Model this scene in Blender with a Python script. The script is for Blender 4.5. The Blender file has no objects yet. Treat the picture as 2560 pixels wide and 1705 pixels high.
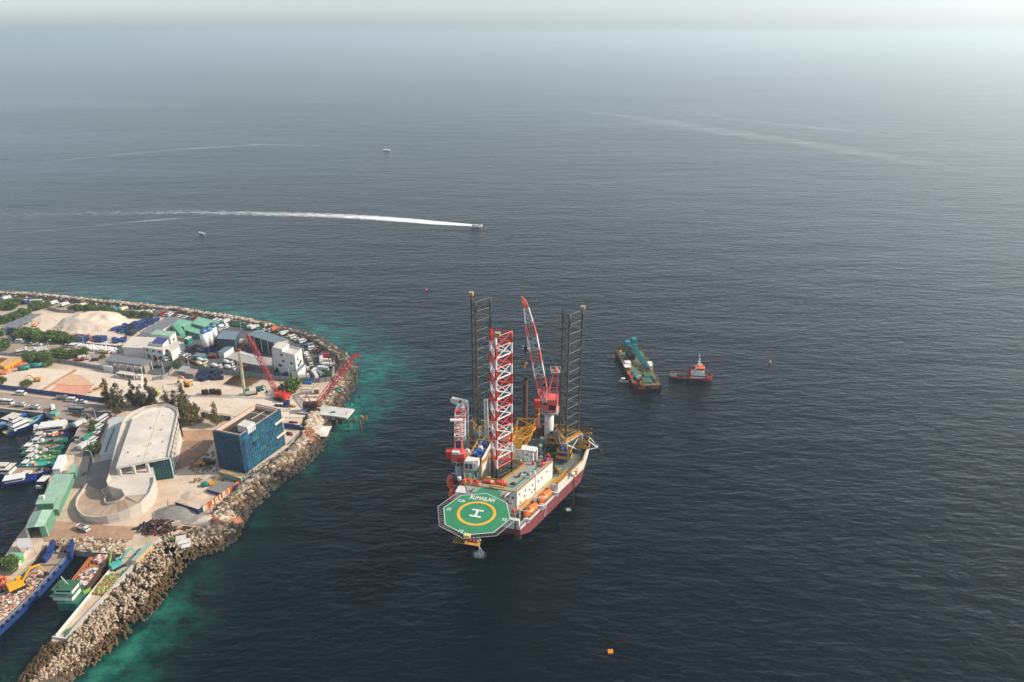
import bpy, math, random
from mathutils import Vector, Matrix, noise
R = math.radians
SC = bpy.context.scene
COL = SC.collection
rnd = random.Random(7)

# ---------------------------------------------------------------- camera numbers
F, PIT, HC, CX, CY = 1787.0, R(23.3), 160.0, 1280.0, 852.5
_c, _s = math.cos(PIT), math.sin(PIT)
GZ = 2.2                                   # height of the made ground above the sea
def G(px, py, z=0.0):
    u = (px-CX)/F; v = (CY-py)/F
    dx, dy, dz = u, _c+v*_s, -_s+v*_c
    t = (z-HC)/dz
    return Vector((dx*t, dy*t, z))
def onY(px, py, Y):                        # point of the sight line at distance Y
    u = (px-CX)/F; v = (CY-py)/F
    t = Y/(_c+v*_s)
    return Vector((u*t, Y, HC+(-_s+v*_c)*t))
def zat(p, py):                            # height of image row py above plan point p
    w = (CY-py)/F
    return HC+(w*p[1]*_c-p[1]*_s)/(_c+w*_s)
S1_ = 4.708
def Z1(x, y): return (x/S1_, 710+y/S1_)
def Z2(x, y): return (450+x/S1_, 710+y/S1_)
def Z3(x, y): return (x/S1_, 1000+y/S1_)
def Z4(x, y): return (450+x/S1_, 1000+y/S1_)
def Z5(x, y): return (x/3.872, 1300+y/3.872)
def Q1(x, y): return (x/9.225, 1010+y/9.225)
def Q2(x, y): return (x/6.533, 1160+y/6.533)
def Q3(x, y): return (x/6.03, 1340+y/6.03)
def Q4(x, y): return (200+x/8.71, 1300+y/8.71)
def Q5(x, y): return (420+x/7.838, 1160+y/7.838)
def Q6(x, y): return (640+x/7.84, 900+y/7.84)
def g(Z, x, y, h=0.0): return G(*Z(x, y), GZ+h)

# ---------------------------------------------------------------- materials
def lin(r, g_, b):
    def f(c):
        c /= 255.0
        return c/12.92 if c <= .04045 else ((c+.055)/1.055)**2.4
    return (f(r), f(g_), f(b))
MATS = {}
def mat(name, rgb, rough=.6, metal=0.0, var=.18, scale=.6, rust=0.0, rustrgb=(120, 70, 40), bump=0.0, k=1.0, stripe=None):
    """Painted / mineral surface with uneven tone; rgb is the sRGB colour of the thing itself."""
    if name in MATS: return MATS[name]
    m = bpy.data.materials.new(name); m.use_nodes = True
    nt = m.node_tree; N = nt.nodes; Lk = nt.links
    b = N['Principled BSDF']
    c = [x*k*.88 for x in lin(*rgb)]
    b.inputs['Roughness'].default_value = rough
    b.inputs['Metallic'].default_value = metal
    tc = N.new('ShaderNodeTexCoord')
    geo = N.new('ShaderNodeNewGeometry')
    n1 = N.new('ShaderNodeTexNoise'); n1.inputs['Scale'].default_value = scale
    n1.inputs['Detail'].default_value = 6; n1.inputs['Roughness'].default_value = .65
    Lk.new(geo.outputs['Position'], n1.inputs['Vector'])
    mr = N.new('ShaderNodeMapRange')
    mr.inputs[1].default_value = .3; mr.inputs[2].default_value = .7
    mr.inputs[3].default_value = 1-var; mr.inputs[4].default_value = 1+var*.5
    Lk.new(n1.outputs['Fac'], mr.inputs[0])
    mul = N.new('ShaderNodeVectorMath'); mul.operation = 'SCALE'
    mul.inputs[0].default_value = c
    Lk.new(mr.outputs[0], mul.inputs['Scale'])
    out = mul.outputs[0]
    if rust > 0:
        n2 = N.new('ShaderNodeTexNoise'); n2.inputs['Scale'].default_value = scale*2.3; n2.inputs['Detail'].default_value = 8
        Lk.new(geo.outputs['Position'], n2.inputs['Vector'])
        r2 = N.new('ShaderNodeMapRange'); t = .72-rust*.4
        r2.inputs[1].default_value = t; r2.inputs[2].default_value = t+.12
        Lk.new(n2.outputs['Fac'], r2.inputs[0])
        mx = N.new('ShaderNodeMix'); mx.data_type = 'RGBA'
        Lk.new(r2.outputs[0], mx.inputs[0]); Lk.new(out, mx.inputs[6])
        mx.inputs[7].default_value = (*lin(*rustrgb), 1)
        out = mx.outputs[2]
    if stripe:                                  # ribbed sheet metal
        w = N.new('ShaderNodeTexWave'); w.inputs['Scale'].default_value = stripe
        w.bands_direction = 'DIAGONAL'
        Lk.new(geo.outputs['Position'], w.inputs['Vector'])
        bp = N.new('ShaderNodeBump'); bp.inputs['Strength'].default_value = .25; bp.inputs['Distance'].default_value = .1
        Lk.new(w.outputs['Fac'], bp.inputs['Height']); Lk.new(bp.outputs[0], b.inputs['Normal'])
    elif bump:
        n3 = N.new('ShaderNodeTexNoise'); n3.inputs['Scale'].default_value = scale*4; n3.inputs['Detail'].default_value = 5
        Lk.new(geo.outputs['Position'], n3.inputs['Vector'])
        bp = N.new('ShaderNodeBump'); bp.inputs['Strength'].default_value = bump; bp.inputs['Distance'].default_value = .3
        Lk.new(n3.outputs['Fac'], bp.inputs['Height']); Lk.new(bp.outputs[0], b.inputs['Normal'])
    Lk.new(out, b.inputs['Base Color'])
    MATS[name] = m
    return m

# ---------------------------------------------------------------- mesh builder
class MB:
    def __init__(s): s.v = []; s.f = []; s.mi = []; s.mats = []; s.sm = []
    def _m(s, m):
        if m not in s.mats: s.mats.append(m)
        return s.mats.index(m)
    def add(s, vs, fs, m, smooth=False):
        o = len(s.v); s.v += [Vector(v) for v in vs]; k = s._m(m)
        for f in fs: s.f.append([i+o for i in f]); s.mi.append(k); s.sm.append(smooth)
        return s
    def box(s, c, d, m, rz=0.0, top=None, rx=0.0, ry=0.0):
        """c = centre of the bottom face"""
        hx, hy, h = d[0]/2, d[1]/2, d[2]
        vs = [Vector((x, y, z)) for z in (0, h) for x, y in ((-hx, -hy), (hx, -hy), (hx, hy), (-hx, hy))]
        if top:                               # shrink the top
            for v in vs[4:]: v.x *= top[0]; v.y *= top[1]
        if rx or ry or rz:
            M = Matrix.Rotation(rz, 3, 'Z') @ Matrix.Rotation(ry, 3, 'Y') @ Matrix.Rotation(rx, 3, 'X')
            vs = [M @ v for v in vs]
        C = Vector(c)
        return s.add([v+C for v in vs], [(3, 2, 1, 0), (4, 5, 6, 7), (0, 1, 5, 4), (1, 2, 6, 5), (2, 3, 7, 6), (3, 0, 4, 7)], m)
    def prism(s, poly, z0, z1, m, mt=None, poly1=None):
        n = len(poly); p1 = poly1 or poly
        a = sum(poly[i][0]*poly[(i+1) % n][1]-poly[(i+1) % n][0]*poly[i][1] for i in range(n))
        if a < 0: poly = list(poly)[::-1]; p1 = list(p1)[::-1]
        def zz(z, i): return z[i] if isinstance(z, (list, tuple)) else z
        vs = [(p[0], p[1], zz(z0, i)) for i, p in enumerate(poly)]+[(p[0], p[1], zz(z1, i)) for i, p in enumerate(p1)]
        s.add(vs, [(i, (i+1) % n, n+(i+1) % n, n+i) for i in range(n)]+[tuple(range(n))[::-1]], m)
        s.add(vs[n:], [tuple(range(n))], mt or m)
        return s
    def sheet(s, pts, m): return s.add(pts, [tuple(range(len(pts)))], m)
    def tube(s, p, q, r, m, n=6, r2=None, cap=True):
        p, q = Vector(p), Vector(q); d = q-p
        if d.length < 1e-6: return s
        d.normalize(); a = d.orthogonal().normalized()
        if abs(d.z) < .999:
            a = Vector((0, 0, 1)).cross(d).normalized()
        b = d.cross(a); r2 = r if r2 is None else r2
        vs = []
        for P, rr in ((p, r), (q, r2)):
            for i in range(n):
                t = 2*math.pi*(i+.5)/n
                vs.append(P+a*(math.cos(t)*rr)+b*(math.sin(t)*rr))
        fs = [(i, (i+1) % n, n+(i+1) % n, n+i) for i in range(n)]
        if cap: fs += [tuple(range(n))[::-1], tuple(range(n, 2*n))]
        return s.add(vs, fs, m, n > 6)
    def path(s, pts, r, m, n=5):
        for a, b in zip(pts, pts[1:]): s.tube(a, b, r, m, n)
        return s
    def ball(s, c, r, m, seg=10, rings=6, M=None):
        r = (r, r, r) if not isinstance(r, (tuple, list)) else r
        vs = []; C = Vector(c)
        for j in range(rings+1):
            t = math.pi*j/rings
            for i in range(seg):
                a = 2*math.pi*i/seg
                v = Vector((math.sin(t)*math.cos(a)*r[0], math.sin(t)*math.sin(a)*r[1], math.cos(t)*r[2]))
                vs.append((M @ v if M else v)+C)
        fs = [(j*seg+i, (j+1)*seg+i, (j+1)*seg+(i+1) % seg, j*seg+(i+1) % seg) for j in range(rings) for i in range(seg)]
        return s.add(vs, fs, m, True)
    def loft(s, rings, m, close=True, caps=True, smooth=True):
        n = len(rings[0]); vs = [v for r_ in rings for v in r_]; fs = []
        k = n if close else n-1
        for j in range(len(rings)-1):
            for i in range(k):
                fs.append((j*n+i, j*n+(i+1) % n, (j+1)*n+(i+1) % n, (j+1)*n+i))
        if caps: fs += [tuple(range(n))[::-1], tuple(range((len(rings)-1)*n, len(rings)*n))]
        return s.add(vs, fs, m, smooth)
    def truss(s, a, b, up, w, h, m, mb=None, n=8, rc=.12, rb=.07, tip=1.0, base=1.0, mats=None):
        """square lattice boom from a to b; mats = colour per bay"""
        a, b = Vector(a), Vector(b); d = (b-a).normalized()
        sd = d.cross(Vector(up)).normalized(); u = sd.cross(d).normalized()
        def ring(t):
            k = min(1, base+(1-base)*t/.15) if t < .15 else (min(1, tip+(1-tip)*(1-t)/.25) if t > .75 else 1)
            P = a.lerp(b, t)
            return [P+sd*(w/2*k*x)+u*(h/2*k*y) for x, y in ((-1, -1), (1, -1), (1, 1), (-1, 1))]
        prev = ring(0)
        for i in range(n):
            cur = ring((i+1)/n); mm = mats[i % len(mats)] if mats else m; m2 = mats[i % len(mats)] if mats else (mb or m)
            for j in range(4):
                s.tube(prev[j], cur[j], rc, mm, 4, cap=False)
                s.tube(prev[j], prev[(j+1) % 4], rb, m2, 4, cap=False)
                k = (j+i) % 2
                s.tube(prev[(j+k) % 4], cur[(j+1-k) % 4], rb, m2, 4, cap=False)
            prev = cur
        for j in range(4): s.tube(prev[j], prev[(j+1) % 4], rb, m2, 4)
        return s
    def mesh(s, name, off=(0, 0, 0)):
        me = bpy.data.meshes.new(name); o = Vector(off)
        me.from_pydata([v-o for v in s.v], [], s.f)
        for m in s.mats: me.materials.append(m)
        me.polygons.foreach_set('material_index', s.mi)
        me.polygons.foreach_set('use_smooth', s.sm)
        me.update(); return me

def link(o, parent=None):
    COL.objects.link(o)
    if parent is not None: o.parent = parent
    return o
def root_of(o):
    while o.parent is not None: o = o.parent
    return o
def tag(o, label=None, cat=None, group=None, kind=None):
    if label: o['label'] = label
    if cat: o['category'] = cat
    if group: o['group'] = group
    if kind: o['kind'] = kind
    return o
def thing(name, label, cat, loc=(0, 0, 0), rz=0.0, group=None):
    o = bpy.data.objects.new(name, None); o.empty_display_size = .5
    link(o); o.location = loc; o.rotation_euler = (0, 0, rz)
    return tag(o, label, cat, group)
def part(name, mb, parent, world=False, label=None, kind=None):
    off = root_of(parent).location if world else (0, 0, 0)
    o = bpy.data.objects.new(name, mb.mesh(name, off)); link(o, parent)
    return tag(o, label, None, None, kind)
def solo(name, mb, label, cat, loc=(0, 0, 0), rz=0.0, group=None, world=False, kind=None):
    """a thing that is one mesh"""
    o = bpy.data.objects.new(name, mb.mesh(name, loc if world else (0, 0, 0))); link(o)
    o.location = loc; o.rotation_euler = (0, 0, rz)
    return tag(o, label, cat, group, kind)
def struct(name, mb, label=None):
    o = bpy.data.objects.new(name, mb.mesh(name)); link(o); return tag(o, label, None, None, 'structure')
KIDS = {}
def dup(src, loc=None, rz=None, label=None, group=None, scale=None, swap=None):
    def cp(o, par):
        c = o.copy(); COL.objects.link(c)
        if par is not None: c.parent = par
        if swap and o.type == 'MESH' and o.data.name in swap: c.data = swap[o.data.name]
        for ch in KIDS.setdefault(o.name, list(o.children)): cp(ch, c)
        return c
    r_ = cp(src, None)
    if loc is not None: r_.location = loc
    if rz is not None: r_.rotation_euler = (0, 0, rz)
    if scale is not None: r_.scale = (scale,)*3 if not isinstance(scale, tuple) else scale
    if label: r_['label'] = label
    if group: r_['group'] = group
    return r_
def text_mesh(body, size, m, name, parent, loc, rz=0, rot=None, ext=.01):
    cu = bpy.data.curves.new(name, 'FONT'); cu.body = body; cu.size = size; cu.extrude = ext
    cu.align_x = 'CENTER'; cu.align_y = 'CENTER'; cu.offset = size*.02; cu.resolution_u = 3
    t = bpy.data.objects.new('tmp', cu); COL.objects.link(t)
    dg = bpy.context.evaluated_depsgraph_get(); dg.update()
    me = bpy.data.meshes.new_from_object(t.evaluated_get(dg)); me.name = name
    bpy.data.objects.remove(t); bpy.data.curves.remove(cu)
    me.materials.clear(); me.materials.append(m)
    o = bpy.data.objects.new(name, me); link(o, parent); o.location = loc
    o.rotation_euler = rot or (0, 0, rz); return o

# ---------------------------------------------------------------- paints
WHITE = mat('white_paint', (226, 224, 218), .45, var=.1, rust=.12, rustrgb=(150, 110, 80))
CLEANW = mat('clean_white_paint', (232, 230, 226), .4, var=.06)
MARK = mat('white_marking', (228, 226, 216), .6, var=.08)
RED = mat('red_paint', (214, 52, 34), .45, var=.12)
CORAL = mat('faded_red_paint', (236, 104, 94), .5, var=.14)
MAROON = mat('maroon_antifouling', (128, 62, 68), .6, var=.2, scale=.3, rust=.22, rustrgb=(150, 96, 96))
LEGST = mat('brown_grey_leg_steel', (78, 74, 70), .6, var=.2, rust=.35, rustrgb=(96, 72, 54))
GREYST = mat('grey_steel', (88, 88, 86), .6, var=.2, rust=.3, rustrgb=(92, 74, 60))
DARK = mat('dark_steel', (40, 42, 44), .6, var=.2)
BLACK = mat('black_rubber', (22, 22, 24), .8, var=.1)
YEL = mat('yellow_paint', (222, 158, 40), .5, var=.15, rust=.15)
RAIL = mat('ochre_rail_paint', (200, 150, 74), .6, var=.15, rust=.25)
ORANGE = mat('orange_gel_coat', (240, 116, 30), .35, var=.08)
DORANGE = mat('deep_orange_gel_coat', (222, 74, 40), .4, var=.08)
DKGREEN = mat('green_deck_paint', (46, 138, 96), .65, var=.2, scale=.3)
DECK = mat('grey_green_deck', (112, 122, 114), .7, var=.25, scale=.35, rust=.25, rustrgb=(110, 92, 76))
DECKL = mat('pale_roof_deck', (158, 162, 154), .7, var=.16, scale=.4, rust=.12, rustrgb=(150, 126, 100))
BLUE = mat('blue_paint', (30, 62, 132), .5, var=.2)
LBLUE = mat('bright_blue_paint', (40, 110, 180), .5, var=.18)
RUST = mat('rusty_steel', (112, 66, 42), .8, var=.3, scale=1.2)
RUSTD = mat('dark_rusty_steel', (70, 48, 38), .8, var=.3, scale=1.0)
TEAL = mat('teal_paint', (24, 132, 122), .5, var=.18)
GLASS = mat('dark_glass', (26, 34, 40), .12, var=.05)
CONC = mat('pale_concrete', (206, 196, 184), .85, var=.13, scale=.22, rust=.12, rustrgb=(172, 156, 138))
CONCD = mat('grey_concrete', (160, 154, 146), .9, var=.2, scale=.3)
# ================================================================ camera, sun, sky
cam = bpy.data.cameras.new('camera'); co = bpy.data.objects.new('camera', cam); COL.objects.link(co)
co.location = (0, 0, HC); co.rotation_euler = (R(90)-PIT, 0, 0)
cam.sensor_width = 36; cam.lens = F/2560*36; cam.clip_start = 1; cam.clip_end = 120000
SC.camera = co
SUN_EL, SUN_AZ = 34.0, 3.0               # azimuth counter-clockwise from +X
w = bpy.data.worlds.new('World'); SC.world = w; w.use_nodes = True
nt = w.node_tree; bg = nt.nodes['Background']
sky = nt.nodes.new('ShaderNodeTexSky'); sky.sky_type = 'NISHITA'; sky.sun_disc = False
sky.sun_elevation = R(SUN_EL); sky.sun_rotation = R(90-SUN_AZ)
sky.air_density = 1.0; sky.dust_density = 1.0; sky.ozone_density = 1.5; sky.altitude = 0
hs = nt.nodes.new('ShaderNodeHueSaturation'); hs.inputs['Saturation'].default_value = .4
tn = nt.nodes.new('ShaderNodeMix'); tn.data_type = 'RGBA'; tn.blend_type = 'MULTIPLY'; tn.inputs[0].default_value = 1; tn.inputs[7].default_value = (.885, .972, 1.05, 1)
nt.links.new(sky.outputs[0], hs.inputs['Color']); nt.links.new(hs.outputs[0], tn.inputs[6])
nt.links.new(tn.outputs[2], bg.inputs[0]); bg.inputs[1].default_value = .15
sl = bpy.data.lights.new('sun', 'SUN'); sl.energy = 4.6; sl.angle = R(.6); sl.color = (1, .88, .71)
so = bpy.data.objects.new('sun', sl); COL.objects.link(so)
sd = Vector((math.cos(R(SUN_EL))*math.cos(R(SUN_AZ)), math.cos(R(SUN_EL))*math.sin(R(SUN_AZ)), math.sin(R(SUN_EL))))
so.rotation_euler = sd.to_track_quat('Z', 'Y').to_euler(); so.location = (200, 100, 300)
SC.view_settings.view_transform = 'Standard'; SC.view_settings.look = 'None'
SC.view_settings.exposure = .27; SC.view_settings.gamma = 1
try:
    SC.cycles.max_bounces = 6; SC.cycles.volume_bounces = 3
    SC.cycles.volume_step_rate = 4; SC.cycles.use_denoising = True
except Exception: pass

# haze: one closed box of even air
hz = bpy.data.materials.new('haze_air'); hz.use_nodes = True
n = hz.node_tree.nodes; n.remove(n['Principled BSDF'])
pv = n.new('ShaderNodeVolumePrincipled'); pv.inputs['Density'].default_value = .00019
pv.inputs['Color'].default_value = (.87, .965, .995, 1); pv.inputs['Anisotropy'].default_value = .5
hz.node_tree.links.new(pv.outputs[0], n['Material Output'].inputs['Volume'])
hb = MB(); hb.box((0, 12000, -1.2), (50000, 36000, 200), hz)
solo('haze', hb, 'pale sea haze filling the air over the whole bay', None, kind='stuff')
# ================================================================ shoreline (photo points on the sea plane)
SHORE_PX = [(-160, 722), (0, 736), (110, 741), (212, 752), (330, 764), (450, 776), (499, 783), (620, 802), (705, 820), (790, 841),
            (838, 868), (870, 892), (888, 912), (892, 935), (884, 972), (862, 1012),
            (838, 1036), (826, 1056), (824, 1085), (804, 1120), (772, 1156), (718, 1196), (677, 1228), (645, 1260), (618, 1284),
            (606, 1306), (600, 1336), (556, 1372), (492, 1388), (453, 1418), (420, 1474), (380, 1528), (316, 1588),
            (264, 1638), (200, 1684), (165, 1712), (90, 1790)]
SHORE = [G(x, y, 0).xy for x, y in SHORE_PX]
def dshore(x, y):
    best = 1e9; side = 1; t_at = 0
    for i in range(len(SHORE)-1):
        a, b = SHORE[i], SHORE[i+1]; ab = b-a; p = Vector((x, y))-a
        t = max(0, min(1, p.dot(ab)/ab.length_squared)); q = p-ab*t; d = q.length
        if d < best: best = d; t_at = i+t
    return best, t_at
WID = {0: 54, 4: 50, 8: 42, 10: 34, 12: 34, 14: 30, 17: 22, 20: 17, 23: 15, 26: 17, 29: 20, 32: 22, 36: 24}
def width(t):
    ks = sorted(WID)
    for a, b in zip(ks, ks[1:]):
        if a <= t <= b: return WID[a]+(WID[b]-WID[a])*(t-a)/(b-a)
    return WID[ks[-1]]
BR = {0: .55, 6: .7, 10: .9, 12: 1.1, 15: 1.15, 18: .9, 20: .45, 24: .5, 27: .5, 30: .85, 33: 1.1, 36: 1.1}
def bright(t):
    ks = sorted(BR)
    for a, b in zip(ks, ks[1:]):
        if a <= t <= b: return BR[a]+(BR[b]-BR[a])*(t-a)/(b-a)
    return .8
def axis(lo, hi, step, far):
    a = []; x = lo
    while x <= hi: a.append(x); x += step
    d = step; x = a[-1]
    while x < far: d *= 1.35; x += d; a.append(x)
    d = step; x = lo; pre = []
    while x > -far: d *= 1.35; x -= d; pre.append(x)
    return pre[::-1]+a
XS = axis(-420, 40, 2.6, 60000); YS = axis(120, 560, 2.6, 60000)
vs = [(x, y, 0) for y in YS for x in XS]; nx = len(XS)
fs = [(j*nx+i, j*nx+i+1, (j+1)*nx+i+1, (j+1)*nx+i) for j in range(len(YS)-1) for i in range(nx-1)]
me = bpy.data.meshes.new('sea'); me.from_pydata(vs, [], fs)
at = me.attributes.new('shallow', 'FLOAT', 'POINT'); tint = me.attributes.new('tint', 'FLOAT', 'POINT')
va, vt = [], []
for x, y, z in vs:
    if -430 < x < 60 and 110 < y < 620:
        d, t = dshore(x, y)
        nz = noise.noise(Vector((x*.03, y*.03, 1)))*.5+noise.noise(Vector((x*.09, y*.09, 5)))*.28
        f = max(0, 1-(d/(width(t)*1.38)))
        va.append(max(0, min(1.3, (f**1.15)*(1+nz*.9)+nz*.18*f))*bright(t)); vt.append(min(1, max(0, (t-15)/8)))
        va[-1] *= min(1, .3+d/(5 if t > 16 else 3)); vt[-1] = vt[-1]
    else: va.append(0); vt.append(0)
at.data.foreach_set('value', va); tint.data.foreach_set('value', vt)
sea = bpy.data.objects.new('water', me); link(sea); tag(sea, 'open sea water with fine ripples', None, None, 'structure')
m = bpy.data.materials.new('sea_water'); m.use_nodes = True; nt = m.node_tree; N = nt.nodes; Lk = nt.links
b = N['Principled BSDF']; b.inputs['Roughness'].default_value = .1; b.inputs['IOR'].default_value = 1.33; b.inputs['Specular IOR Level'].default_value = .28
a1 = N.new('ShaderNodeAttribute'); a1.attribute_name = 'shallow'
a2 = N.new('ShaderNodeAttribute'); a2.attribute_name = 'tint'
geo = N.new('ShaderNodeNewGeometry')
cr = N.new('ShaderNodeValToRGB'); e = cr.color_ramp.elements
e[0].position = 0; e[0].color = (.0006, .006, .0105, 1); e[1].position = 1; e[1].color = (.004, .16, .125, 1)
q = e.new(.25); q.color = (.002, .024, .030, 1); q = e.new(.6); q.color = (.002, .07, .06, 1)
cg = N.new('ShaderNodeValToRGB'); e = cg.color_ramp.elements
e[0].position = 0; e[0].color = (.0006, .006, .0105, 1); e[1].position = 1; e[1].color = (.022, .15, .095, 1)
q = e.new(.25); q.color = (.003, .016, .017, 1); q = e.new(.6); q.color = (.005, .075, .055, 1)
# reef patches break up the shallows
rn = N.new('ShaderNodeTexNoise'); rn.inputs['Scale'].default_value = .11; rn.inputs['Detail'].default_value = 7; rn.inputs['Roughness'].default_value = .65
Lk.new(geo.outputs['Position'], rn.inputs['Vector'])
rm = N.new('ShaderNodeMapRange'); rm.inputs[1].default_value = .36; rm.inputs[2].default_value = .62; rm.inputs[3].default_value = .35; rm.inputs[4].default_value = 1.15
Lk.new(rn.outputs['Fac'], rm.inputs[0])
ml = N.new('ShaderNodeMath'); ml.operation = 'MULTIPLY'; Lk.new(a1.outputs['Fac'], ml.inputs[0]); Lk.new(rm.outputs[0], ml.inputs[1])
Lk.new(ml.outputs[0], cr.inputs[0]); Lk.new(ml.outputs[0], cg.inputs[0])
mx = N.new('ShaderNodeMix'); mx.data_type = 'RGBA'; Lk.new(a2.outputs['Fac'], mx.inputs[0]); Lk.new(cr.outputs[0], mx.inputs[6]); Lk.new(cg.outputs[0], mx.inputs[7])
Lk.new(mx.outputs[2], b.inputs['Base Color'])
# ripples: stretched noise in several sizes, crests running across the view
def rip(scale, stretch, rot, det=3, rough=.55, warp=0):
    mp = N.new('ShaderNodeMapping'); mp.inputs['Rotation'].default_value = (0, 0, R(rot)); mp.inputs['Scale'].default_value = (scale/stretch, scale, scale)
    Lk.new(geo.outputs['Position'], mp.inputs['Vector'])
    t = N.new('ShaderNodeTexNoise'); t.inputs['Scale'].default_value = 1; t.inputs['Detail'].default_value = det; t.inputs['Roughness'].default_value = rough
    t.inputs['Distortion'].default_value = warp
    Lk.new(mp.outputs[0], t.inputs['Vector']); return t.outputs['Fac']
def addw(x, wx, y, wy):
    p = N.new('ShaderNodeMath'); p.operation = 'MULTIPLY'; Lk.new(x, p.inputs[0]); p.inputs[1].default_value = wx
    q = N.new('ShaderNodeMath'); q.operation = 'MULTIPLY_ADD'; Lk.new(y, q.inputs[0]); q.inputs[1].default_value = wy; Lk.new(p.outputs[0], q.inputs[2]); return q.outputs[0]
r1 = rip(.5, 2.3, 24, 3, .5, .4); r2 = rip(.2, 2.4, -16, 2); r3 = rip(1.3, 1.9, 32, 3); r4 = rip(.035, 2.5, 12, 2)
h = addw(r1, .52, r2, 1.1); h = addw(h, 1, r3, .16); h = addw(h, 1, r4, 2.0)
wp_ = rip(.0045, 3.5, -8, 4, .6); wr_ = N.new('ShaderNodeMapRange'); wr_.inputs[1].default_value = .36; wr_.inputs[2].default_value = .64; wr_.inputs[3].default_value = .72; wr_.inputs[4].default_value = 1.25
Lk.new(wp_, wr_.inputs[0]); wm_ = N.new('ShaderNodeMath'); wm_.operation = 'MULTIPLY'; Lk.new(h, wm_.inputs[0]); Lk.new(wr_.outputs[0], wm_.inputs[1]); h = wm_.outputs[0]
bp = N.new('ShaderNodeBump'); bp.inputs['Strength'].default_value = 1.0; bp.inputs['Distance'].default_value = 1.0
Lk.new(h, bp.inputs['Height']); Lk.new(bp.outputs[0], b.inputs['Normal'])
me.materials.append(m)

# foam and wakes lie a few centimetres above the water
def foam_mat(name, dens=.5, sc=.6, col=(.78, .82, .82), alpha=1.0, stretch=1.0, rot=0):
    m = bpy.data.materials.new(name); m.use_nodes = True; N = m.node_tree.nodes; Lk = m.node_tree.links
    b = N['Principled BSDF']; b.inputs['Base Color'].default_value = (*col, 1); b.inputs['Roughness'].default_value = .8
    geo = N.new('ShaderNodeNewGeometry'); mp = N.new('ShaderNodeMapping'); mp.inputs['Scale'].default_value = (1/stretch, 1, 1); mp.inputs['Rotation'].default_value = (0, 0, R(rot))
    Lk.new(geo.outputs['Position'], mp.inputs[0])
    t = N.new('ShaderNodeTexNoise'); t.inputs['Scale'].default_value = sc; t.inputs['Detail'].default_value = 8; t.inputs['Roughness'].default_value = .7
    Lk.new(mp.outputs[0], t.inputs['Vector'])
    a = N.new('ShaderNodeAttribute'); a.attribute_name = 'foam'
    s_ = N.new('ShaderNodeMath'); s_.operation = 'ADD'; Lk.new(t.outputs['Fac'], s_.inputs[0]); Lk.new(a.outputs['Fac'], s_.inputs[1])
    r_ = N.new('ShaderNodeMapRange'); r_.inputs[1].default_value = 1-dens; r_.inputs[2].default_value = 1-dens+.35; r_.inputs[4].default_value = alpha
    Lk.new(s_.outputs[0], r_.inputs[0]); Lk.new(r_.outputs[0], b.inputs['Alpha'])
    return m
def ribbon(name, label, pts, wid, fm, foam, z=.06, nsub=6, cross=8, kind='stuff', cat=None):
    """a foam sheet along a plan path; foam(t, s) is how thick it is"""
    P = []
    for i in range(len(pts)-1):
        for k in range(nsub):
            P.append((pts[i].lerp(pts[i+1], k/nsub), wid[i]+(wid[i+1]-wid[i])*k/nsub))
    P.append((pts[-1], wid[-1])); vs = []; fv = []
    for i, (p, w_) in enumerate(P):
        d = (P[min(i+1, len(P)-1)][0]-P[max(i-1, 0)][0]).normalized(); nrm = Vector((-d.y, d.x))
        for j in range(cross+1):
            s_ = j/cross*2-1; vs.append((p.x+nrm.x*s_*w_/2, p.y+nrm.y*s_*w_/2, z)); fv.append(foam(i/(len(P)-1), s_))
    k = cross+1
    fs = [(i*k+j, i*k+j+1, (i+1)*k+j+1, (i+1)*k+j) for i in range(len(P)-1) for j in range(cross)]
    me = bpy.data.meshes.new(name); me.from_pydata(vs, [], fs)
    a = me.attributes.new('foam', 'FLOAT', 'POINT'); a.data.foreach_set('value', fv); me.materials.append(fm)
    o = bpy.data.objects.new(name, me); link(o); tag(o, label, cat, None, kind); return o
FO1 = foam_mat('white_foam', .42, .35, stretch=3, rot=-6)
FO2 = foam_mat('faint_foam_sheen', .46, .05, (.46, .54, .54), .6, 5)  # pale colour also paints in the sheen of smooth slicks
wk = [G(x, y, 0).xy for x, y in ((1180, 563), (1100, 558), (1020, 551), (940, 545), (850, 540), (740, 536), (620, 533), (480, 531), (240, 533), (0, 540), (-200, 548))]
ribbon('boat_wake', 'white churned wake trailing left behind the speeding motor boat', wk, [7, 13, 17, 20, 22, 26, 30, 34, 40, 46, 50], FO1,
       lambda t, s: (.62*(1-t)**1.8+.08-.05*t)-abs(s)**3*.4+(.15*(1-t) if abs(s) < .2 else 0), nsub=10)
ribbon('shore_foam', 'thin broken wash of foam on the stones along the near shore', [SHORE[i]-Vector(((SHORE[min(i+1, 36)]-SHORE[i-1]).normalized().y, -(SHORE[min(i+1, 36)]-SHORE[i-1]).normalized().x))*.6 for i in range(9, 36)], [3.2]*27, foam_mat('wash_foam', .33, .9, (.7, .76, .76), .8), lambda t, s: .1-abs(s)*.25, z=.1, nsub=4)
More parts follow.
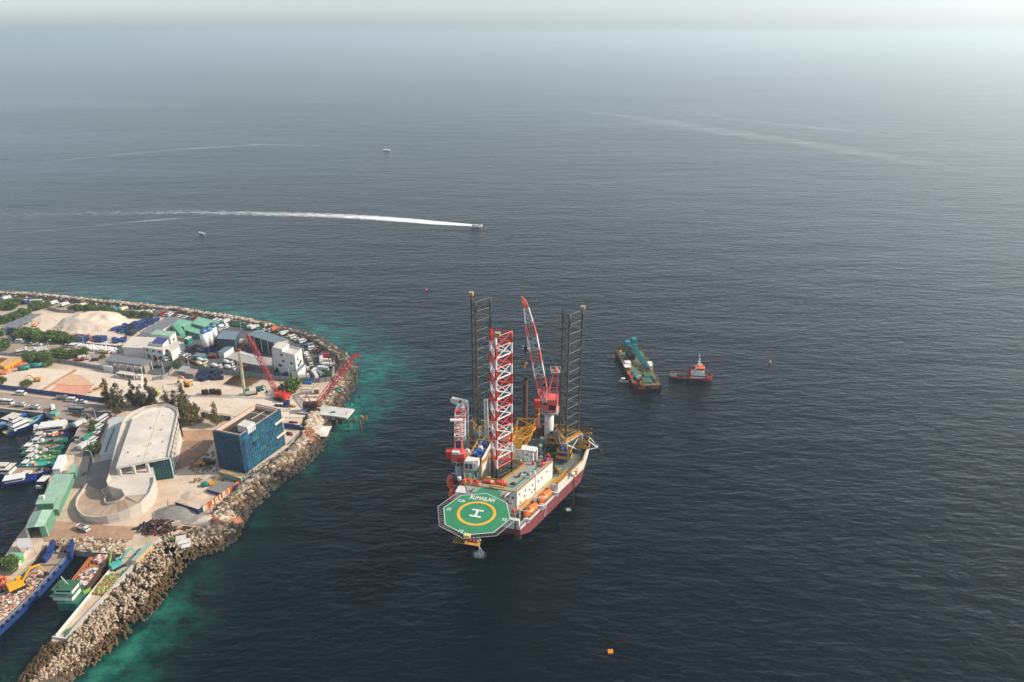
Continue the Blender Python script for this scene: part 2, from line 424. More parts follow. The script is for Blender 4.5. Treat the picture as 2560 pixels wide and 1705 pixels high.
for (lab, px, wd, st, kk) in (
    ('long faint smooth wake band curving across the far left water', ((0, 418), (200, 396), (440, 374), (640, 362), (800, 364), (930, 376)), (16, 20, 22, 20, 14, 6), .18, .5),
    ('painted pale sheen of an old wake streak drifting across the far right water', ((1380, 268), (1560, 290), (1750, 320), (1920, 345), (2100, 372), (2300, 408), (2560, 450)), (60, 90, 110, 90, 90, 80, 80), .2, .5),
    ('thin painted sheen of a wake line beside the wide streak on far right water', ((1640, 268), (1850, 300), (2060, 322), (2300, 350)), (40, 50, 50, 40), .17, .5),
    ('faint foam line left of the speed boat wake', ((0, 588), (200, 568), (420, 548), (560, 540)), (14, 14, 12, 10), .16, .5)):
    ribbon('old_wake', lab, [G(x, y, 0).xy for x, y in px], wd, FO2, lambda t, s, st=st: st-abs(s)**2*.25-(abs(t-.5)*2)**4*.2, z=.05)
def patch(name, lab, c, r, fm, z=.08, k=.35):
    vs = [(c.x, c.y, z)]; fv = [k]; n_ = 20
    for j in range(1, 6):
        for i in range(n_):
            a = 2*math.pi*i/n_; vs.append((c.x+math.cos(a)*r*j/5, c.y+math.sin(a)*r*.9*j/5, z)); fv.append(k-.75*(j/5)**2)
    fs = [(0, 1+i, 1+(i+1) % n_) for i in range(n_)]+[(1+(j-1)*n_+i, 1+j*n_+i, 1+j*n_+(i+1) % n_, 1+(j-1)*n_+(i+1) % n_) for j in range(1, 5) for i in range(n_)]
    me = bpy.data.meshes.new(name); me.from_pydata(vs, [], fs); a = me.attributes.new('foam', 'FLOAT', 'POINT'); a.data.foreach_set('value', fv); me.materials.append(fm)
    o = bpy.data.objects.new(name, me); link(o); return tag(o, lab, None, None, 'stuff')
FO3 = foam_mat('splash_foam', .40, 1.5, (.7, .78, .8))
patch('splash', 'white splash ring under the water outfall below the helideck', G(1198, 1386, 0), 4.2, FO3, k=.38)
patch('splash', 'small white splash beside the thin pipe at the barge side', G(1421, 1274, 0), 2.4, FO3, k=.3)
for i, (x, y, r_, lb) in enumerate(((1736, 956, 1.5, 'tiny foam fleck under the near side of the red tug'), (1775, 967, 1.6, 'foam fleck in the water off the tug bow'),
        (1803, 952, 2.2, 'thin bow foam in front of the red tug'), (1530, 955, 1.3, 'faint foam fleck behind the small white boat'), (1758, 986, 1.5, 'lowest foam fleck in the water below the tug'))):
    patch('foam_fleck', lb, G(x, y, 0), r_*.8, FO3, k=.12)
# far islands on the horizon
SANDF = mat('far_sand', (240, 226, 204), .9, var=.1, scale=.01); FARG = mat('far_palms', (60, 92, 70), .9, var=.2, scale=.01)
for (x0, x1, y, lab, gh) in ((985, 1135, 100.5, 'far white sand island low on the horizon, left one', 22), (1148, 1240, 101.5, 'far low sandbank island on the horizon right of the white one', 14),
                        (1240, 2560, 108, 'long thin far reef island along the right horizon', 16), (735, 800, 97, 'faint sandbank on the horizon, leftmost of the islands', 8)):
    a, b_ = G(x0, y, 0), G(x1, y+(3 if x1 > 2000 else 0), 0); mb = MB(); n_ = 24
    dpt = 700; d = (b_-a).normalized(); nr = Vector((-d.y, d.x, 0))
    ring = [a.lerp(b_, i/n_)-nr*dpt/2*math.sin(math.pi*i/n_) for i in range(n_+1)]+[a.lerp(b_, 1-i/n_)+nr*dpt/2*math.sin(math.pi*i/n_) for i in range(1, n_)]
    o = thing('island', lab, 'island', tuple(a.lerp(b_, .5)))
    mb.prism([p.xy for p in ring], .2, 5, SANDF); part('beach', mb, o, True)
    mb = MB()
    for i in range(1, n_*2-1):
        if rnd.random() < .6:
            p = a.lerp(b_, i/(n_*2))+nr*60; L_ = (b_-a).length/(n_*2)
            mb.ball((p.x, p.y, 5), (L_*.8, 90, gh*rnd.uniform(.5, 1)), FARG, 8, 5)
    part('palm_cover', mb, o, True, kind='stuff')
# ================================================================ jack-up barge (local frame: u aft, v to starboard)
OO = Vector((-10.5, 182.0)); UU = Vector((.2538, .9673)); VV = Vector((.9673, -.2538))
def W(u, v, z=0): p = OO+UU*u+VV*v; return Vector((p.x, p.y, z))
AXU = math.atan2(UU.y, UU.x); RZ = AXU-math.pi/2       # rz so that local +y = aft, local +x = starboard
def hh(u, v, py): return zat(W(u, v), py)
ship = thing('jack_up_barge', 'white and maroon jack-up barge with green helideck standing on three lattice legs', 'jack-up barge', tuple(W(30, 0, 0)))
def P(*a): return [(W(u, v).x, W(u, v).y) for u, v in a]
# hull
hull = MB()
BOT = P((17, -13.6), (17, 13.6), (51, 25.0), (63, 25.0), (66, 22), (66, -22), (63, -23), (51, -23), (17, -12.6))
def hp(z, k=0):   # plan of the hull at a level; bow and stern rake in towards the bottom
    return k
low = P((16, -11.6), (16, 12.9), (49, 24.3), (60.5, 24.4), (62, 20), (62, -18), (60.5, -22.4), (49, -22.3))
mid = P((10.4, -10.2), (10.4, 10.9), (51, 25.0), (64, 25.0), (67, 21), (67, -19), (64, -23), (51, -23))
hull.prism(low, 6.8, 9.4, MAROON, poly1=P((10.5, -10.2), (10.5, 10.95), (50.4, 24.8), (63, 24.8), (66, 21), (66, -19), (63, -22.8), (50.4, -22.8)))
hull.prism(P((10.5, -10.2), (10.5, 10.95), (50.4, 24.8), (63, 24.8), (66, 21), (66, -19), (63, -22.8), (50.4, -22.8)), 9.4, 11.5, MAROON, poly1=mid)
WEATHERED = mat('weathered_white_hull', (222, 214, 206), .5, var=.1, scale=.35, rust=.2, rustrgb=(170, 132, 110))
hull.prism(mid, 11.5, 12.6, WEATHERED, DECK)
hullo = part('hull', hull, ship, True)
up = MB()   # raised after deck
up.prism(P((33, -15), (33, 18.8), (51, 24.98), (63.9, 24.98), (66.9, 21), (66.9, -19), (63.9, -22.98), (51, -22.98), (33, -17)), 12.6, 14.7, WEATHERED, DECK)
# bulwark
bw = P((33, 18.8), (51, 24.98), (63.9, 24.98), (66.9, 21)); bw2 = P((33, 18.4), (51, 24.55), (63.7, 24.55), (66.6, 20.8))
for i in range(3): up.prism([bw[i], bw[i+1], bw2[i+1], bw2[i]], 14.7, [15.3, 15.9, 16.3][i], WEATHERED)
part('raised_deck', up, ship, True)
rb = MB()
for z_ in (0.5, 1.0):
    for i, (a, b_) in enumerate(zip(bw, bw[1:])): rb.tube((*a, [15.3, 15.9, 16.3][i]+z_), (*b_, [15.3, 15.9, 16.3][i]+z_), .09, RAIL, 4)
for u, v in [(33+i*2.2, 18.8+i*.75) for i in range(9)]: p = W(u, v-.1, 15.2); rb.tube(p, p+Vector((0, 0, 1.1)), .07, RAIL, 4)
for a, b_ in (((11, 10.6), (15, 12.2)), ((31, 18.), (33, 18.8)), ((10.6, 10.6), (10.6, -9))):
    for z_ in (.6, 1.1): rb.tube(W(*a, 12.6+z_), W(*b_, 12.6+z_), .06, WHITE, 4)
part('deck_railing', rb, ship, True)
# stains on bow face
st = MB(); RSTAIN = mat('rust_streak', (176, 104, 38), .8, var=.35, scale=2)
st.box(W(10.33, 9.3, 11.6), (.9, .1, 2.9), RSTAIN, RZ, top=(.5, 1)); part('bow_plate', st, ship, True, 'rust streaked plate on the near bow corner')
bp_ = MB(); bp_.box(W(10.45, 3, 11.6), (14, .3, 1.0), WHITE, RZ); bp_.box(W(11, 6.5, 12.6), (8, 1.2, 2.4), WHITE, RZ)
part('bow_bulwark', bp_, ship, True)
th = MB(); th.ball(W(15, 9.0, 5.2), (1.4, 1.4, 1.5), RUSTD, 12, 8); th.tube(W(15, 9, 5.5), W(15, 9, 7.2), .6, RUSTD, 8); part('thruster_pod', th, ship, True)
ds = MB(); ds.tube(W(43.5, 22.6, 14.8), W(43.5, 22.9, -1), .16, RUST, 6)
ds.box(W(43.5, 22.2, 14.2), (3.4, 2.6, .25), RAIL, RZ)
for z_ in (15.0, 15.4):
    for a, b_ in (((42.2, 23.9), (44.8, 23.9)), ((42.2, 20.9), (42.2, 23.9)), ((44.8, 20.9), (44.8, 23.9))): ds.tube(W(*a, z_), W(*b_, z_), .07, RAIL, 4)
part('standpipe', ds, ship, True)
for k in range(9):
    dmk = MB(); dmk.box(W(24.5+.15*k, 15.95+.05*k, 7.7+k*.42), (.5, .12, .16), MARK, RZ+R(-20)); part('draught_mark', dmk, hullo, True)
of = MB(); of.tube(W(3.3, -11.3, 6.9)*0+Vector((-10.9, 191.0, 7.2)), Vector((-10.9, 190.8, .05)), .16, mat('falling_water', (226, 236, 238), .3, var=.2, scale=3), 7, r2=.28)
solo('falling_water', of, 'thin white column of water falling from under the helideck', None, tuple(G(1198, 1388, 0)), world=True, kind='stuff')

# accommodation block around the forward leg well
acc = MB(); WHITEW = mat('white_wall_plate', (232, 228, 220), .5, var=.06, rust=.06, rustrgb=(180, 150, 120))
oc = P((16.3, -9.4), (16.3, 8.3), (37.2, 15.9), (37.2, 4), (37.2, -12.6), (24, -12.6))
ic = P((20.2, -5.2), (20.2, 1.6), (32.4, 7.2), (33.2, 2), (33.4, -6.6), (28.6, -7.6))
n_ = len(oc); RT = 21.8
acc.add([(x, y, z) for z in (12.6, RT) for x, y in oc], [(i, (i+1) % n_, n_+(i+1) % n_, n_+i) for i in range(n_)], WHITEW)
acc.add([(x, y, z) for z in (13.0, RT) for x, y in ic], [((i+1) % n_, i, n_+i, n_+(i+1) % n_) for i in range(n_)], WHITEW)
acc.add([(x, y, RT) for x, y in oc]+[(x, y, RT) for x, y in ic], [(i, (i+1) % n_, n_+(i+1) % n_, n_+i) for i in range(n_)], DECKL)
acc.sheet([(x, y, 13.0) for x, y in ic], DECK)
acco = part('accommodation_block', acc, ship, True)
fa = MB(); fa.prism(P((12.6, -7.5), (12.6, 4.6), (16.25, 6.2), (16.25, -9.3)), 21.3, 21.78, WHITEW, DECKL); part('front_roof_apron', fa, acco, True)
tr = MB()   # green walkway lines on the roof and low tan edging
def rline(pts, w_, m_, z=RT+.03, mb=tr):
    for a, b_ in zip(pts, pts[1:]):
        A_, B_ = W(*a, z), W(*b_, z); d = (B_-A_).normalized(); nn = Vector((-d.y, d.x, 0))*w_/2
        mb.sheet([A_-nn, B_-nn, B_+nn, A_+nn], m_)
GLINE = mat('green_walkway_paint', (40, 128, 72), .7)
rline([(18.3, -7.5), (18.6, 6.3), (34.2, 12.2), (36.4, 9.8), (36.3, 2)], .75, GLINE)
rline([(16.4, -1), (18.4, -1)], .8, GLINE, RT+.045)
rline([(18.3, -7.5), (22, -8.6), (25, -7.7)], .7, GLINE, RT+.06); rline([(21, -7.2), (24.5, -8.4), (35.5, -8.2)], .7, GLINE, RT+.075)
rline([(18.3, -7.6), (21.5, -11.0)], .6, GLINE, RT+.09)
part('walkway_line', tr, acco, True)
ed = MB()
for a, b_ in zip(oc, oc[1:]+oc[:1]): ed.tube((*a, RT+.1), (*b_, RT+.1), .2, RAIL, 4)
for a, b_ in zip(oc, oc[1:]+oc[:1]):
    ed.tube((*a, RT+1.1), (*b_, RT+1.1), .05, WHITE, 4)
part('roof_edge_rail', ed, acco, True)
wr = MB()
for a, b_ in zip(ic, ic[1:]+ic[:1]):
    for z_ in (.15, .6, 1.1): wr.tube((*a, RT+z_), (*b_, RT+z_), .1 if z_ > .2 else .28, RAIL, 4)
for t in (.33, .66):
    pass
wr.tube(W(20.8, 1.8, 19.8), W(32.4, 6.8, 19.8), .35, RAIL, 4); wr.tube(W(21, 1.4, 18.4), W(32.4, 6.4, 18.4), .3, RAIL, 4)
wr.tube(W(33, 6, 19.6), W(33.2, -6, 19.6), .3, RAIL, 4); wr.box(W(26.5, -6.1, 14.5), (1.6, 8, .5), RAIL, RZ, rx=R(25)); wr.box(W(25, -4.8, 13.2), (1.3, 7, 4.6), RAIL, RZ)
wr.box(W(22, -3, 15.5), (4.5, 1.6, .3), RAIL, RZ)
part('leg_well_walkway', wr, acco, True)
# portholes, wall ladder, side ledge
def wpt(t, z): return W(16.3+20.9*t, 8.3+7.6*t+.05, z)
wdir = (W(37.2, 15.9)-W(16.3, 8.3)).normalized(); wang = math.atan2(wdir.y, wdir.x)
for t, z_ in ((.06, 19.9), (.22, 19.3), (.42, 18.8), (.58, 18.5), (.68, 18.6), (.83, 19.3), (.08, 16.4), (.2, 17.4), (.40, 16.2), (.47, 16.5), (.33, 18.2)):
    pb = MB(); q = wpt(t, z_); pb.box(q, (.55, .14, .65), GLASS, wang); part('porthole', pb, acco, True)
for v, z_ in ((2, 19), (5.2, 19.2), (7, 19.0), (3.4, 16.8), (6.3, 16.6), (-4, 19), (-7, 18.8)):
    pb = MB(); pb.box(W(16.25, v, z_), (.6, .14, .7), GLASS, RZ); part('porthole', pb, acco, True)
lg = MB(); q = wpt(.5, 14.6); lg.box(q+VV.to_3d()*.0+Vector((.5, -.35, 0)), (22, 1.6, .18), RAIL, wang)
lg.box(wpt(.14, 15.9)+Vector((.4, -.3, 0)), (4.4, .9, .2), RAIL, wang)
lg.tube(wpt(.5, 12.6)+Vector((.02, -.02, 0)), wpt(.5, 21.6)+Vector((.02, -.02, 0)), .06, GREYST, 4)
for k in (-.02, .2, .4, .6, .8, 1.02):
    p = wpt(k, 12.6)+Vector((1.0, -.75, 0)); lg.tube(p, p+Vector((0, 0, 3.1)), .08, WHITE, 4)
lg.tube(wpt(-.02, 15.7)+Vector((1.0, -.75, 0)), wpt(1.02, 15.7)+Vector((1.0, -.75, 0)), .07, WHITE, 4)
part('side_gallery', lg, acco, True)
rs = MB(); rs.tube(W(16.1, 5.0, 17.2), W(16.0, 5.0, 17.2)-Vector((.1, .35, 0)), .7, RED, 10); part('hose_reel', rs, acco, True); rs = MB(); rs.tube(W(15.2, 7.6, 15.2), W(15.1, 7.6, 15.2)-Vector((.1, .4, 0)), .8, RED, 10)
part('hose_reel', rs, acco, True)
# roof things that are bolted on
hv = MB(); hv.box(W(26.4, -10.4, RT), (4.4, 3.8, 3.0), WHITEW, RZ)
for k in (-.95, .55):
    q = W(24.45, -10.8+k, RT+.6); hv.box(q, (1.15, .15, 1.9), GREYST, RZ)
hv.box(W(29.6, -12.4, RT), (1.2, 1.2, 1.2), BLUE, RZ); part('ventilation_house', hv, acco, True)
sdh = MB(); sdh.tube(W(30.6, -13.4, RT+1), W(30.6, -13.4, RT+2.6), .15, WHITE); sdh.ball(W(30.6, -13.4, RT+3.4), (1.1, .35, 1.3), CLEANW, 10, 6); part('satellite_dish', sdh, acco, True)
tg = MB(); tg.box(W(36, -10.4, RT+.2), (5.2, 12.5, .4), DECK, RZ)
for sx in (-2.6, 2.6): tg.box(W(36, -10.4+sx, RT+.2), (.3, 12.5, 1.5), WHITE if sx > 0 else RAIL, RZ)
tg.box(W(42.2, -11.2, RT+.2), (5.4, .3, 1.5), RAIL, RZ)
part('machinery_gallery', tg, acco, True)
for k in range(4):
    eb = MB(); eb.box(W(32.6+k*2.4, -11.0+(k % 2)*1.1, RT+.62), (2.1, 1.6, 1.2), [BLUE, LBLUE, WHITE, BLUE][k], RZ, top=(.85, .9)); eb.tube(W(31.6+k*2.4, -11.8, RT+2), W(33.6+k*2.4, -11, RT+2), .3, [LBLUE, BLUE, GREYST, LBLUE][k], 8); part('engine_unit', eb, acco, True)
gb = MB()
for a, b_ in (((33.5, 5.2), (33.5, 9.6)), ((36, 6.0), (36, 10.4))):
    for v in (a, b_): gb.tube(W(*v, RT), W(*v, RT+5.2), .32, CLEANW, 4)
    gb.tube(W(*a, RT+5.2), W(*b_, RT+5.2), .3, CLEANW, 4); gb.tube(W(*a, RT+2.6), W(*b_, RT+2.6), .2, CLEANW, 4)
    m_ = tuple((x+y)/2 for x, y in zip(a, b_))
    gb.tube(W(*a, RT+1.2), W(*m_, RT+5), .16, CLEANW, 4); gb.tube(W(*b_, RT+1.2), W(*m_, RT+5), .16, CLEANW, 4)
    gb.tube(W(*a, RT), W(*m_, RT+2.6), .14, CLEANW, 4); gb.tube(W(*b_, RT), W(*m_, RT+2.6), .14, CLEANW, 4)
gb.box(W(34.8, 7.8, RT+5.1), (5.2, 3.0, .5), CLEANW, RZ); gb.tube(W(33.4, 9.7, RT), W(33.4, 9.7, RT+1.6), .4, RED, 6)
part('white_gantry', gb, acco, True)
pc = MB()
for k, (u, v) in enumerate(((35.2, 2.2), (36.2, .2), (35.8, -2.6), (34.6, 3.8), (36.5, -4.6), (38, 1.5), (38.2, -2))):
    pc.tube(W(u, v, RT), W(u, v, RT+2.6+k % 3*.8), .22, WHITE, 6); pc.tube(W(u, v, RT+2.2), W(u+.4, v+2.2, RT+2.2), .15, WHITE, 5)
pc.box(W(37.6, 0, RT-.1), (11, 1.2, .3), RAIL, RZ)
for z_ in (.8, 1.5): pc.tube(W(38.3, -6, RT+z_), W(38.3, 6, RT+z_), .1, WHITE, 4)
part('pipe_rack', pc, acco, True)
dv = MB()   # small knuckle crane + winches on the starboard roof
q = W(26.8, 10.0, RT); dv.tube(q, q+Vector((0, 0, 1.8)), .4, CLEANW, 8); dv.tube(q+Vector((0, 0, 1.7)), q+Vector((1.6, -1.4, 2.6)), .22, CLEANW, 5); dv.tube(q+Vector((1.6, -1.4, 2.6)), q+Vector((2.3, -2.4, .9)), .2, CLEANW, 5)
part('knuckle_crane', dv, acco, True); dv = MB(); dv.ball(W(26.2, 8.6, RT+.8), (1.0, .8, .8), GREYST, 8, 5); dv.box(W(25.6, 8.0, RT), (2.4, 1.2, 1.1), WHITE, RZ+.4); dv.tube(W(24.4, 6.8, RT+.7), W(25.4, 7.5, RT+1.6), .4, GREYST, 8)
part('deck_winch', dv, acco, True); dv = MB(); dv.ball(W(20.2, 6.0, RT+.35), (1.0, .6, .45), RUSTD, 8, 5); part('deck_hatch', dv, acco, True)
sb = MB()
for k, (u, v, m_) in enumerate(((18.9, -1.8, DORANGE), (18.9, 0.2, CLEANW), (19.2, 2.4, BLUE), (20.4, 3.6, CORAL))):
    sb.box(W(u, v-1.2, RT), ([2.6, 1, 2.4, 1][k], 1.0, .95), m_, RZ, top=(.9, .8))
part('deck_locker', sb, acco, True)

# helideck
heli = MB(); HZ = 23.5; hc = W(0, -.5, HZ)
octa = [(hc.x+10.9*math.cos(AXU+R(180+45*k)), hc.y+10.9*math.sin(AXU+R(180+45*k))) for k in range(8)]
heli.prism(octa, HZ-.5, HZ, GREYST, DKGREEN)
heli.prism([octa[3], octa[4], octa[5], tuple(W(15.0, -3.6).xy), tuple(W(15.0, 5.4).xy)][1:] if False else P((9.0, -4.6), (9.0, 4.0), (13.0, 3.8), (13.0, -3.2)), HZ-.52, HZ-.02, GREYST, DKGREEN)
helo = part('helideck', heli, ship, True)
mk = MB(); zz = HZ+.03
inner = [(hc.x+10.64*math.cos(AXU+R(180+45*k)), hc.y+10.64*math.sin(AXU+R(180+45*k))) for k in range(8)]
outer = [(hc.x+10.88*math.cos(AXU+R(180+45*k)), hc.y+10.88*math.sin(AXU+R(180+45*k))) for k in range(8)]
for k in range(8):
    if k == 4 or k == 3: pass
    a, b_, c_, d_ = outer[k], outer[(k+1) % 8], inner[(k+1) % 8], inner[k]
    mk.sheet([(*a, zz), (*b_, zz), (*c_, zz), (*d_, zz)], MARK)
part('edge_line', mk, helo, True)
YR = mat('yellow_marking', (232, 176, 48), .7, var=.08)
mk = MB(); N_ = 64
ri = [(hc.x+5.15*math.cos(2*math.pi*k/N_), hc.y+5.15*math.sin(2*math.pi*k/N_)) for k in range(N_)]
ro = [(hc.x+6.1*math.cos(2*math.pi*k/N_), hc.y+6.1*math.sin(2*math.pi*k/N_)) for k in range(N_)]
for k in range(N_): mk.sheet([(*ri[k], zz), (*ro[k], zz), (*ro[(k+1) % N_], zz), (*ri[(k+1) % N_], zz)], YR)
part('yellow_circle', mk, helo, True)
mk = MB()
for dx in (-1.55, 1.55): mk.box((hc.x+UU.x*dx, hc.y+UU.y*dx, HZ+.02), (3.7, .75, .03), MARK, RZ)
mk.box((hc.x, hc.y, HZ+.02), (.75, 2.5, .025), MARK, RZ); part('landing_letter', mk, helo, True)
def deck_text(s_, size, u, v, rz, name='deck_lettering'):
    p = W(u, v, HZ+.02)-ship.location
    o = text_mesh(s_, size, MARK, name, helo, p, rz); return o
o = deck_text('RUMAILAH', 2.7, 7.6, -.9, RZ+R(1)); o.scale = (.62, 1.05, 1)
deck_text('12.8t', 1.8, 4.9, -7.1, RZ+R(2)).scale = (.7, 1, 1)
for u, v, a in ((-.2, -9.4, 90), (-9.5, -2.4, 0), (-.8, 8.7, 90)): deck_text('22', 1.9, u, v, RZ+R(a)).scale = (.8, .9, 1)
nets = MB()
nout = [(hc.x+12.7*math.cos(AXU+R(180+45*k)), hc.y+12.7*math.sin(AXU+R(180+45*k))) for k in range(8)]
for k in (0, 1, 5, 6, 7, 2):
    a, b_, c_, d_ = [Vector((*p, HZ+(.15 if i in (1, 2) else -.3))) for i, p in enumerate((octa[k], nout[k], nout[(k+1) % 8], octa[(k+1) % 8]))]
    nets.tube(b_, c_, .05, WHITE, 4)
    for i in range(11):
        t = i/10; nets.tube(a.lerp(d_, t), b_.lerp(c_, t), .032, WHITE, 4)
part('safety_net_frame', nets, helo, True)
ht = MB()   # support truss under the helideck down to the bow
for u, v in ((-6, -6), (-6, 5), (2, -8), (2, 7), (8, -5), (8, 4)):
    p = W(u, v, HZ-.5); q = W(11.5+abs(u)*.1, v*.9, 13 if u > 0 else 15); ht.tube(p, q, .22, WHITE, 6)
for v in (-6, 0, 5): ht.tube(W(-7, v, HZ-1.2), W(14, v, HZ-1.2), .2, GREYST, 4)
for u in (-6, 2, 9): ht.tube(W(u, -8, HZ-1.2), W(u, 8, HZ-1.2), .2, GREYST, 4)
part('support_truss', ht, helo, True)
fp = MB(); fp.box(W(-12.3, 2.0, HZ-1.5), (4.6, 1.6, .2), RAIL, RZ)
for k in range(5): fp.tube(W(-11.4, .2-k*.8, HZ-1.0), W(-11.9, -.5-k*.95, HZ-2.6), .13, RAIL, 4); fp.tube(W(-11.9, .2-k*.9, HZ-2.4), W(-11.9, -1.3-k*.7, HZ-2.4), .14, RAIL, 4)
for k in range(5): fp.tube(W(-13.1, .2+k*.9, HZ-1.4), W(-13.1, .2+k*.9, HZ-.5), .05, RAIL, 4)
fp.box(W(-10.9, 0, HZ-.4), (1.9, 1.3, .8), mat('cream_paint', (236, 206, 140), .6), RZ)
for k, m_ in enumerate((RED, BLUE, RED, LBLUE, RAIL, RAIL)): fp.ball(W(-11.6+(k % 2)*.6, 1.2+k*.55, HZ-.9), .42, m_, 8, 5)
fp.path([W(-12.8, 4.1, HZ-1.5), W(-13.2, 4.9, HZ-2), W(-13, 5.3, HZ-3.4)], .08, WHITE); part('fire_monitor_platform', fp, helo, True)
of = MB(); of.box(W(15.8, 1.9, HZ-.02), (5.2, 1.9, .35), RAIL, RZ); of.box(W(16.6, 2.4, HZ+.3), (1.8, 1.2, .9), DORANGE, RZ); of.box(W(16.2, 4.4, HZ+.3), (1.2, .9, .7), DORANGE, RZ); of.box(W(16, .2, HZ+.3), (1.2, .8, .6), ORANGE, RZ)
part('rescue_equipment_rack', of, helo, True)
of = MB(); of.box(W(17.0, -7.6, RT+.1), (6.5, 1.8, .4), RAIL, RZ)
for k, m_ in enumerate((DORANGE, RED, CORAL, DORANGE, ORANGE)): of.box(W(17+(k % 2)*.7, -5.4-k*1.1, RT+.5), (1.0, .9, .9), m_, RZ+k*.3)
of.box(W(14, -8.6, 17), (6, 4.2, 4.4), WHITE, RZ); of.tube(W(15.5, -11.2, 14), W(15.5, -11.2, 23.5), .12, RED, 5); of.box(W(16, -11.4, 23.4), (1, 1, 1), CLEANW, RZ)
part('muster_platform', of, acco, True)

# lattice legs
def make_leg(name, cu, cv, top, kind, lab):
    L_ = MB(); LD = MB()
    ch = [(cu-4, cv), (cu+2, cv+3.46), (cu+2, cv-3.46)]
    bay = 3.66; nb = int((top+3)/bay); z0 = top-nb*bay
    for b_ in range(nb):
        za, zb = z0+b_*bay, z0+(b_+1)*bay
        k = nb-1-b_
        if kind == 'red' and zb > 29: m_ = RED if k % 2 == 0 else CLEANW; q_ = L_
        else: m_ = LEGST if kind == 'grey' else DARK; q_ = L_ if kind == 'grey' else LD
        mb_ = RED if (kind == 'red' and zb > 29 and k % 2 == 0) else m_
        for i, (u, v) in enumerate(ch):
            # the near chord is painted half a bay out of step
            q_.tube(W(u, v, za), W(u, v, zb), .42 if kind == 'red' else .37, (({RED: CLEANW, CLEANW: RED}.get(m_, m_)) if i == 0 else m_), 8, cap=(b_ == nb-1))
        for i in range(3):
            a, c_ = ch[i], ch[(i+1) % 3]
            md = ((a[0]+c_[0])/2, (a[1]+c_[1])/2)
            q_.tube(W(*a, za), W(*c_, za), .18, mb_, 5, cap=False)
            if kind == 'red':
                q_.tube(W(*a, za), W(*c_, zb), .17, mb_, 5, cap=False)
                q_.tube(W(*c_, za), W(*a, zb), .13, mb_, 5, cap=False)
                if b_ % 2: q_.ball(W(*md, (za+zb)/2), .3, mb_, 6, 4)
            else: q_.tube(W(*(a if b_ % 2 else c_), za), W(*(c_ if b_ % 2 else a), zb), .14, m_, 4, cap=False)
    for i in range(3): (L_ if kind else LD).tube(W(*ch[i], top), W(*ch[(i+1) % 3], top), .13, RED if kind == 'red' else GREYST, 5)
    lo = part('lattice_leg', L_, ship, True, lab)
    if LD.v: part('dark_lower_section', LD, lo, True)
    return lo
TF, TL, TR = hh(21.5, 0, 843.5), hh(50.5, -15.6, 755.5), hh(51.2, 17.8, 787.5)
lf = make_leg('leg', 25.5, 0, TF, 'red', 'red and white banded forward lattice leg')
ll = make_leg('leg', 54.5, -15.6, TL, 'grey', 'grey port lattice leg, tallest in the picture')
lr = make_leg('leg', 55.2, 17.8, TR, 'grey', 'grey starboard lattice leg')
for lo, (u, v), z_ in ((lf, (22.2, .5), TF), (ll, (56.5, -19.06), TL), (lr, (57.2, 21.26), TR)):
    b_ = MB(); b_.box(W(u, v, z_+.2), (1.5, 1.5, 1.1), RAIL, RZ)
    b_.box(W(u, v, z_+1.3), (1.6, 1.6, .1), DECKL, RZ); b_.tube(W(u, v, z_+1.8), W(u, v, z_+3.2), .06, GREYST, 4); part('beacon_cabin', b_, lo, True)
# jacking frames of the aft legs
for cu, cv in ((54.5, -15.6), (55.2, 17.8)):
    jf = MB(); TZ = 22.0; ch = [(cu-4.9, cv), (cu+2.6, cv+4.3), (cu+2.6, cv-4.3)]
    for u, v in ch: jf.box(W(u, v, 14.7), (1.9, 1.6, TZ-14.7), DECKL, RZ); 
    for i in range(3):
        a, c_ = ch[i], ch[(i+1) % 3]
        jf.tube(W(*a, TZ), W(*c_, TZ), .42, WHITE, 4); jf.tube(W(*a, TZ+.35), W(*c_, TZ+.35), .45, RAIL, 4)
        for z_ in (1.0, 1.5): jf.tube(W(*a, TZ+z_), W(*c_, TZ+z_), .07, YEL, 4)
        jf.tube(W(*a, 14.9), W(*c_, TZ-.5), .22, CLEANW, 5); jf.tube(W(*c_, 14.9), W(*a, TZ-.5), .22, CLEANW, 5)
    jo = part('jacking_frame', jf, ship, True)
    for u, v in ch:
        du = (u-cu)/5.; dv_ = (v-cv)/5.
        for z_, r_ in ((16.6, 1.0), (19.0, .9)):
            pl_ = MB(); pl_.box(W(u+du, v+dv_, z_), (5.6*r_, 3.6*r_, .25), RAIL, RZ)
            for sx, sy, wx, wy in ((0, -1.75, 5.6, .12), (0, 1.75, 5.6, .12), (-2.75, 0, .12, 3.5), (2.75, 0, .12, 3.5)):
                pl_.box(W(u+du+sy*r_, v+dv_+sx*r_, z_+.25), (wx*r_, wy*r_, .95), RAIL, RZ)
            part('jacking_platform', pl_, jo, True)
        for z_ in (14.9, 17.0, 19.4):
            mo = MB()
            for sx in (-.9, .9): mo.ball(W(u+du*2.2, v+dv_*1.5+sx, z_+.9), (.75, .75, .8), BLUE, 8, 6)
            part('jacking_motor', mo, jo, True)
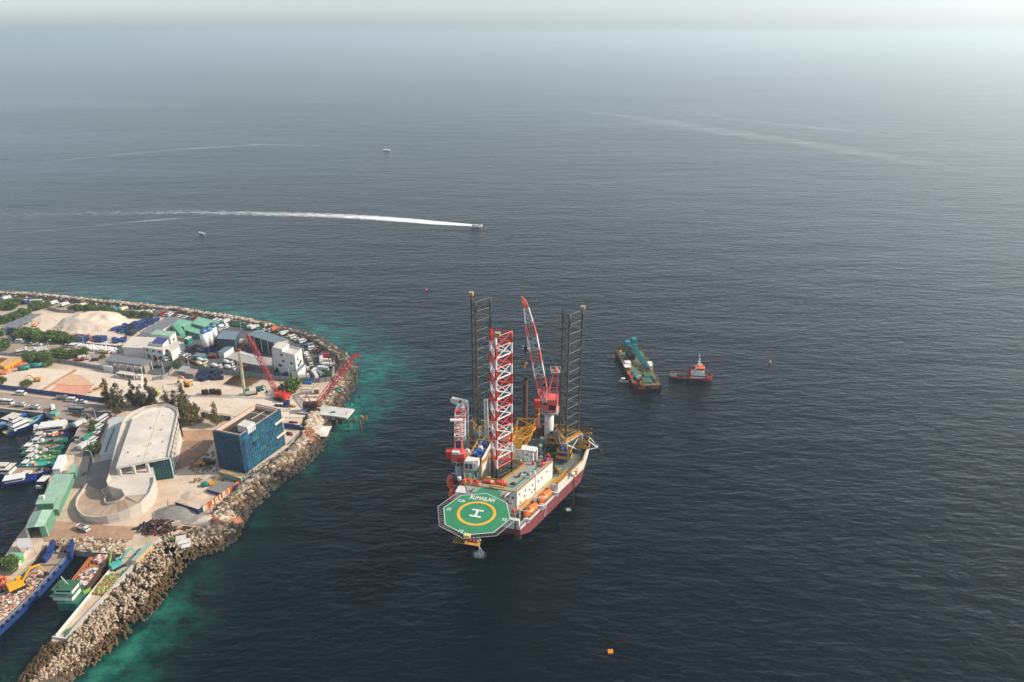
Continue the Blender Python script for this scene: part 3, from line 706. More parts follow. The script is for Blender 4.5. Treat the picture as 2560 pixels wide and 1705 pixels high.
# pedestal cranes
def crane(cu, cv, rad, z_top, label):
    pd = MB(); pd.tube(W(cu, cv, 12.6), W(cu, cv, z_top-1.6), rad, WHITE if cv > 0 else mat('blue_grey_paint', (176, 188, 198), .5), 20)
    pd.tube(W(cu, cv, z_top-1.7), W(cu, cv, z_top-1.2), rad*1.03, RED, 20)
    pd.tube(W(cu, cv, z_top-1.2), W(cu, cv, z_top-.9), rad*1.75, GREYST, 12)
    for k in range(14):
        a = 2*math.pi*k/14; a2 = 2*math.pi*(k+1)/14; c_ = W(cu, cv, z_top)
        f = lambda t, z_: c_+Vector((math.cos(t)*rad*1.8, math.sin(t)*rad*1.8, z_))
        pd.tube(f(a, -.9), f(a, .2), .06, WHITE, 4); pd.tube(f(a, .2), f(a2, .2), .06, WHITE, 4)
    return part('pedestal_crane', pd, ship, True, label)
# starboard crane
zt = hh(60.5, 9.6, 1020); cr_ = crane(60.5, 9.6, 1.75, zt, 'faded red starboard crane with long raised red and white boom')
c0 = W(60.5, 9.6, zt)
cb = MB(); cb.box(c0+Vector((.3, 0, -.3)), (5.2, 5.6, 5.2), CORAL, R(-12)); cb.box(c0+Vector((-3.4, -1, 5.2)), (2.4, 2.4, 2.6), RED, R(-12))
cb.box(c0+Vector((.9, -2.9, .8)), (2.8, .6, 1.9), DARK, R(-12)); cb.box(c0+Vector((-1.9, -2.7, 2.8)), (1.4, .5, 1.2), GLASS, R(-12)); cb.box(c0+Vector((2.4, -2.9, 3)), (.5, .5, 2.2), RED, R(-12))
cb.box(c0+Vector((.4, -.4, -.9)), (6.6, 7, .5), DECKL, R(-12)); part('crane_house', cb, cr_, True)
af = MB(); Ya = c0.y+.5; at_ = onY(1389, 928, Ya)
for dx, dy in ((-1.9, -2.2), (2.5, -2.2), (-1.6, 2.4), (2.6, 2.4)): af.tube(c0+Vector((dx, dy, 1.5)), at_+Vector((dx*.35, dy*.3, 0)), .26, CORAL, 4)
for t in (.45, .75, 1.0):
    pts = [(c0+Vector((dx, dy, 1.5))).lerp(at_+Vector((dx*.35, dy*.3, 0)), t) for dx, dy in ((-1.9, -2.2), (2.5, -2.2), (2.6, 2.4), (-1.6, 2.4))]
    for i in range(4): af.tube(pts[i], pts[(i+1) % 4], .16, CORAL, 4)
af.box(at_+Vector((0, 0, -.2)), (3.6, 3, .25), DECKL, 0)
for dx, dy in ((-1.8, -1.5), (1.8, -1.5), (1.8, 1.5), (-1.8, 1.5)): af.tube(at_+Vector((dx, dy, 0)), at_+Vector((dx, dy, 1.1)), .07, WHITE, 4)
for (a, b_) in (((-1.8, -1.5), (1.8, -1.5)), ((1.8, -1.5), (1.8, 1.5)), ((1.8, 1.5), (-1.8, 1.5)), ((-1.8, 1.5), (-1.8, -1.5))):
    af.tube(at_+Vector((*a, 1.1)), at_+Vector((*b_, 1.1)), .07, WHITE, 4)
af.ball(at_+Vector((.1, 0, .8)), (.8, .8, 1), CORAL, 8, 6); af.tube(at_, at_+Vector((.2, 0, 2.4)), .08, WHITE, 4); part('a_frame', af, cr_, True)
bm = MB(); b0 = onY(1362, 1005, c0.y-2.5); b1 = onY(1316, 770, c0.y+2)
bands = [CLEANW]*2+[CORAL, CORAL, CLEANW, CLEANW, CORAL, CORAL, CLEANW, CLEANW, CORAL, CORAL, CLEANW, CLEANW]
bm.truss(b0, b1, (0, 1, .1), 3.6, 3.0, CLEANW, n=14, rc=.2, rb=.09, tip=.45, base=.3, mats=bands)
b2 = onY(1305, 741, c0.y+2.4); bm.loft([[b1+Vector((x*.8, y*.7, 0)) for x, y in ((-1, -1), (1, -1), (1, 1), (-1, 1))], [b1.lerp(b2, .35)+Vector((x*1.0, y*.7, 0)) for x, y in ((-1, -1), (1, -1), (1, 1), (-1, 1))], [b2+Vector((x*.25, y*.3, 0)) for x, y in ((-1, -1), (1, -1), (1, 1), (-1, 1))]], CORAL, smooth=False)
bm.box(b1+Vector((-1.2, -.5, .6)), (.7, .6, 1.6), CORAL); part('boom', bm, cr_, True)
wi = MB()
for dx in (-.4, .4): wi.tube(b2+Vector((dx, 0, 0)), at_+Vector((dx, 0, .6)), .04, DARK, 3)
hk = onY(1313, 866, c0.y+2.2); wi.tube(onY(1313.5, 764, c0.y+2.2), hk, .05, DARK, 3); wi.tube(onY(1315, 764, c0.y+2.2), hk+Vector((.3, 0, 0)), .05, DARK, 3)
part('hoist_wires', wi, cr_, True)
hb_ = thing('hook_block', 'black hook block with white sheaves hanging from the tall crane boom', 'hook block', tuple(hk))
q = MB(); q.box(hk+Vector((.1, 0, -1.6)), (1.0, .8, 1.6), DARK, 0, top=(1.4, 1)); q.tube(hk+Vector((.1, 0, -1.6)), hk+Vector((0, 0, -3)), .25, DARK, 6); part('block_body', q, hb_, True)
for dx in (-.75, .95):
    for dz in (0, -.9): q = MB(); q.tube(hk+Vector((dx, -.2, dz)), hk+Vector((dx, .2, dz)), .3, CLEANW, 8); part('sheave', q, hb_, True)
sp = thing('spreader_bar', 'short yellow lifting bar slung under the black hook block', 'lifting bar', tuple(hk+Vector((0, 0, -9))))
q = MB(); q.tube(hk+Vector((-.5, 0, -8.6)), hk+Vector((.5, 0, -6.6)), .42, YEL, 6); part('bar', q, sp, True)
q = MB(); q.tube(hk+Vector((0, 0, -3)), hk+Vector((-.35, 0, -8)), .09, RUST, 4); q.tube(hk+Vector((0, 0, -3)), hk+Vector((.35, 0, -6.9)), .09, RUST, 4); part('sling', q, sp, True)
# port crane: boom lowered aft
zt = hh(29, -16.0, 1148); cr_ = crane(29, -16.0, 1.5, zt, 'small red port crane with its boom laid back over the deck')
c0 = W(29, -16.0, zt); part('dummy', MB(), cr_) if False else None
cb = MB(); cb.box(c0+Vector((0, 0, -.2)), (4.6, 3.6, 3.4), CORAL, R(-4)); cb.box(c0+Vector((-3.4, -.4, 1.2)), (1.9, 2.2, 2.6), RED, R(-4)); cb.box(c0+Vector((-.9, -1.6, 3.2)), (2.6, 1.2, 1.0), CLEANW, R(-4))
cb.box(c0+Vector((.5, -1.9, .3)), (2, .5, 1.3), RED, R(-4)); cb.box(c0+Vector((.3, -2.0, -.9)), (2.2, .9, 1.0), DARK, R(-4)); part('crane_house', cb, cr_, True)
bm = MB(); b0 = onY(1150, 1096, c0.y+1.5); b1 = onY(1151, 1010, c0.y+17)
bm.truss(b0, b1, (0, 0, 1), 3.6, 2.0, CLEANW, n=12, rc=.24, rb=.13, tip=.35, base=1, mats=[CLEANW, CLEANW, CLEANW, CLEANW, CLEANW, CLEANW, CORAL, CLEANW, CORAL, CORAL, CLEANW, CLEANW])
b2 = onY(1151, 1002, c0.y+18.2); bm.tube(b1, b2, .6, mat('dark_red_paint', (140, 40, 40), .5), 6); part('boom', bm, cr_, True)
af = MB(); tp = onY(1144, 1056, c0.y+4)
for dx in (-1.5, 1.5): af.tube(c0+Vector((dx, -1.6, 0)), tp+Vector((dx*.5, 0, 0)), .24, CORAL, 4); af.tube(c0+Vector((dx, 1.8, 2)), tp+Vector((dx*.5, 0, 0)), .2, CORAL, 4)
for t in (.3, .6, 1): af.tube((c0+Vector((-1.5, -1.6, 0))).lerp(tp+Vector((-.75, 0, 0)), t), (c0+Vector((1.5, -1.6, 0))).lerp(tp+Vector((.75, 0, 0)), t), .18, CORAL, 4)
af.box(onY(1141, 1052, c0.y+6), (4.4, 1.4, .5), CLEANW); part('a_frame', af, cr_, True)
# white lattice boom rest and machinery left of the port leg
bt = MB(); q0 = onY(1172, 1052, W(52, -21).y); t0 = onY(1167, 994, W(52, -21).y); q0.z = 14.7
a_ = W(50, -20.5, 14.7); bz = hh(50, -20.5, 1004)
bt.truss(a_, (a_.x, a_.y, bz), (0, 1, 0), 2.2, 2.0, CLEANW, n=10, rc=.22, rb=.12); 
tt = Vector((a_.x, a_.y, bz)); bt.truss(tt+Vector((.6, 0, -.8)), tt+Vector((-5.0, -.5, 1.0)), (0, 0, 1), 1.6, 1.6, CLEANW, n=4, rc=.25, rb=.2, tip=.5); bt.box(tt+Vector((-3.6, -.4, -.2)), (3.0, 1.6, 1.8), CLEANW, .1, ry=R(15))
part('boom_rest_tower', bt, ship, True); bt = MB(); a2 = W(52, -12.6, 14.7); bz2 = hh(52, -12.6, 1000); bt.truss(a2, (a2.x-.3, a2.y, bz2), (0, 1, 0), 1.2, 1.2, CLEANW, n=12, rc=.2, rb=.1)
part('boom_rest_tower', bt, ship, True)
# deck machinery
for u, v, r_, h_ in ((51.1, 8.3, .95, 4.4), (56.4, 7.8, .95, 4.2), (47.5, 9.4, .7, 2.2), (46.4, 6.6, .6, 1.5)):
    tk = MB(); tk.tube(W(u, v, 14.7), W(u, v, 14.7+h_-.9), r_*.62, mat('sage_paint', (150, 172, 164), .6), 12); tk.tube(W(u, v, 14.7+h_-.9), W(u, v, 14.7+h_), r_, MATS['sage_paint'], 14); part('ventilator', tk, ship, True)
gx = MB(); gx.box(W(50.5, 12.4, 14.7), (4.2, 3.4, 1.5), mat('bottle_green_paint', (20, 74, 54), .6), RZ); gx.box(W(55, 12.8, 14.7), (3.2, 1.6, 2.2), MATS['bottle_green_paint'], RZ); part('green_container', gx, ship, True)
for k in range(26):
    u = rnd.uniform(39, 63); v = rnd.uniform(-11, 22)
    if (abs(u-55) < 7 and abs(v-17.8) < 5.5) or (abs(u-60.5) < 3 and abs(v-10.6) < 3) or (u > 48 and -8 < v < 6): continue
    dm = MB(); m_ = rnd.choice([GREYST, RAIL, RUST, WHITE, DORANGE, DECKL, RUSTD, BLUE])
    if rnd.random() < .5: dm.box(W(u, v, 14.7), (rnd.uniform(.8, 2.4), rnd.uniform(.8, 1.8), rnd.uniform(.6, 1.8)), m_, RZ+rnd.uniform(-.3, .3)); dm.tube(W(u, v, 16), W(u+1.2, v+.8, 16.2), .2, m_, 6)
    else: dm.tube(W(u, v, 14.7+.7), W(u+.3, v+1.8, 14.7+.7), .7, m_, 10); dm.box(W(u, v+.8, 14.7), (2.2, .5, .9), RAIL, RZ)
    part('deck_machinery', dm, ship, True)
bridge = MB()   # gangway/pipe bundle sticking out over the stern starboard side
for k in range(3): bridge.tube(W(62.5+k*.5, 12, 20.5+.3*k), W(63.5+k*.5, 27-k, 20.5+.3*k), .35, RUSTD, 6)
for k in range(2): 
    bridge.path([W(61-k, 8.6, 18), W(61.2-k, 8.9, 20), W(61.8-k, 10.5, 21), W(62.4-k, 20, 20.6)], .32, RUST, 7)
for v in (13, 18, 23): bridge.tube(W(63.5, v, 14.7), W(63.5, v, 20.5), .3, RAIL, 5)
bridge.truss(W(65, 8, 19.4), W(65, 25.5, 19.4), (0, 0, 1), 1.8, 1.4, RAIL, n=10, rc=.14, rb=.1); part('pipe_bridge', bridge, ship, True)
an = MB()
for z_ in (16.6, 12.8): an.tube(W(62.5, 24.9, z_), W(63.8, 27.9, 13.4), .22, CLEANW, 5)
an.tube(W(65.5, 24.4, 16.8), W(64.2, 28.2, 13.4), .22, CLEANW, 5); an.tube(W(63.8, 27.9, 13.4), W(65.4, 28.0, 13.6), .2, CLEANW, 5); an.tube(W(64.8, 25.6, 17.2), W(64.4, 30.2, 10.6), .22, DARK, 6)
an.box(W(61.8, 23.4, 14.7), (1.8, 1.6, 1.8), CLEANW, RZ); an.ball(W(60.5, 22.8, 15.4), 1, CLEANW, 8, 6); part('anchor_rack', an, ship, True)
wk_ = MB(); wk_.box(W(37.5, 18.2, 14.7), (1.6, 9, .3), RAIL, RZ+R(-20))
for z_ in (.7, 1.3): wk_.tube(W(34, 17, 14.9+z_), W(42.5, 20.4, 14.9+z_), .09, YEL, 4)
wk_.box(W(39.4, 14.2, 14.7), (2.6, 1.4, 2.0), GREYST, RZ); part('side_walkway', wk_, ship, True)

# yellow jacket frame on deck
jk = thing('yellow_jacket_frame', 'bright yellow tubular template frame lying on the barge deck', 'steel frame', tuple(W(55, -2, 14.7)))
YEL2 = mat('vivid_yellow_paint', (250, 172, 26), .45, var=.1)
Zt = [onY(1280+x/8.71, 980+y/8.71, Y_) for x, y, Y_ in ((100, 560, W(56, 0).y+7), (520, 580, W(56, 0).y+6), (440, 760, W(56, 0).y+1), (20, 720, W(56, 0).y+1), (-60, 1130, W(56, 0).y-5), (290, 1170, W(56, 0).y-5), (540, 720, W(56, 0).y+5.5), (330, 960, W(56, 0).y-2))]
q = MB()
A_ = [onY(1296, 1047, 239), onY(1341, 1047, 238), onY(1338, 1070, 236), onY(1287, 1068, 237)]
B_ = [onY(1290, 1080, 232), onY(1333, 1064, 233), onY(1317, 1093, 229), onY(1276, 1086, 231)]
C_ = [onY(1278, 1112, 226), onY(1330, 1086, 229), onY(1314, 1114, 225.5), onY(1270, 1113, 226)]
for ring in (A_, B_, C_):
    for i in range(4): q.tube(ring[i], ring[(i+1) % 4], .33, YEL2, 6)
for r0, r1 in ((A_, B_), (B_, C_)):
    for i in range(4):
        q.tube(r0[i], r1[i], .33, YEL2, 6); q.tube(r0[i], r1[(i+1) % 4], .2, YEL2, 5); q.tube(r0[(i+1) % 4], r1[i], .2, YEL2, 5)
    q.tube(r0[0], r0[2], .2, YEL2, 5); q.tube(r1[1], r1[3], .2, YEL2, 5)
part('tube_frame', q, jk, True)
q = MB(); e0 = onY(1299, 1104, 222); q.box(e0-Vector((0, 0, 3)), (1.9, .8, 4.4), YEL2, 0, top=(1, .6)); q.tube(e0-Vector((.2, 0, 3)), e0-Vector((-.3, 0, 7)), .28, YEL2, 5); part('lifting_clamp', q, jk, True)
for px_, pt, u, v, r_, m_, lab, nm in ((1313, 946, 77.0, 0, 1.08, mat('brown_pile', (96, 66, 52), .7, var=.3, scale=.5, rust=.3, rustrgb=(60, 46, 40)), 'tall rusty brown steel pile rising behind the yellow frame', 'steel_pile'),
                                  ):
    Yp = W(75, 0).y; tp = onY(px_, pt+2, Yp); q = MB(); q.tube((tp.x, Yp, -2), (tp.x, Yp, tp.z), r_, m_, 20, cap=False); q.tube((tp.x, Yp, tp.z-6), (tp.x, Yp, tp.z-5.9), r_*.95, DARK, 20); solo(nm, q, lab, 'pile', (tp.x, Yp, 0), world=True)
Yp = W(69, 0).y; tp = onY(1343.5, 1018, Yp)
pl_ = thing('orange_banded_pile', 'shorter orange and brown pile with red hammer cap beside the white crane column', 'pile', (tp.x, Yp, 0))
q = MB(); OB = mat('orange_band_paint', (206, 122, 30), .6); RB_ = mat('rust_brown', (124, 60, 30), .7, var=.25)
zz_ = tp.z
q.tube((tp.x, Yp, -2), (tp.x, Yp, zz_-3.6), .95, RB_, 18)
for k, m_ in enumerate((OB, RB_, OB)): q.tube((tp.x, Yp, zz_-3.6+k*1.2), (tp.x, Yp, zz_-2.4+k*1.2), 1.02, m_, 18)
part('pile_tube', q, pl_, True); q = MB(); q.box((tp.x, Yp, zz_+.1), (2.4, 2.2, 3.1), RED, .1); q.box((tp.x, Yp, zz_), (2.1, 2, .3), CLEANW, .1); part('hammer_cap', q, pl_, True)
q = MB(); q.box(W(68, 3.5, 14.4), (9, 5, .6), RAIL, RZ); q.truss(W(66, 1, 15.6), W(66, 9, 15.6), (0, 0, 1), 2, 2, RUST, n=5, rc=.25, rb=.16); q.box(W(65, 5.5, 15), (2.6, 3, 3.4), RUST, RZ); q.box(W(64, 7, 15), (1.6, 2, 5.5), RUSTD, RZ)
part('stern_pile_gripper', q, ship, True)

# lifeboats
def lifeboat(c, ang, m_, lab, ln=8.0):
    t = thing('lifeboat', lab, 'lifeboat', tuple(c), ang, 'enclosed lifeboats hung at the barge sides')
    q = MB(); rings = []
    for k, (x, w_, zb, zt_) in enumerate(((-1, .25, .5, 1.4), (-.85, .75, .2, 2.0), (-.5, 1.1, 0, 2.5), (0, 1.2, -.05, 2.65), (.5, 1.1, 0, 2.5), (.85, .7, .3, 2.0), (1, .15, .7, 1.4))):
        rings.append([Vector((x*ln/2, w_*1.25*math.sin(a)*(1 if math.cos(a) > -.2 else .8), zb+(zt_-zb)*(1+math.cos(a))/2)) for a in [2*math.pi*i/12 for i in range(12)]])
    q.loft(rings, m_); part('boat_hull', q, t)
    q = MB(); q.ball((-ln*.1, 0, 2.6), (.95, .7, .6), m_, 10, 6); part('conning_hatch', q, t)
    for x in (-ln*.25, ln*.08, ln*.3):
        for y in (-1.32, 1.32): q = MB(); q.box((x, y, 1.55), (.5, .1, .3), GLASS); part('window', q, t)
    return t
sda = math.atan2((W(33, 18.9)-W(10.4, 10.9)).y, (W(33, 18.9)-W(10.4, 10.9)).x)
for c, lab in ((W(18.3, 12.6, 12.95), 'orange lifeboat on starboard side, the one nearest the bow corner'), (W(27, 15.6, 12.95), 'orange lifeboat on starboard side, the one farther aft')):
    lifeboat(c, sda, ORANGE, lab)
sdp = math.atan2((W(33, -18)-W(10.4, -10.2)).y, (W(33, -18)-W(10.4, -10.2)).x)
for c, lab in ((W(19.5, -15.3, 13.2), 'deep orange port lifeboat partly hidden behind the helideck edge'), (W(26.6, -18.6, 13.2), 'deep orange port lifeboat below the small crane column')):
    lifeboat(c, sdp, DORANGE, lab, 7.6)
dv = MB()
for u, v in ((14.3, 11.6), (22.4, 14.6), (23.4, 15.0), (31.2, 17.8)):
    dv.tube(W(u, v-1.9, 12.6), W(u, v-1.9, 16.2), .2, CLEANW, 5); dv.tube(W(u, v-1.9, 16.2), W(u, v+1.0, 16.4), .16, CLEANW, 5); dv.tube(W(u, v+.3, 12.6), W(u-.2, v+1.4, 12.0), .28, CLEANW, 5); dv.box(W(u, v+.6, 12.6), (2.2, .5, .8), CLEANW, RZ)
for u, v in ((16, -13), (22.8, -15.5), (30, -18.2)):
    dv.tube(W(u, v+2.4, 12.6), W(u, v+2.4, 16.2), .2, CLEANW, 5); dv.tube(W(u, v+2.4, 15.4), W(u, v-1, 15.7), .14, CLEANW, 5)
part('lifeboat_davits', dv, ship, True)
wb_ = thing('rescue_boat', 'small orange open rescue boat on its cradle at the starboard roof edge', 'rescue boat', tuple(W(35.0, 13.6, RT+.2)), sda)
q = MB(); q.loft([[Vector((x, w_*y, z_)) for y, z_ in ((-1, .8), (-.6, .1), (0, -.1), (.6, .1), (1, .8))] for x, w_ in ((-2.6, .7), (-1, 1), (1, 1), (2.2, .8), (3, .1))], CORAL, close=False, caps=False); q.ball((0, 0, .7), (2.4, .8, .25), CORAL, 10, 4); part('boat_hull', q, wb_)
q = MB(); q.box((.3, 0, .9), (1.3, .9, .9), BLUE); part('cover', q, wb_)
q = MB(); q.path([(1.6, -.9, .6), (1.8, -.9, 2.2), (1.8, 0, 2.9), (1.8, .9, 2.2), (1.6, .9, .6)], .26, DORANGE, 6); part('roll_hoop', q, wb_)
# ================================================================ made ground, breakwater, rocks
def ground_mat(name, c1, c2, c3=None, s1=.05, s2=.6, bump=.4):
    m = bpy.data.materials.new(name); m.use_nodes = True; N = m.node_tree.nodes; Lk = m.node_tree.links
    b = N['Principled BSDF']; b.inputs['Roughness'].default_value = .95
    geo = N.new('ShaderNodeNewGeometry')
    def nz(s, d=8, r=.62):
        t = N.new('ShaderNodeTexNoise'); t.inputs['Scale'].default_value = s; t.inputs['Detail'].default_value = d; t.inputs['Roughness'].default_value = r
        Lk.new(geo.outputs['Position'], t.inputs['Vector']); return t.outputs['Fac']
    def mixf(f, lo, hi, a, c):
        mr = N.new('ShaderNodeMapRange'); mr.inputs[1].default_value = lo; mr.inputs[2].default_value = hi; Lk.new(f, mr.inputs[0])
        mx = N.new('ShaderNodeMix'); mx.data_type = 'RGBA'; Lk.new(mr.outputs[0], mx.inputs[0])
        for i, q in ((6, a), (7, c)):
            if isinstance(q, tuple): mx.inputs[i].default_value = (*[.88*v for v in lin(*q)], 1)
            else: Lk.new(q, mx.inputs[i])
        return mx.outputs[2]
    o = mixf(nz(s1), .42, .6, c1, c2)
    if c3: o = mixf(nz(s1*2.7), .56, .7, o, c3)
    o2 = mixf(nz(s2), .3, .75, tuple(int(x*.82) for x in c1), c1)
    mx = N.new('ShaderNodeMix'); mx.data_type = 'RGBA'; mx.blend_type = 'MIX'; mx.inputs[0].default_value = .35; Lk.new(o, mx.inputs[6]); Lk.new(o2, mx.inputs[7])
    Lk.new(mx.outputs[2], b.inputs['Base Color'])
    bp = N.new('ShaderNodeBump'); bp.inputs['Strength'].default_value = bump; bp.inputs['Distance'].default_value = .25
    Lk.new(nz(1.2), bp.inputs['Height']); Lk.new(bp.outputs[0], b.inputs['Normal']); return m
SANDM = ground_mat('sandy_ground', (224, 202, 180), (196, 168, 142), (170, 142, 118))
PALES = ground_mat('pale_coral_sand', (236, 218, 198), (216, 194, 172), (198, 176, 152), .09)
DIRT = ground_mat('brown_dirt', (188, 152, 124), (160, 126, 100), (206, 180, 152), .12)
ASPH = ground_mat('dark_asphalt', (96, 96, 98), (84, 84, 88), (116, 112, 108), .06, .5, .15)
ASPL = ground_mat('worn_asphalt', (172, 154, 138), (152, 136, 124), (188, 168, 148), .05, .5, .15)
GREYG = ground_mat('grey_dusty_ground', (150, 146, 138), (126, 122, 118), (176, 164, 150), .1)
inner = []
for i, a in enumerate(SHORE):
    p = SHORE[max(0, i-1)]; q = SHORE[min(len(SHORE)-1, i+1)]; d = (q-p).normalized(); inner.append(Vector((d.y, -d.x)))
def off(i, k): return SHORE[i]+inner[i]*k
quay_px = [(415, 1352), (392, 1362), (284, 1465), (168, 1603), (120, 1609), (305, 1385), (186, 1377), (181, 1356), (127, 1350), (96, 1387), (22, 1458), (-40, 1512), (-140, 1600), (-200, 1540),
           (-60, 1440), (12, 1392), (41, 1345), (62, 1319), (85, 1272), (110, 1236), (127, 1185), (150, 1145), (163, 1135), (193, 1075), (203, 1048), (114, 1033), (0, 1020), (-160, 1002), (-420, 985)]
land_poly = [off(i, 9) for i in range(0, 29)]+[G(x, y, GZ).xy for x, y in quay_px]+[G(-420, 735, GZ).xy]
lb = MB(); lb.prism([tuple(p) for p in land_poly], -2, GZ, CONCD, SANDM); struct('ground', lb, 'sandy made ground of the harbour island')
_lay = [0]
def area(name, Z, pts, m, label=None, h=None):
    _lay[0] += 1; z = .03+.012*_lay[0]
    mb = MB(); P_ = [g(Z, x, y, z if h is None else h) for x, y in pts]
    n_ = len(P_); a = sum(P_[i].x*P_[(i+1) % n_].y-P_[(i+1) % n_].x*P_[i].y for i in range(n_))
    if a < 0: P_ = P_[::-1]
    mb.sheet(P_, m); return struct(name, mb, label)
area('road', Z1, [(-400, 150), (0, 165), (800, 228), (1500, 290), (2354, 372), (2354, 440), (2100, 420), (1700, 372), (1300, 335), (900, 300), (560, 285), (270, 265), (0, 215), (-400, 190)], ASPL, 'grey seaside road behind the breakwater')
area('yard', Z2, [(-20, 380), (400, 420), (640, 450), (1000, 520), (1280, 590), (1590, 700), (1800, 880), (1795, 1115), (1640, 1130), (1080, 1065), (700, 1050), (350, 990), (-60, 960), (-160, 930), (-300, 890), (-100, 700), (60, 620)], ASPH, 'dark asphalt yard around the white building')
area('road', Z1, [(-300, 630), (150, 655), (560, 715), (760, 755), (1170, 835), (1500, 870), (1780, 900), (2040, 935), (1960, 1080), (1700, 1060), (1200, 940), (1000, 850), (560, 830), (250, 830), (-300, 800)], ASPL, 'worn middle road passing the fuel station')
area('road', Z1, [(1780, 900), (1960, 865), (2354, 620), (2400, 900), (2354, 985), (2030, 960), (1960, 1065), (1800, 1075), (1700, 1040)], ASPH, 'dark road bend beside the fuel station')
area('road', Z1, [(-300, 1235), (0, 1272), (500, 1335), (1000, 1400), (1340, 1445), (1310, 1580), (1160, 1568), (950, 1545), (560, 1500), (0, 1445), (-300, 1410)], ASPL, 'quayside road between the blue fence and the harbour')
area('road', Z3, [(960, 120), (1310, 150), (1230, 350), (1120, 620), (1060, 800), (990, 980), (960, 1040), (850, 1038), (890, 900), (960, 720), (1000, 560), (1080, 330), (1120, 180)], ASPH, 'dark asphalt lane between parked cars and the ramp building')
area('road', Z3, [(530, 150), (960, 120), (1120, 180), (1080, 330), (1000, 560), (960, 720), (890, 900), (860, 880), (880, 640), (780, 640), (880, 420), (940, 330), (955, 250), (560, 195)], ASPL, 'grey quay apron beside the moored boats')
area('ground_patch', Z1, [(560, 300), (830, 340), (1500, 500), (1500, 640), (1380, 740), (760, 680), (400, 560), (200, 510), (480, 420), (500, 350)], PALES, 'pale sand storage yard around the sand heap')
area('ground_patch', Z1, [(0, 1090), (330, 990), (900, 1000), (1300, 1060), (1600, 1130), (2354, 1120), (2354, 1400), (1400, 1400), (1240, 1370), (700, 1300), (400, 1265), (0, 1210)], PALES, 'pale sand construction yard behind the blue fence')
area('ground_patch', Z2, [(0, 1190), (500, 1190), (800, 1250), (1500, 1290), (1650, 1400), (1500, 1568), (700, 1568), (0, 1430)], PALES, 'pale sand around the crawler cranes')
area('ground_patch', Z4, [(-30, 360), (380, 350), (420, 480), (-60, 480)], DIRT, 'brown ball court ground in the sun')
area('ball_court', Z4, [(-80, 480), (400, 480), (300, 640), (120, 760), (-60, 830), (-70, 700)], mat('shaded_court_surface', (150, 118, 96), .9, var=.15, scale=.2), 'shadowed brown sports court beside the ramp building, shade painted into its colour')  # court past the shadow edge: cast shadow painted as a darker brown
area('ground_patch', Z3, [(560, 1420), (900, 1440), (1300, 1480), (1600, 1490), (1560, 1640), (1000, 1660), (520, 1660), (520, 1540)], DIRT, 'brown dirt track by the white truck')
area('ground_patch', Z3, [(1080, 740), (1300, 700), (1260, 1000), (1150, 1080), (960, 1060), (1040, 860)], GREYG, 'grey rubble ground inside the ramp loop')
area('ground_patch', Q5, [(0, 700), (200, 640), (560, 560), (760, 420), (980, 330), (1360, 300), (1390, 330), (700, 850), (560, 960), (0, 930)], SANDM, 'sandy strip between the small containers')
area('ground_patch', Q5, [(-300, 950), (0, 890), (440, 960), (700, 940), (800, 900), (700, 1020), (420, 1180), (0, 1150), (-300, 1100)], GREYG, 'grey sand heap area by the white panel')
area('ground_patch', Z5, [(1140, 430), (1300, 240), (1480, 240), (1300, 460), (1020, 760), (660, 1160), (480, 1180), (900, 690)], mat('pale_pier_deck', (206, 188, 164), .9, var=.2, scale=.15, rust=.3, rustrgb=(196, 158, 120)), 'narrow concrete pier deck beside the tetrapods')
cm = MB()
for a, b_ in (((150, 590), (270, 480)), ((0, 490), (60, 470)), ((70, 560), (150, 590)),): cm.tube(g(Z4, *a, .3), g(Z4, *b_, .3), .12, MARK, 4)
struct('court_line', cm, 'white court lines')
# raised concrete curb beside the pier
pe = MB(); pts = [g(Z5, x, y, 0) for x, y in ((1560, 205), (1460, 270), (1240, 520), (1010, 770), (780, 1010), (655, 1165))]
for a, b_ in zip(pts, pts[1:]):
    d = (b_-a).normalized(); nn = Vector((-d.y, d.x, 0))*.55; pe.prism([(a-nn).xy, (b_-nn).xy, (b_+nn).xy, (a+nn).xy], 0, GZ+1.0, CONC)
struct('pier_parapet', pe, 'pinkish concrete parapet along the pier beside the tetrapods')
pf = thing('pier_railing', 'white painted slatted fence along the harbour edge of the narrow pier', 'fence', tuple(g(Z5, 800, 800)))
q = MB()
a, b_ = g(Z5, 1085, 460), g(Z5, 520, 1150)
q2 = (b_-a); n_ = 70
for i in range(n_): p = a.lerp(b_, i/n_)+Vector((.5, .3, 0)); q.box(p, (.42, .35, 1.0), CLEANW, math.atan2(q2.y, q2.x))
for i in range(12): p = g(Z5, 520+12*i, 1150+2*i); q.box(p, (.3, .3, 1.0), CLEANW)
part('slats', q, pf, True); q = MB(); q.tube(a+Vector((.5, .3, 1)), b_+Vector((.5, .3, 1)), .1, CONC, 4); part('top_rail', q, pf, True)

# berm along the shore
def profile(t):
    if t < 13.1: return [(-1.5, -1.6), (0, -.2), (4, 3.0), (5.5, 3.7), (7.4, 3.6), (11.5, GZ-.1)]
    if t < 16: return [(-1.5, -1.6), (0, -.3), (4, 1.2), (6, 1.9), (8, GZ), (10.5, GZ+.02)]
    return [(-2, -1.8), (0, -.2), (4.5, 1.8), (7.5, 3.0), (9.5, 3.1), (12, GZ+.04)]
BR_D = mat('breakwater_core', (96, 84, 72), .95, var=.35, scale=.5)
def berm(i0, i1, name, lab):
    mb = MB(); pts = []
    for i in range(i0, i1+1):
        pts.append([Vector((*(off(i, o)), z)) for o, z in profile(i)])
    n_ = len(pts[0])
    mb.add([v for r_ in pts for v in r_], [((j+1)*n_+k, (j+1)*n_+k+1, j*n_+k+1, j*n_+k)[::-1] for j in range(len(pts)-1) for k in range(n_-1)], BR_D)
    return struct(name, mb, lab)
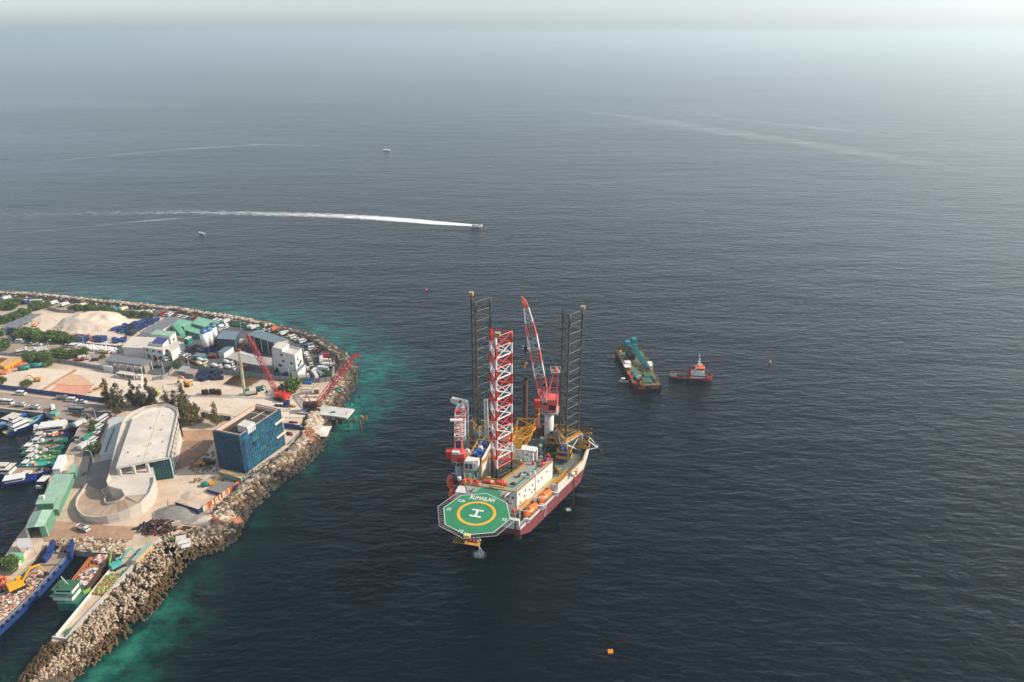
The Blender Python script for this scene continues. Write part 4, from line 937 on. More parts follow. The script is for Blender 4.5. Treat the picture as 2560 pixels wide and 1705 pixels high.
berm(0, 15, 'breakwater', 'curved rubble breakwater on the seaward side'); berm(16, 28, 'revetment', 'rubble slope on the near shore')
mb = MB(); cl = [G(x, y, 0).xy for x, y in ((400, 1395), (300, 1490), (180, 1620), (120, 1700), (60, 1780))]
rg = []
for i, c in enumerate(cl):
    d = (cl[min(i+1, 4)]-cl[max(i-1, 0)]).normalized(); nn = Vector((-d.y, d.x))
    w1, w2 = ((9, 5), (9, 6), (8.5, 6), (7, 6), (7, 7))[i]
    rg.append([Vector((*(c+nn*k), z)) for k, z in ((w1+5, -1.8), (w1, 0), (w1*.5, 2.0), (0, 2.6), (-w2*.6, 1.2), (-w2-4, -1.8))])
mb.add([v for r_ in rg for v in r_], [(j*6+k, j*6+k+1, (j+1)*6+k+1, (j+1)*6+k) for j in range(4) for k in range(5)], BR_D); struct('spit', mb, 'rubble core under the tetrapod spit')
# ---- loose armour rock
def rock_mesh(seed, flat=.8):
    r_ = random.Random(seed); import bmesh
    bm = bmesh.new(); bmesh.ops.create_icosphere(bm, subdivisions=1, radius=1)
    vs = []
    for v in bm.verts:
        k = 1+r_.uniform(-.28, .22); vs.append(Vector((v.co.x*k*1.15, v.co.y*k, v.co.z*k*flat)))
    fs = [[x.index for x in f.verts] for f in bm.faces]; bm.free(); return vs, fs
ROCKS = [rock_mesh(i, rnd.uniform(.6, .9)) for i in range(8)]
RM = [mat('tan_rock', (184, 164, 140), .95, var=.35, scale=1.0), mat('pale_rock', (208, 192, 172), .95, var=.3, scale=1.0), mat('brown_rock', (134, 112, 90), .95, var=.3, scale=1.0),
      mat('dark_rock', (66, 58, 48), .7, var=.3, scale=1.0), mat('weedy_brown_rock', (112, 86, 54), .85, var=.3, scale=1.0), mat('rust_red_rock', (180, 104, 66), .95, var=.25, scale=1.0), mat('grey_rock', (128, 122, 114), .95, var=.25, scale=1.0)]
def put_rock(mb, p, s, m_):
    vs, fs = rnd.choice(ROCKS); M = Matrix.Rotation(rnd.uniform(0, 6.28), 3, 'Z') @ Matrix.Rotation(rnd.uniform(-.7, .7), 3, 'X')
    mb.add([M @ (v*s)+p for v in vs], fs, m_)
def on_prof(t, o):
    i = int(t); f = t-i; P_ = off(i, o).lerp(off(min(i+1, len(SHORE)-1), o), f); pr = profile(t); z = pr[0][1]
    for (a, za), (b_, zb) in zip(pr, pr[1:]):
        if a <= o <= b_: z = za+(zb-za)*(o-a)/(b_-a)
    return Vector((P_.x, P_.y, z))
# tetrapod
TV = MB()
tet_dirs = [Vector((0, 0, 1))]+[Vector((math.cos(a)*.943, math.sin(a)*.943, -.333)) for a in (0, 2.094, 4.189)]
def tetra(m_):
    q = MB()
    for d in tet_dirs: q.tube(d*.1, d*1.12, .46, m_, 7, r2=.3)
    q.ball((0, 0, 0), .5, m_, 8, 5); return q
TM = [mat('sunbleached_tetrapod', (190, 170, 146), .9, var=.35, scale=.8), mat('stained_tetrapod', (162, 136, 108), .9, var=.35, scale=.8), mat('brown_weedy_tetrapod', (98, 76, 48), .85, var=.35, scale=.8)]
TQ = [tetra(m_) for m_ in TM]; TMesh = [q.mesh('tetrapod') for q in TQ]
# near shore south of the pier: tetrapods (nearest the camera), further up: boulders
cand = []
pl_ = [g(Z5, x, y).xy for x, y in ((1560, 190), (1440, 290), (1250, 540), (1020, 790), (790, 1035), (640, 1180))]
def inpier(p):
    for a, b_ in zip(pl_, pl_[1:]):
        if (b_.y <= p.y <= a.y): return p.x < a.x+(b_.x-a.x)*(p.y-a.y)/(b_.y-a.y)+.9
    return False
def seg_len(i): return (SHORE[i+1]-SHORE[i]).length
for i in range(27, 36):
    n_ = int(seg_len(i)*13/1.15)
    for k in range(n_):
        t = i+rnd.random(); o = rnd.uniform(-1.2, 9.5 if i < 28 else (15 if i < 32 else 8.0))
        o = o+(0 if i < 32 else rnd.uniform(0, 2.5)); p = on_prof(min(t, 34.99), o) if i < 35 else None
        if i >= 35: p = off(35, 0).lerp(off(36, 0), t-35).to_3d()+inner[35].to_3d()*o; p.z = -.3+o*.35
        if i > 31: p.z = min(p.z, 2.2-max(0, o-5)*.3)
        if i in (28, 29, 30, 31) and o > 9: p.z = GZ+.3
        if not (28 <= i < 32 and o > 9 and inpier(p)): cand.append((p, o))
# harbour side of the spit
for k in range(620):
    f = rnd.random(); a = G(118, 1620, 0).lerp(G(40, 1725, 0), f); q = rnd.random(); b_ = off(33, 2).lerp(off(35, 2), f).to_3d()
    p = a.lerp(b_, q); p.z = .1+1.9*math.sin(math.pi*min(1, q+.1)); cand.append((p, (q*7)))
for k in range(230):
    a, b_, c_, d_ = [g(Z5, *q, .25) for q in ((655, 1175), (1010, 790), (1120, 850), (760, 1270))]; u, v = rnd.random(), rnd.random(); p = a.lerp(b_, u).lerp(d_.lerp(c_, u), v)
    if not inpier(p) or p.y < pl_[-1].y: cand.append((p, 6))
cand.sort(key=lambda c: (c[0]-Vector((0, 0, HC))).length)
TB = MB(); nI = 0
tgroup = 'concrete tetrapods heaped along the near shore'
for p, o in cand:
    ki = 2 if o < 3.2 or rnd.random() < .1 else (1 if o < 4 and rnd.random() < .6 or rnd.random() < .25 else 0)
    s_ = rnd.choice((.66, .78, .88, 1.0))*rnd.uniform(.9, 1.1); rot = Matrix.Rotation(rnd.uniform(0, 6.28), 3, 'Z') @ Matrix.Rotation(rnd.uniform(-.6, .6), 3, 'X')
    if nI < 300:
        ob = bpy.data.objects.new('tetrapod', TMesh[ki]); link(ob); ob.location = p+Vector((0, 0, .5)); ob.scale = (s_,)*3; ob.rotation_euler = rot.to_euler()
        tag(ob, ('pale sunlit concrete tetrapod heaped on the near spit', 'stained tan concrete tetrapod heaped on the near spit', 'brown weedy concrete tetrapod near the waterline of the spit')[ki], 'tetrapod', tgroup); nI += 1
    else:
        q = TQ[ki]; TB.add([rot @ (v*s_)+p+Vector((0, 0, .5)) for v in q.v], q.f, TM[ki], True)
solo('tetrapod_heap', TB, 'long heap of tan tetrapods and blocks beside the pier parapet', None, kind='stuff')
RB = MB(); nB = 0; bl = []
for i in list(range(0, 15))+list(range(15, 28)):
    north = i < 13
    n_ = int(seg_len(i)*(13 if north else 13)/(.95 if i < 8 else .55))
    for k in range(min(n_, 1400)):
        t = i+rnd.random(); o = rnd.uniform(-.9, 10.6 if north else 9.6); p = on_prof(t, o)
        if north:  # darker rocks on the landward face
            if i >= 8: m_ = RM[3] if (o < 6 and rnd.random() < .75) or o > 7.6 else rnd.choice([RM[6], RM[2], RM[0], RM[3]])
            else: m_ = RM[3] if o > 7.4 and rnd.random() < .8 else (RM[2] if o < 2 else rnd.choice([RM[0], RM[0], RM[1], RM[2]]))
        else:
            if o < 2: m_ = RM[3]  # wet rock at the waterline
            elif o < 4.6: m_ = rnd.choice([RM[4], RM[3], RM[2], RM[3]])
            elif o < 6.5: m_ = rnd.choice([RM[2], RM[0], RM[4], RM[0]])
            else: m_ = rnd.choice([RM[1], RM[0], RM[0], RM[2], RM[6], RM[2]])
            if 16.6 < t < 18 and o > 3: m_ = rnd.choice([RM[1], RM[1], RM[0]])
            if 18 < t < 19 and o > 4.5: m_ = rnd.choice([RM[5], RM[0], RM[2], RM[1]])
            if 25 < t < 26.2 and o > 4 and rnd.random() < .5: m_ = RM[5]
        bl.append((p, rnd.choice((.4, .5, .6, .75, .95, 1.35))*rnd.uniform(.85, 1.15)*(1 if north else .9), m_))
bl.sort(key=lambda c: (c[0]-Vector((0, 0, HC))).length-(25*c[1]))
bmesh_cache = {}
for p, s_, m_ in bl:
    if nB < 300 and p.z > -.3:
        k = rnd.randrange(8)
        if (k, m_.name) not in bmesh_cache:
            q = MB(); q.add(ROCKS[k][0], ROCKS[k][1], m_); bmesh_cache[(k, m_.name)] = q.mesh('boulder')
        ob = bpy.data.objects.new('boulder', bmesh_cache[(k, m_.name)]); link(ob); ob.location = p+Vector((0, 0, .25)); ob.scale = (s_,)*3; ob.rotation_euler = (rnd.uniform(-.6, .6), 0, rnd.uniform(0, 6.28))
        tag(ob, '%s boulder in the rock slope between the pier and the striped fence' % m_.name.replace('_', ' ').replace(' rock', ''), 'boulder', 'boulders of the near shore slope'); nB += 1
    else: put_rock(RB, p+Vector((0, 0, .2)), s_, m_)
solo('armour_rock', RB, 'countless tan and dark armour rocks covering the breakwater slopes', None, kind='stuff')
# sea wall behind the breakwater
sw = MB(); pts = [g(Z2, x, y) for x, y in ((-300, 330), (0, 352), (300, 385), (560, 432), (640, 450), (900, 508), (1180, 560), (1290, 586), (1450, 640), (1595, 700), (1700, 785), (1822, 882), (1812, 1000), (1800, 1118))]
for a, b_ in zip(pts, pts[1:]):
    d = (b_-a).normalized(); nn = Vector((-d.y, d.x, 0))*.45; sw.prism([(a-nn).xy, (b_-nn).xy, (b_+nn).xy, (a+nn).xy], GZ, GZ+1.3, CONCD)
swo = solo('sea_wall', sw, 'low pale concrete wall curving along the seaside car park', 'sea wall', tuple(pts[6]), world=True)
sw = MB(); pts = [g(Z1, x, y) for x, y in ((-200, 128), (0, 145), (700, 200), (1500, 268), (2100, 330))]
for a, b_ in zip(pts, pts[1:]):
    d = (b_-a).normalized(); nn = Vector((-d.y, d.x, 0))*.3; sw.prism([(a-nn).xy, (b_-nn).xy, (b_+nn).xy, (a+nn).xy], GZ, GZ+.9, CONCD)
solo('sea_wall', sw, 'straight low wall left of the curved one, behind the far car rows', 'sea wall', tuple(pts[2]), world=True)
# ================================================================ buildings and yard structures
def pol(Z, pts, h): return [g(Z, x, y, h) for x, y in pts]
def inset(P_, k):
    c = sum(P_, Vector())/len(P_); return [c+(p-c)*(1-k) for p in P_]
def shed(name, lab, cat, Z, pts, h, rm, wm, posts=False, over=.06, slab=.25, win=0, group=None, wall_h=None):
    R_ = pol(Z, pts, h); c = sum(R_, Vector())/len(R_)
    t = thing(name, lab, cat, (c.x, c.y, GZ), 0, group); I = inset(R_, over)
    q = MB(); wl_ = None
    if posts:
        for i, p in enumerate(I):
            nx_ = I[(i+1) % len(I)]; k = max(1, int((nx_-p).length/5))
            for j in range(k): s_ = p.lerp(nx_, j/k); q.tube((s_.x, s_.y, GZ), (s_.x, s_.y, GZ+h), .18, CLEANW, 5)
        part('posts', q, t, True)
    else: q.prism([p.xy for p in I], GZ-.05, GZ+h-slab-.003, wm); wl_ = part('wall', q, t, True)
    q = MB(); q.prism([p.xy for p in R_], GZ+h-slab, GZ+h, rm); part('roof', q, t, True)
    if win:
        # windows on the two camera-facing walls
        for i in range(len(I)):
            a, b_ = I[i], I[(i+1) % len(I)]; d = (b_-a); nn = Vector((d.y, -d.x, 0)).normalized()
            if (c-a).dot(nn) > 0: nn = -nn
            if nn.y > .25 or d.length < 3: continue
            k = max(1, int(d.length/3.4)); fl = max(1, int(h/3.1))
            for f in range(fl):
                for j in range(k):
                    p = a.lerp(b_, (j+.5)/k)+nn*.04; w_ = MB(); w_.box((p.x, p.y, GZ+1.1+f*3.05), (1.3, .1, 1.2), GLASS, math.atan2(d.y, d.x)); part('window', w_, wl_ or t, True)
    return t
MINT = mat('mint_roof_sheet', (156, 188, 164), .65, var=.2, scale=.3, stripe=2); MINTD = mat('mint_wall_sheet', (96, 150, 122), .6, var=.12, scale=.2)
GREYR = mat('grey_roof_sheet', (122, 126, 130), .55, var=.1, scale=.2, stripe=2); BLUEGR = mat('blue_grey_roof_sheet', (112, 132, 142), .55, var=.1, scale=.2, stripe=2)
GREENR = mat('sea_green_roof_sheet', (128, 184, 158), .6, var=.12, scale=.2, stripe=2); CREAMR = mat('cream_roof', (214, 206, 194), .7, var=.12, scale=.2)
WALLW = mat('whitewashed_wall', (220, 218, 214), .8, var=.08, scale=.3); WALLG = mat('grey_wall', (120, 124, 128), .8, var=.15)
NAVYR = mat('navy_roof', (54, 66, 128), .5, var=.1); BLGR = mat('slate_wall', (58, 74, 92), .7, var=.12); DKI = mat('dark_interior', (34, 36, 38), .95, var=.1)
shed('open_shed', 'long grey open-sided shed at the left edge of the pale sand yard', 'shed', Z1, [(10, 500), (360, 350), (490, 352), (185, 515)], 4.2, GREYR, WALLG, posts=True)
shed('lean_to', 'bright blue roofed lean-to among bushes at the far left edge', 'shed', Z1, [(-60, 400), (80, 348), (100, 372), (-40, 430)], 2.6, LBLUE, WALLG)
shed('lean_to', 'bright blue roofed lean-to, the right one of two by the bushes', 'shed', Z1, [(150, 325), (275, 272), (282, 300), (160, 358)], 2.6, LBLUE, WALLG)
shed('site_container', 'turquoise container standing left of the roadside bushes', 'container', Z1, [(118, 598), (150, 582), (190, 592), (130, 628)], 2.6, LBLUE, LBLUE)
shed('blue_tent', 'dark blue covered stall below the long grey shed', 'stall', Z1, [(0, 515), (150, 520), (205, 545), (60, 560)], 2.4, BLUE, DKI)
st_ = shed('fuel_station', 'grey flat-roofed fuel station canopy on white columns beside the road bend', 'fuel station', Z1, [(1330, 830), (1790, 895), (1660, 952), (1240, 900)], 5.4, GREYR, WALLG, posts=True, slab=.9)
for i, (x, y) in enumerate(((1395, 1010), (1485, 1020), (1575, 1035))):
    q = MB(); p = g(Z1, x, y); q.box(p, (.8, .8, 4.6), CLEANW); part('column', q, st_, True)
    q = MB(); q.box(p+Vector((1.5, 1.0, 0)), (.9, .6, 1.9), DORANGE if i == 1 else CLEANW); part('fuel_pump', q, st_, True)
q = MB(); q.prism([p.xy for p in pol(Z1, [(1205, 960), (1240, 925), (1330, 935), (1320, 985)], 3)], GZ, GZ+3.2, WALLW); part('kiosk', q, st_, True)
q = MB(); q.prism([p.xy for p in pol(Z1, [(1680, 960), (1740, 915), (1750, 925), (1695, 975)], 4)], GZ, GZ+4.2, CONCD); part('end_wall', q, st_, True)
shed('rain_shelter', 'small flat grey shelter in front of the fuel station', 'shelter', Z1, [(1360, 1045), (1415, 1018), (1590, 1045), (1580, 1080)], 2.7, CREAMR, WALLG, posts=True)
shed('guard_booth', 'white guard booth right of the flat grey shelter', 'booth', Z1, [(1603, 1068), (1625, 1055), (1672, 1062), (1658, 1080)], 2.6, CLEANW, WALLW)
shed('white_tank', 'white square box standing alone on the pale sand', 'container', Z1, [(1618, 1172), (1635, 1158), (1676, 1163), (1662, 1180)], 2.2, CLEANW, WALLW)
shed('warehouse', 'cream low hangar behind the white bags', 'warehouse', Z1, [(1430, 742), (1560, 615), (1850, 630), (1690, 755)], 5.0, CREAMR, WALLW)
shed('warehouse', 'long grey-roofed warehouse running toward the seaside road', 'warehouse', Z1, [(1640, 568), (1990, 375), (2140, 402), (1810, 590)], 4.6, GREYR, WALLW, win=1)
shed('green_roof_building', 'mint green roofed building joined to the long grey warehouse', 'building', Z1, [(1765, 590), (1845, 535), (2075, 562), (2000, 612)], 5.0, MINT, WALLW, win=1)
shed('white_office', 'white two-storey office with small windows behind the white bags', 'office', Z1, [(1680, 742), (1765, 700), (1995, 735), (1915, 778)], 6.2, CREAMR, WALLW, win=1)
shed('blue_roof_office', 'white upper block with a navy blue roof above the white office', 'office', Z1, [(1780, 690), (1855, 618), (1982, 640), (1915, 705)], 8.0, NAVYR, WALLW)
wt = shed('white_workshop', 'white ribbed workshop with a red end door beside the car row', 'workshop', Z1, [(1950, 745), (2075, 668), (2172, 690), (2010, 800)], 5.4, CREAMR, WALLW)
q = MB(); a, b_ = g(Z1, 2118, 815), g(Z1, 2172, 775); d = b_-a; q.box(a.lerp(b_, .5)+Vector((.25, -.3, 0)), (d.length, .2, 3.6), mat('dull_red_door', (150, 44, 44), .6), math.atan2(d.y, d.x)); part('door', q, wt, True)
shed('batching_plant', 'sea green tall plant building left of the silos', 'plant building', Z1, [(2020, 482), (2115, 408), (2262, 440), (2165, 502)], 6, GREENR, mat('sea_green_wall', (96, 156, 130), .6), win=0)
shed('batching_plant', 'wide sea green plant hall behind the silos', 'plant building', Z2, [(140, 462), (215, 385), (402, 428), (300, 508)], 5, GREENR, MATS['sea_green_wall'])
shed('batching_plant', 'low green plant annex directly left of the silos', 'plant building', Z2, [(70, 545), (135, 492), (290, 545), (230, 590)], 3.4, GREENR, MATS['sea_green_wall'])
ramp = thing('conveyor_gallery', 'sea green sloping gallery running down from the tall plant building', 'conveyor', tuple(g(Z1, 2080, 560)))
q = MB(); q.loft([[p+Vector((0, 0, z)) for p, z in zip(rg_, (0, 0, 2.4, 2.4))] for rg_ in ([g(Z1, 2030, 520, 5), g(Z1, 2110, 505, 5)]+[g(Z1, 2110, 505, 5), g(Z1, 2030, 520, 5)], [g(Z1, 2130, 640, 1), g(Z1, 2190, 622, 1)]+[g(Z1, 2190, 622, 1), g(Z1, 2130, 640, 1)])], MATS['sea_green_wall'], smooth=False); part('gallery', q, ramp, True)
for i, (x, y, lab) in enumerate(((322, 815, 'white silo with blue cap, nearest of the three'), (378, 790, 'white silo with blue cap, middle of the three'), (428, 735, 'white silo with blue cap, farthest right of the three'))):
    b0 = g(Z2, x, y); t = thing('cement_silo', lab, 'silo', tuple(b0), 0, 'cement silos in a row'); z1 = (13.6, 13.6, 13.2)[i]
    q = MB(); q.tube((0, 0, 4.2), (0, 0, z1-1.6), 1.75, CLEANW, 16); part('tank', q, t)
    q = MB(); q.tube((0, 0, z1-1.6), (0, 0, z1), 1.8, mat('sky_blue_paint', (70, 130, 184), .5), 16); q.tube((0, 0, z1), (0, 0, z1+.7), 1.0, GREYST, 10); part('cap', q, t)
    q = MB()
    q.tube((0, 0, 2.6), (0, 0, 4.2), .6, mat('deep_blue_paint', (26, 44, 110), .5), 14, r2=1.76)
    for sx in (-1.3, 1.3):
        for sy in (-1.3, 1.3): q.tube((sx, sy, 0), (sx, sy, 4.3), .16, MATS['deep_blue_paint'], 5)
    q.box((0, 0, 0), (2.2, 2.2, 2.4), MATS['deep_blue_paint']); part('leg_frame', q, t)
cv_ = thing('orange_conveyor', 'slim orange conveyor sloping up at the silo feet', 'conveyor', tuple(g(Z2, 380, 740)))
q = MB(); q.tube(g(Z2, 340, 775, .5), g(Z2, 425, 690, 3), .45, mat('tan_orange', (196, 122, 60), .7), 4); part('belt', q, cv_, True)
pb = shed('slate_plant', 'slate blue plant building right of the silos', 'plant building', Z2, [(430, 640), (500, 542), (700, 560), (640, 655)], 7.5, BLUEGR, BLGR)
q = MB(); p = [g(Z2, 425, 690, 4.5), g(Z2, 640, 690, 4.5), g(Z2, 620, 730, 2), g(Z2, 520, 760, 2)]; q.prism([x.xy for x in p], GZ, GZ+4, BLGR, BLUEGR); part('lower_wing', q, pb, True)
lt_ = shed('slate_shed', 'low slate-roofed shed with a white sill at the concrete yard', 'shed', Z2, [(440, 800), (565, 715), (640, 728), (512, 812)], 3.4, BLUEGR, WALLW)
shed('orange_booth', 'small booth with an orange wall beside the slate plant', 'booth', Z2, [(648, 688), (712, 640), (765, 648), (722, 694)], 3, CREAMR, mat('orange_wall', (210, 140, 50), .6))
bs = shed('open_warehouse', 'big blue-grey roofed warehouse open toward the crane', 'warehouse', Z2, [(780, 592), (930, 535), (1282, 650), (1110, 692)], 8.0, BLUEGR, WALLW, posts=True)
q = MB(); R_ = pol(Z2, [(1115, 690), (1278, 652), (1270, 648), (1108, 686)], 8); q.prism([p.xy for p in R_], GZ, GZ+7.6, CREAMR)
R_ = pol(Z2, [(935, 540), (1278, 650), (1272, 655), (930, 545)], 8); q.prism([p.xy for p in R_], GZ, GZ+7.6, WALLG)
R_ = pol(Z2, [(785, 590), (930, 538), (935, 545), (790, 596)], 8); q.prism([p.xy for p in R_], GZ, GZ+7.6, WALLG); part('wall', q, bs, True)
# white block building
WB = thing('white_office_block', 'white three-storey office block with stepped roof and blue banner', 'office block', tuple(g(Z2, 1260, 1000)))
RA = pol(Z2, [(1078, 780), (1350, 852), (1432, 774), (1172, 713)], 11.6); q = MB(); q.prism([p.xy for p in RA], GZ, GZ+11.6, WALLW, CREAMR); part('wall', q, WB, True)
q = MB()
for i in range(4):
    a, b_ = RA[i], RA[(i+1) % 4]; c = sum(RA, Vector())/4; a2, b2 = a.lerp(c, .05), b_.lerp(c, .05); q.prism([a.xy, b_.xy, b2.xy, a2.xy], GZ+11.6, GZ+12.4, WALLW)
part('parapet', q, WB, True)
a, b_, c_, d_ = RA; q = MB(); U4 = [a.lerp(c_, .04), a.lerp(b_, .46)+(d_-a)*.06, d_.lerp(c_, .46)-(d_-a)*.04, d_.lerp(a, .04)]; q.prism([p.xy for p in U4], GZ+11.61, GZ+13.4, WALLW, CREAMR); part('roof_room', q, WB, True)
q = MB(); PD = [b_.lerp(a, .2)+(b_-c_)*.12, b_+(b_-c_)*.12+(b_-a)*.08, c_+(b_-a)*.1, c_.lerp(a, .0)]; q.prism([p.xy for p in PD], GZ, GZ+3.6, WALLW, BLUEGR); part('podium', q, WB, True)
def face_box(A_, B_, t, z, w_, h_, m_, nm, par, out=.06, dep=.12, lab=None):
    d = B_-A_; nn = Vector((d.y, -d.x, 0)).normalized()
    if nn.y > 0 and abs(nn.y) > .2: nn = -nn
    p = A_.lerp(B_, t)+nn*out; q = MB(); q.box((p.x, p.y, z), (w_, dep, h_), m_, math.atan2(d.y, d.x)); return part(nm, q, par, True, lab)
for t, z in ((.47, 8.3), (.82, 8.3), (.42, 12), (.55, 2.2), (.68, 2.2), (.3, 5.4), (.12, 3.0)): face_box(RA[0], RA[1], t, GZ+z-1.6 if z < 12 else GZ+10, 1.5 if z != 5.4 else 2.4, 1.0, GLASS, 'window', WB)
for t, z in ((.3, 8.4), (.28, 4.9), (.45, 5.1), (.6, 5.6), (.72, 5.9)):
    d = RA[2]-RA[1]; nn = Vector((d.y, -d.x, 0)).normalized(); p = RA[1].lerp(RA[2], t)+nn*.08; q = MB(); q.box((p.x, p.y, GZ+z), (1.0, .12, 1.3), GLASS, math.atan2(d.y, d.x)); part('window', q, WB, True)
d = RA[2]-RA[1]; nn = Vector((d.y, -d.x, 0)).normalized(); q = MB(); p = RA[1].lerp(RA[2], .45)+nn*.3; q.box((p.x, p.y, GZ+3.4), (d.length*.8, .15, 1.1), BLUEGR, math.atan2(d.y, d.x)); part('banner', q, WB, True)
shed('striped_hut', 'small hut with pale striped roof, left of two by the excavator', 'hut', Z1, [(2078, 1022), (2150, 960), (2240, 972), (2180, 1032)], 2.8, mat('grey_striped_roof', (160, 168, 168), .6, var=.15, scale=.3, stripe=.6), WALLG)
shed('striped_hut', 'small hut with red and green striped roof right of the pale one', 'hut', Z1, [(2168, 1046), (2230, 990), (2330, 1006), (2270, 1060)], 2.8, mat('red_green_roof', (176, 140, 134), .6, var=.1, scale=.3, rust=.5, rustrgb=(122, 150, 140)), WALLG)
shed('teal_kiosk', 'teal kiosk with grey roof beside the red lorries', 'kiosk', Z2, [(150, 846), (198, 808), (300, 818), (270, 858)], 3.0, BLUEGR, TEAL)
shed('market_canopy', 'small teal roofed canopy between the green plant and white workshop', 'canopy', Z1, [(2165, 640), (2215, 610), (2262, 618), (2210, 650)], 3.2, CREAMR, TEAL)
# fences
def fence(Z, pts, h, m_, lab, name='fence', th=.12, base=0):
    P_ = [g(Z, x, y) for x, y in pts]; t = thing(name, lab, 'fence', tuple(P_[len(P_)//2])); q = MB(); r_ = MB()
    for a, b_ in zip(P_, P_[1:]):
        d = (b_-a).normalized(); nn = Vector((-d.y, d.x, 0))*th/2; q.prism([(a-nn).xy, (b_-nn).xy, (b_+nn).xy, (a+nn).xy], GZ+.05, GZ+h, m_)
        k = max(1, int((b_-a).length/3))
        for j in range(k+1): p = a.lerp(b_, j/k); r_.box((p.x, p.y, GZ), (.2, .26, h+.15), GREYST)
    part('panels', q, t, True); part('posts', r_, t, True); return t
CORRG = mat('grey_corrugated_sheet', (138, 146, 150), .6, var=.12, stripe=2); CORRB = mat('blue_corrugated_sheet', (24, 66, 140), .55, var=.18, stripe=2)
fence(Z1, [(-300, 1190), (0, 1232), (500, 1300), (900, 1350), (1250, 1398)], 2.4, CORRB, 'long blue hoarding between the quayside road and the sand yard')
fence(Z1, [(540, 905), (700, 925), (900, 955), (1170, 1005)], 2.2, CORRG, 'grey sheet fence left of the fuel station below the bushes')
fence(Z1, [(-200, 815), (0, 835), (330, 860), (540, 905)], 1.6, CORRG, 'grey sheet fence at the left end of the middle road')
fence(Z1, [(1170, 1010), (1400, 1060), (1600, 1120)], 1.8, CORRG, 'low pale fence in front of the fuel station')
fence(Z1, [(1800, 1140), (1910, 1122), (1990, 1080), (2045, 1000)], 2.0, CORRG, 'curved pale fence round the road bend by the fuel station')
fence(Z1, [(755, 690), (900, 715), (1180, 750), (1390, 765)], 2.0, CORRB, 'blue hoarding along the middle road behind the parked white vans')
fence(Z2, [(-100, 985), (300, 1030), (700, 1080), (1100, 1130), (1400, 1160), (1640, 1160), (1790, 1140)], 2.4, CORRG, 'long blue-grey sheet fence between the asphalt yard and the cranes')
fence(Z2, [(380, 925), (560, 905), (760, 965), (960, 1000), (1090, 1010)], 1.8, CORRG, 'grey inner fence of the concrete yard left of the white block')
fence(Z1, [(560, 300), (700, 335), (880, 345)], 2.0, CONCD, 'grey wall at the top of the pale sand yard')
fence(Z4, [(255, 195), (420, 225), (600, 245)], 2.2, CORRB, 'blue hoarding between the trees and the netted building')
fence(Q6, [(560, 1330), (720, 1350), (880, 1375)], 2.4, CORRB, 'blue hoarding right of the netted building')
fence(Q6, [(880, 1375), (960, 1355), (1100, 1325)], 1.6, mat('green_netting', (24, 104, 84), .8), 'green net fence by the white rock pile')
OS = fence(Q5, [(690, 935), (1060, 660), (1420, 395)], 2.0, mat('rust_orange_sheet', (200, 92, 44), .6, var=.25, scale=.8), 'rust orange and cream striped sheet fence above the rock slope')
q = MB(); a, b_ = g(Q5, 690, 935), g(Q5, 1420, 395); d = b_-a
for k in range(26):
    if rnd.random() < .55: p = a.lerp(b_, (k+.5)/26); q.box((p.x+.1, p.y-.1, GZ+.1), (d.length/26*rnd.uniform(.4, .9), .22, 1.92), mat('cream_sheet', (232, 206, 172), .7), math.atan2(d.y, d.x))
part('cream_panel', q, OS, True)
# blue netted building
NB = thing('netted_building', 'tall square building under construction wrapped in blue safety netting', 'building', tuple(g(Z4, 755, 870)))
NETB = mat('blue_safety_netting', (18, 88, 124), .8, var=.6, scale=.5, rust=.38, rustrgb=(48, 122, 116)); NETM = mat('bright_netting_patch', (24, 104, 150), .7, var=.35, scale=.6)
RN = pol(Z4, [(385, 362), (695, 425), (1178, 108), (902, 44)], 16.8); q = MB()
c = sum(RN, Vector())/4
for i in range(4):
    a, b_ = RN[i], RN[(i+1) % 4]; a2, b2 = a.lerp(c, .035), b_.lerp(c, .035); q.prism([a.xy, b_.xy, b2.xy, a2.xy], GZ, GZ+16.8, NETB)
part('netting', q, NB, True)
q = MB(); I = inset(RN, .07); q.prism([p.xy for p in I], GZ, GZ+15.2, CONCD, mat('dark_roof_felt', (76, 68, 64), .9, var=.15, scale=.3)); part('structure_core', q, NB, True)
q = MB()
for i in range(4):
    a, b_ = I[i], I[(i+1) % 4]; a2, b2 = a.lerp(c, .035), b_.lerp(c, .035); q.prism([a.xy, b_.xy, b2.xy, a2.xy], GZ+15.2, GZ+16.9, mat('peach_plaster', (222, 186, 166), .8))
part('parapet', q, NB, True)
def net_grid(A_, B_, z0, z1, nx_, nz_, par, m_, out=.12, side=1):
    q = MB(); d = B_-A_; nn = Vector((d.y, -d.x, 0)).normalized()*side
    for i in range(nx_+1): p = A_.lerp(B_, i/nx_)+nn*out; q.tube((p.x, p.y, z0), (p.x, p.y, z1+rnd.uniform(0, .8)), .09, m_, 4)
    for j in range(nz_+1): z = z0+(z1-z0)*j/nz_; a, b_ = A_+nn*out, B_+nn*out; q.tube((a.x, a.y, z), (b_.x, b_.y, z), .06, m_, 4)
    part('scaffold_tubes', q, par, True); return nn
POLE = mat('scaffold_pole', (62, 112, 128), .8, var=.5)
nn = net_grid(RN[1], RN[2], GZ, GZ+16.8, 20, 9, NB, POLE)
net_grid(RN[0], RN[1], GZ, GZ+16.8, 11, 9, NB, mat('dark_pole', (52, 66, 72), .6))
for k in range(26):
    t = rnd.random(); z = GZ+rnd.uniform(1, 14); p = RN[1].lerp(RN[2], t)+nn*.05; d = RN[2]-RN[1]; q = MB(); q.box((p.x, p.y, z), (rnd.uniform(1, 3.4), .08, rnd.uniform(.9, 2.6)), rnd.choice([NETM, MATS['blue_safety_netting'], mat('dark_net', (12, 52, 78), .8, var=.3), MATS['dark_net'], mat('faded_net', (44, 112, 124), .8, var=.3)]), math.atan2(d.y, d.x)); part('net_patch', q, NB, True)
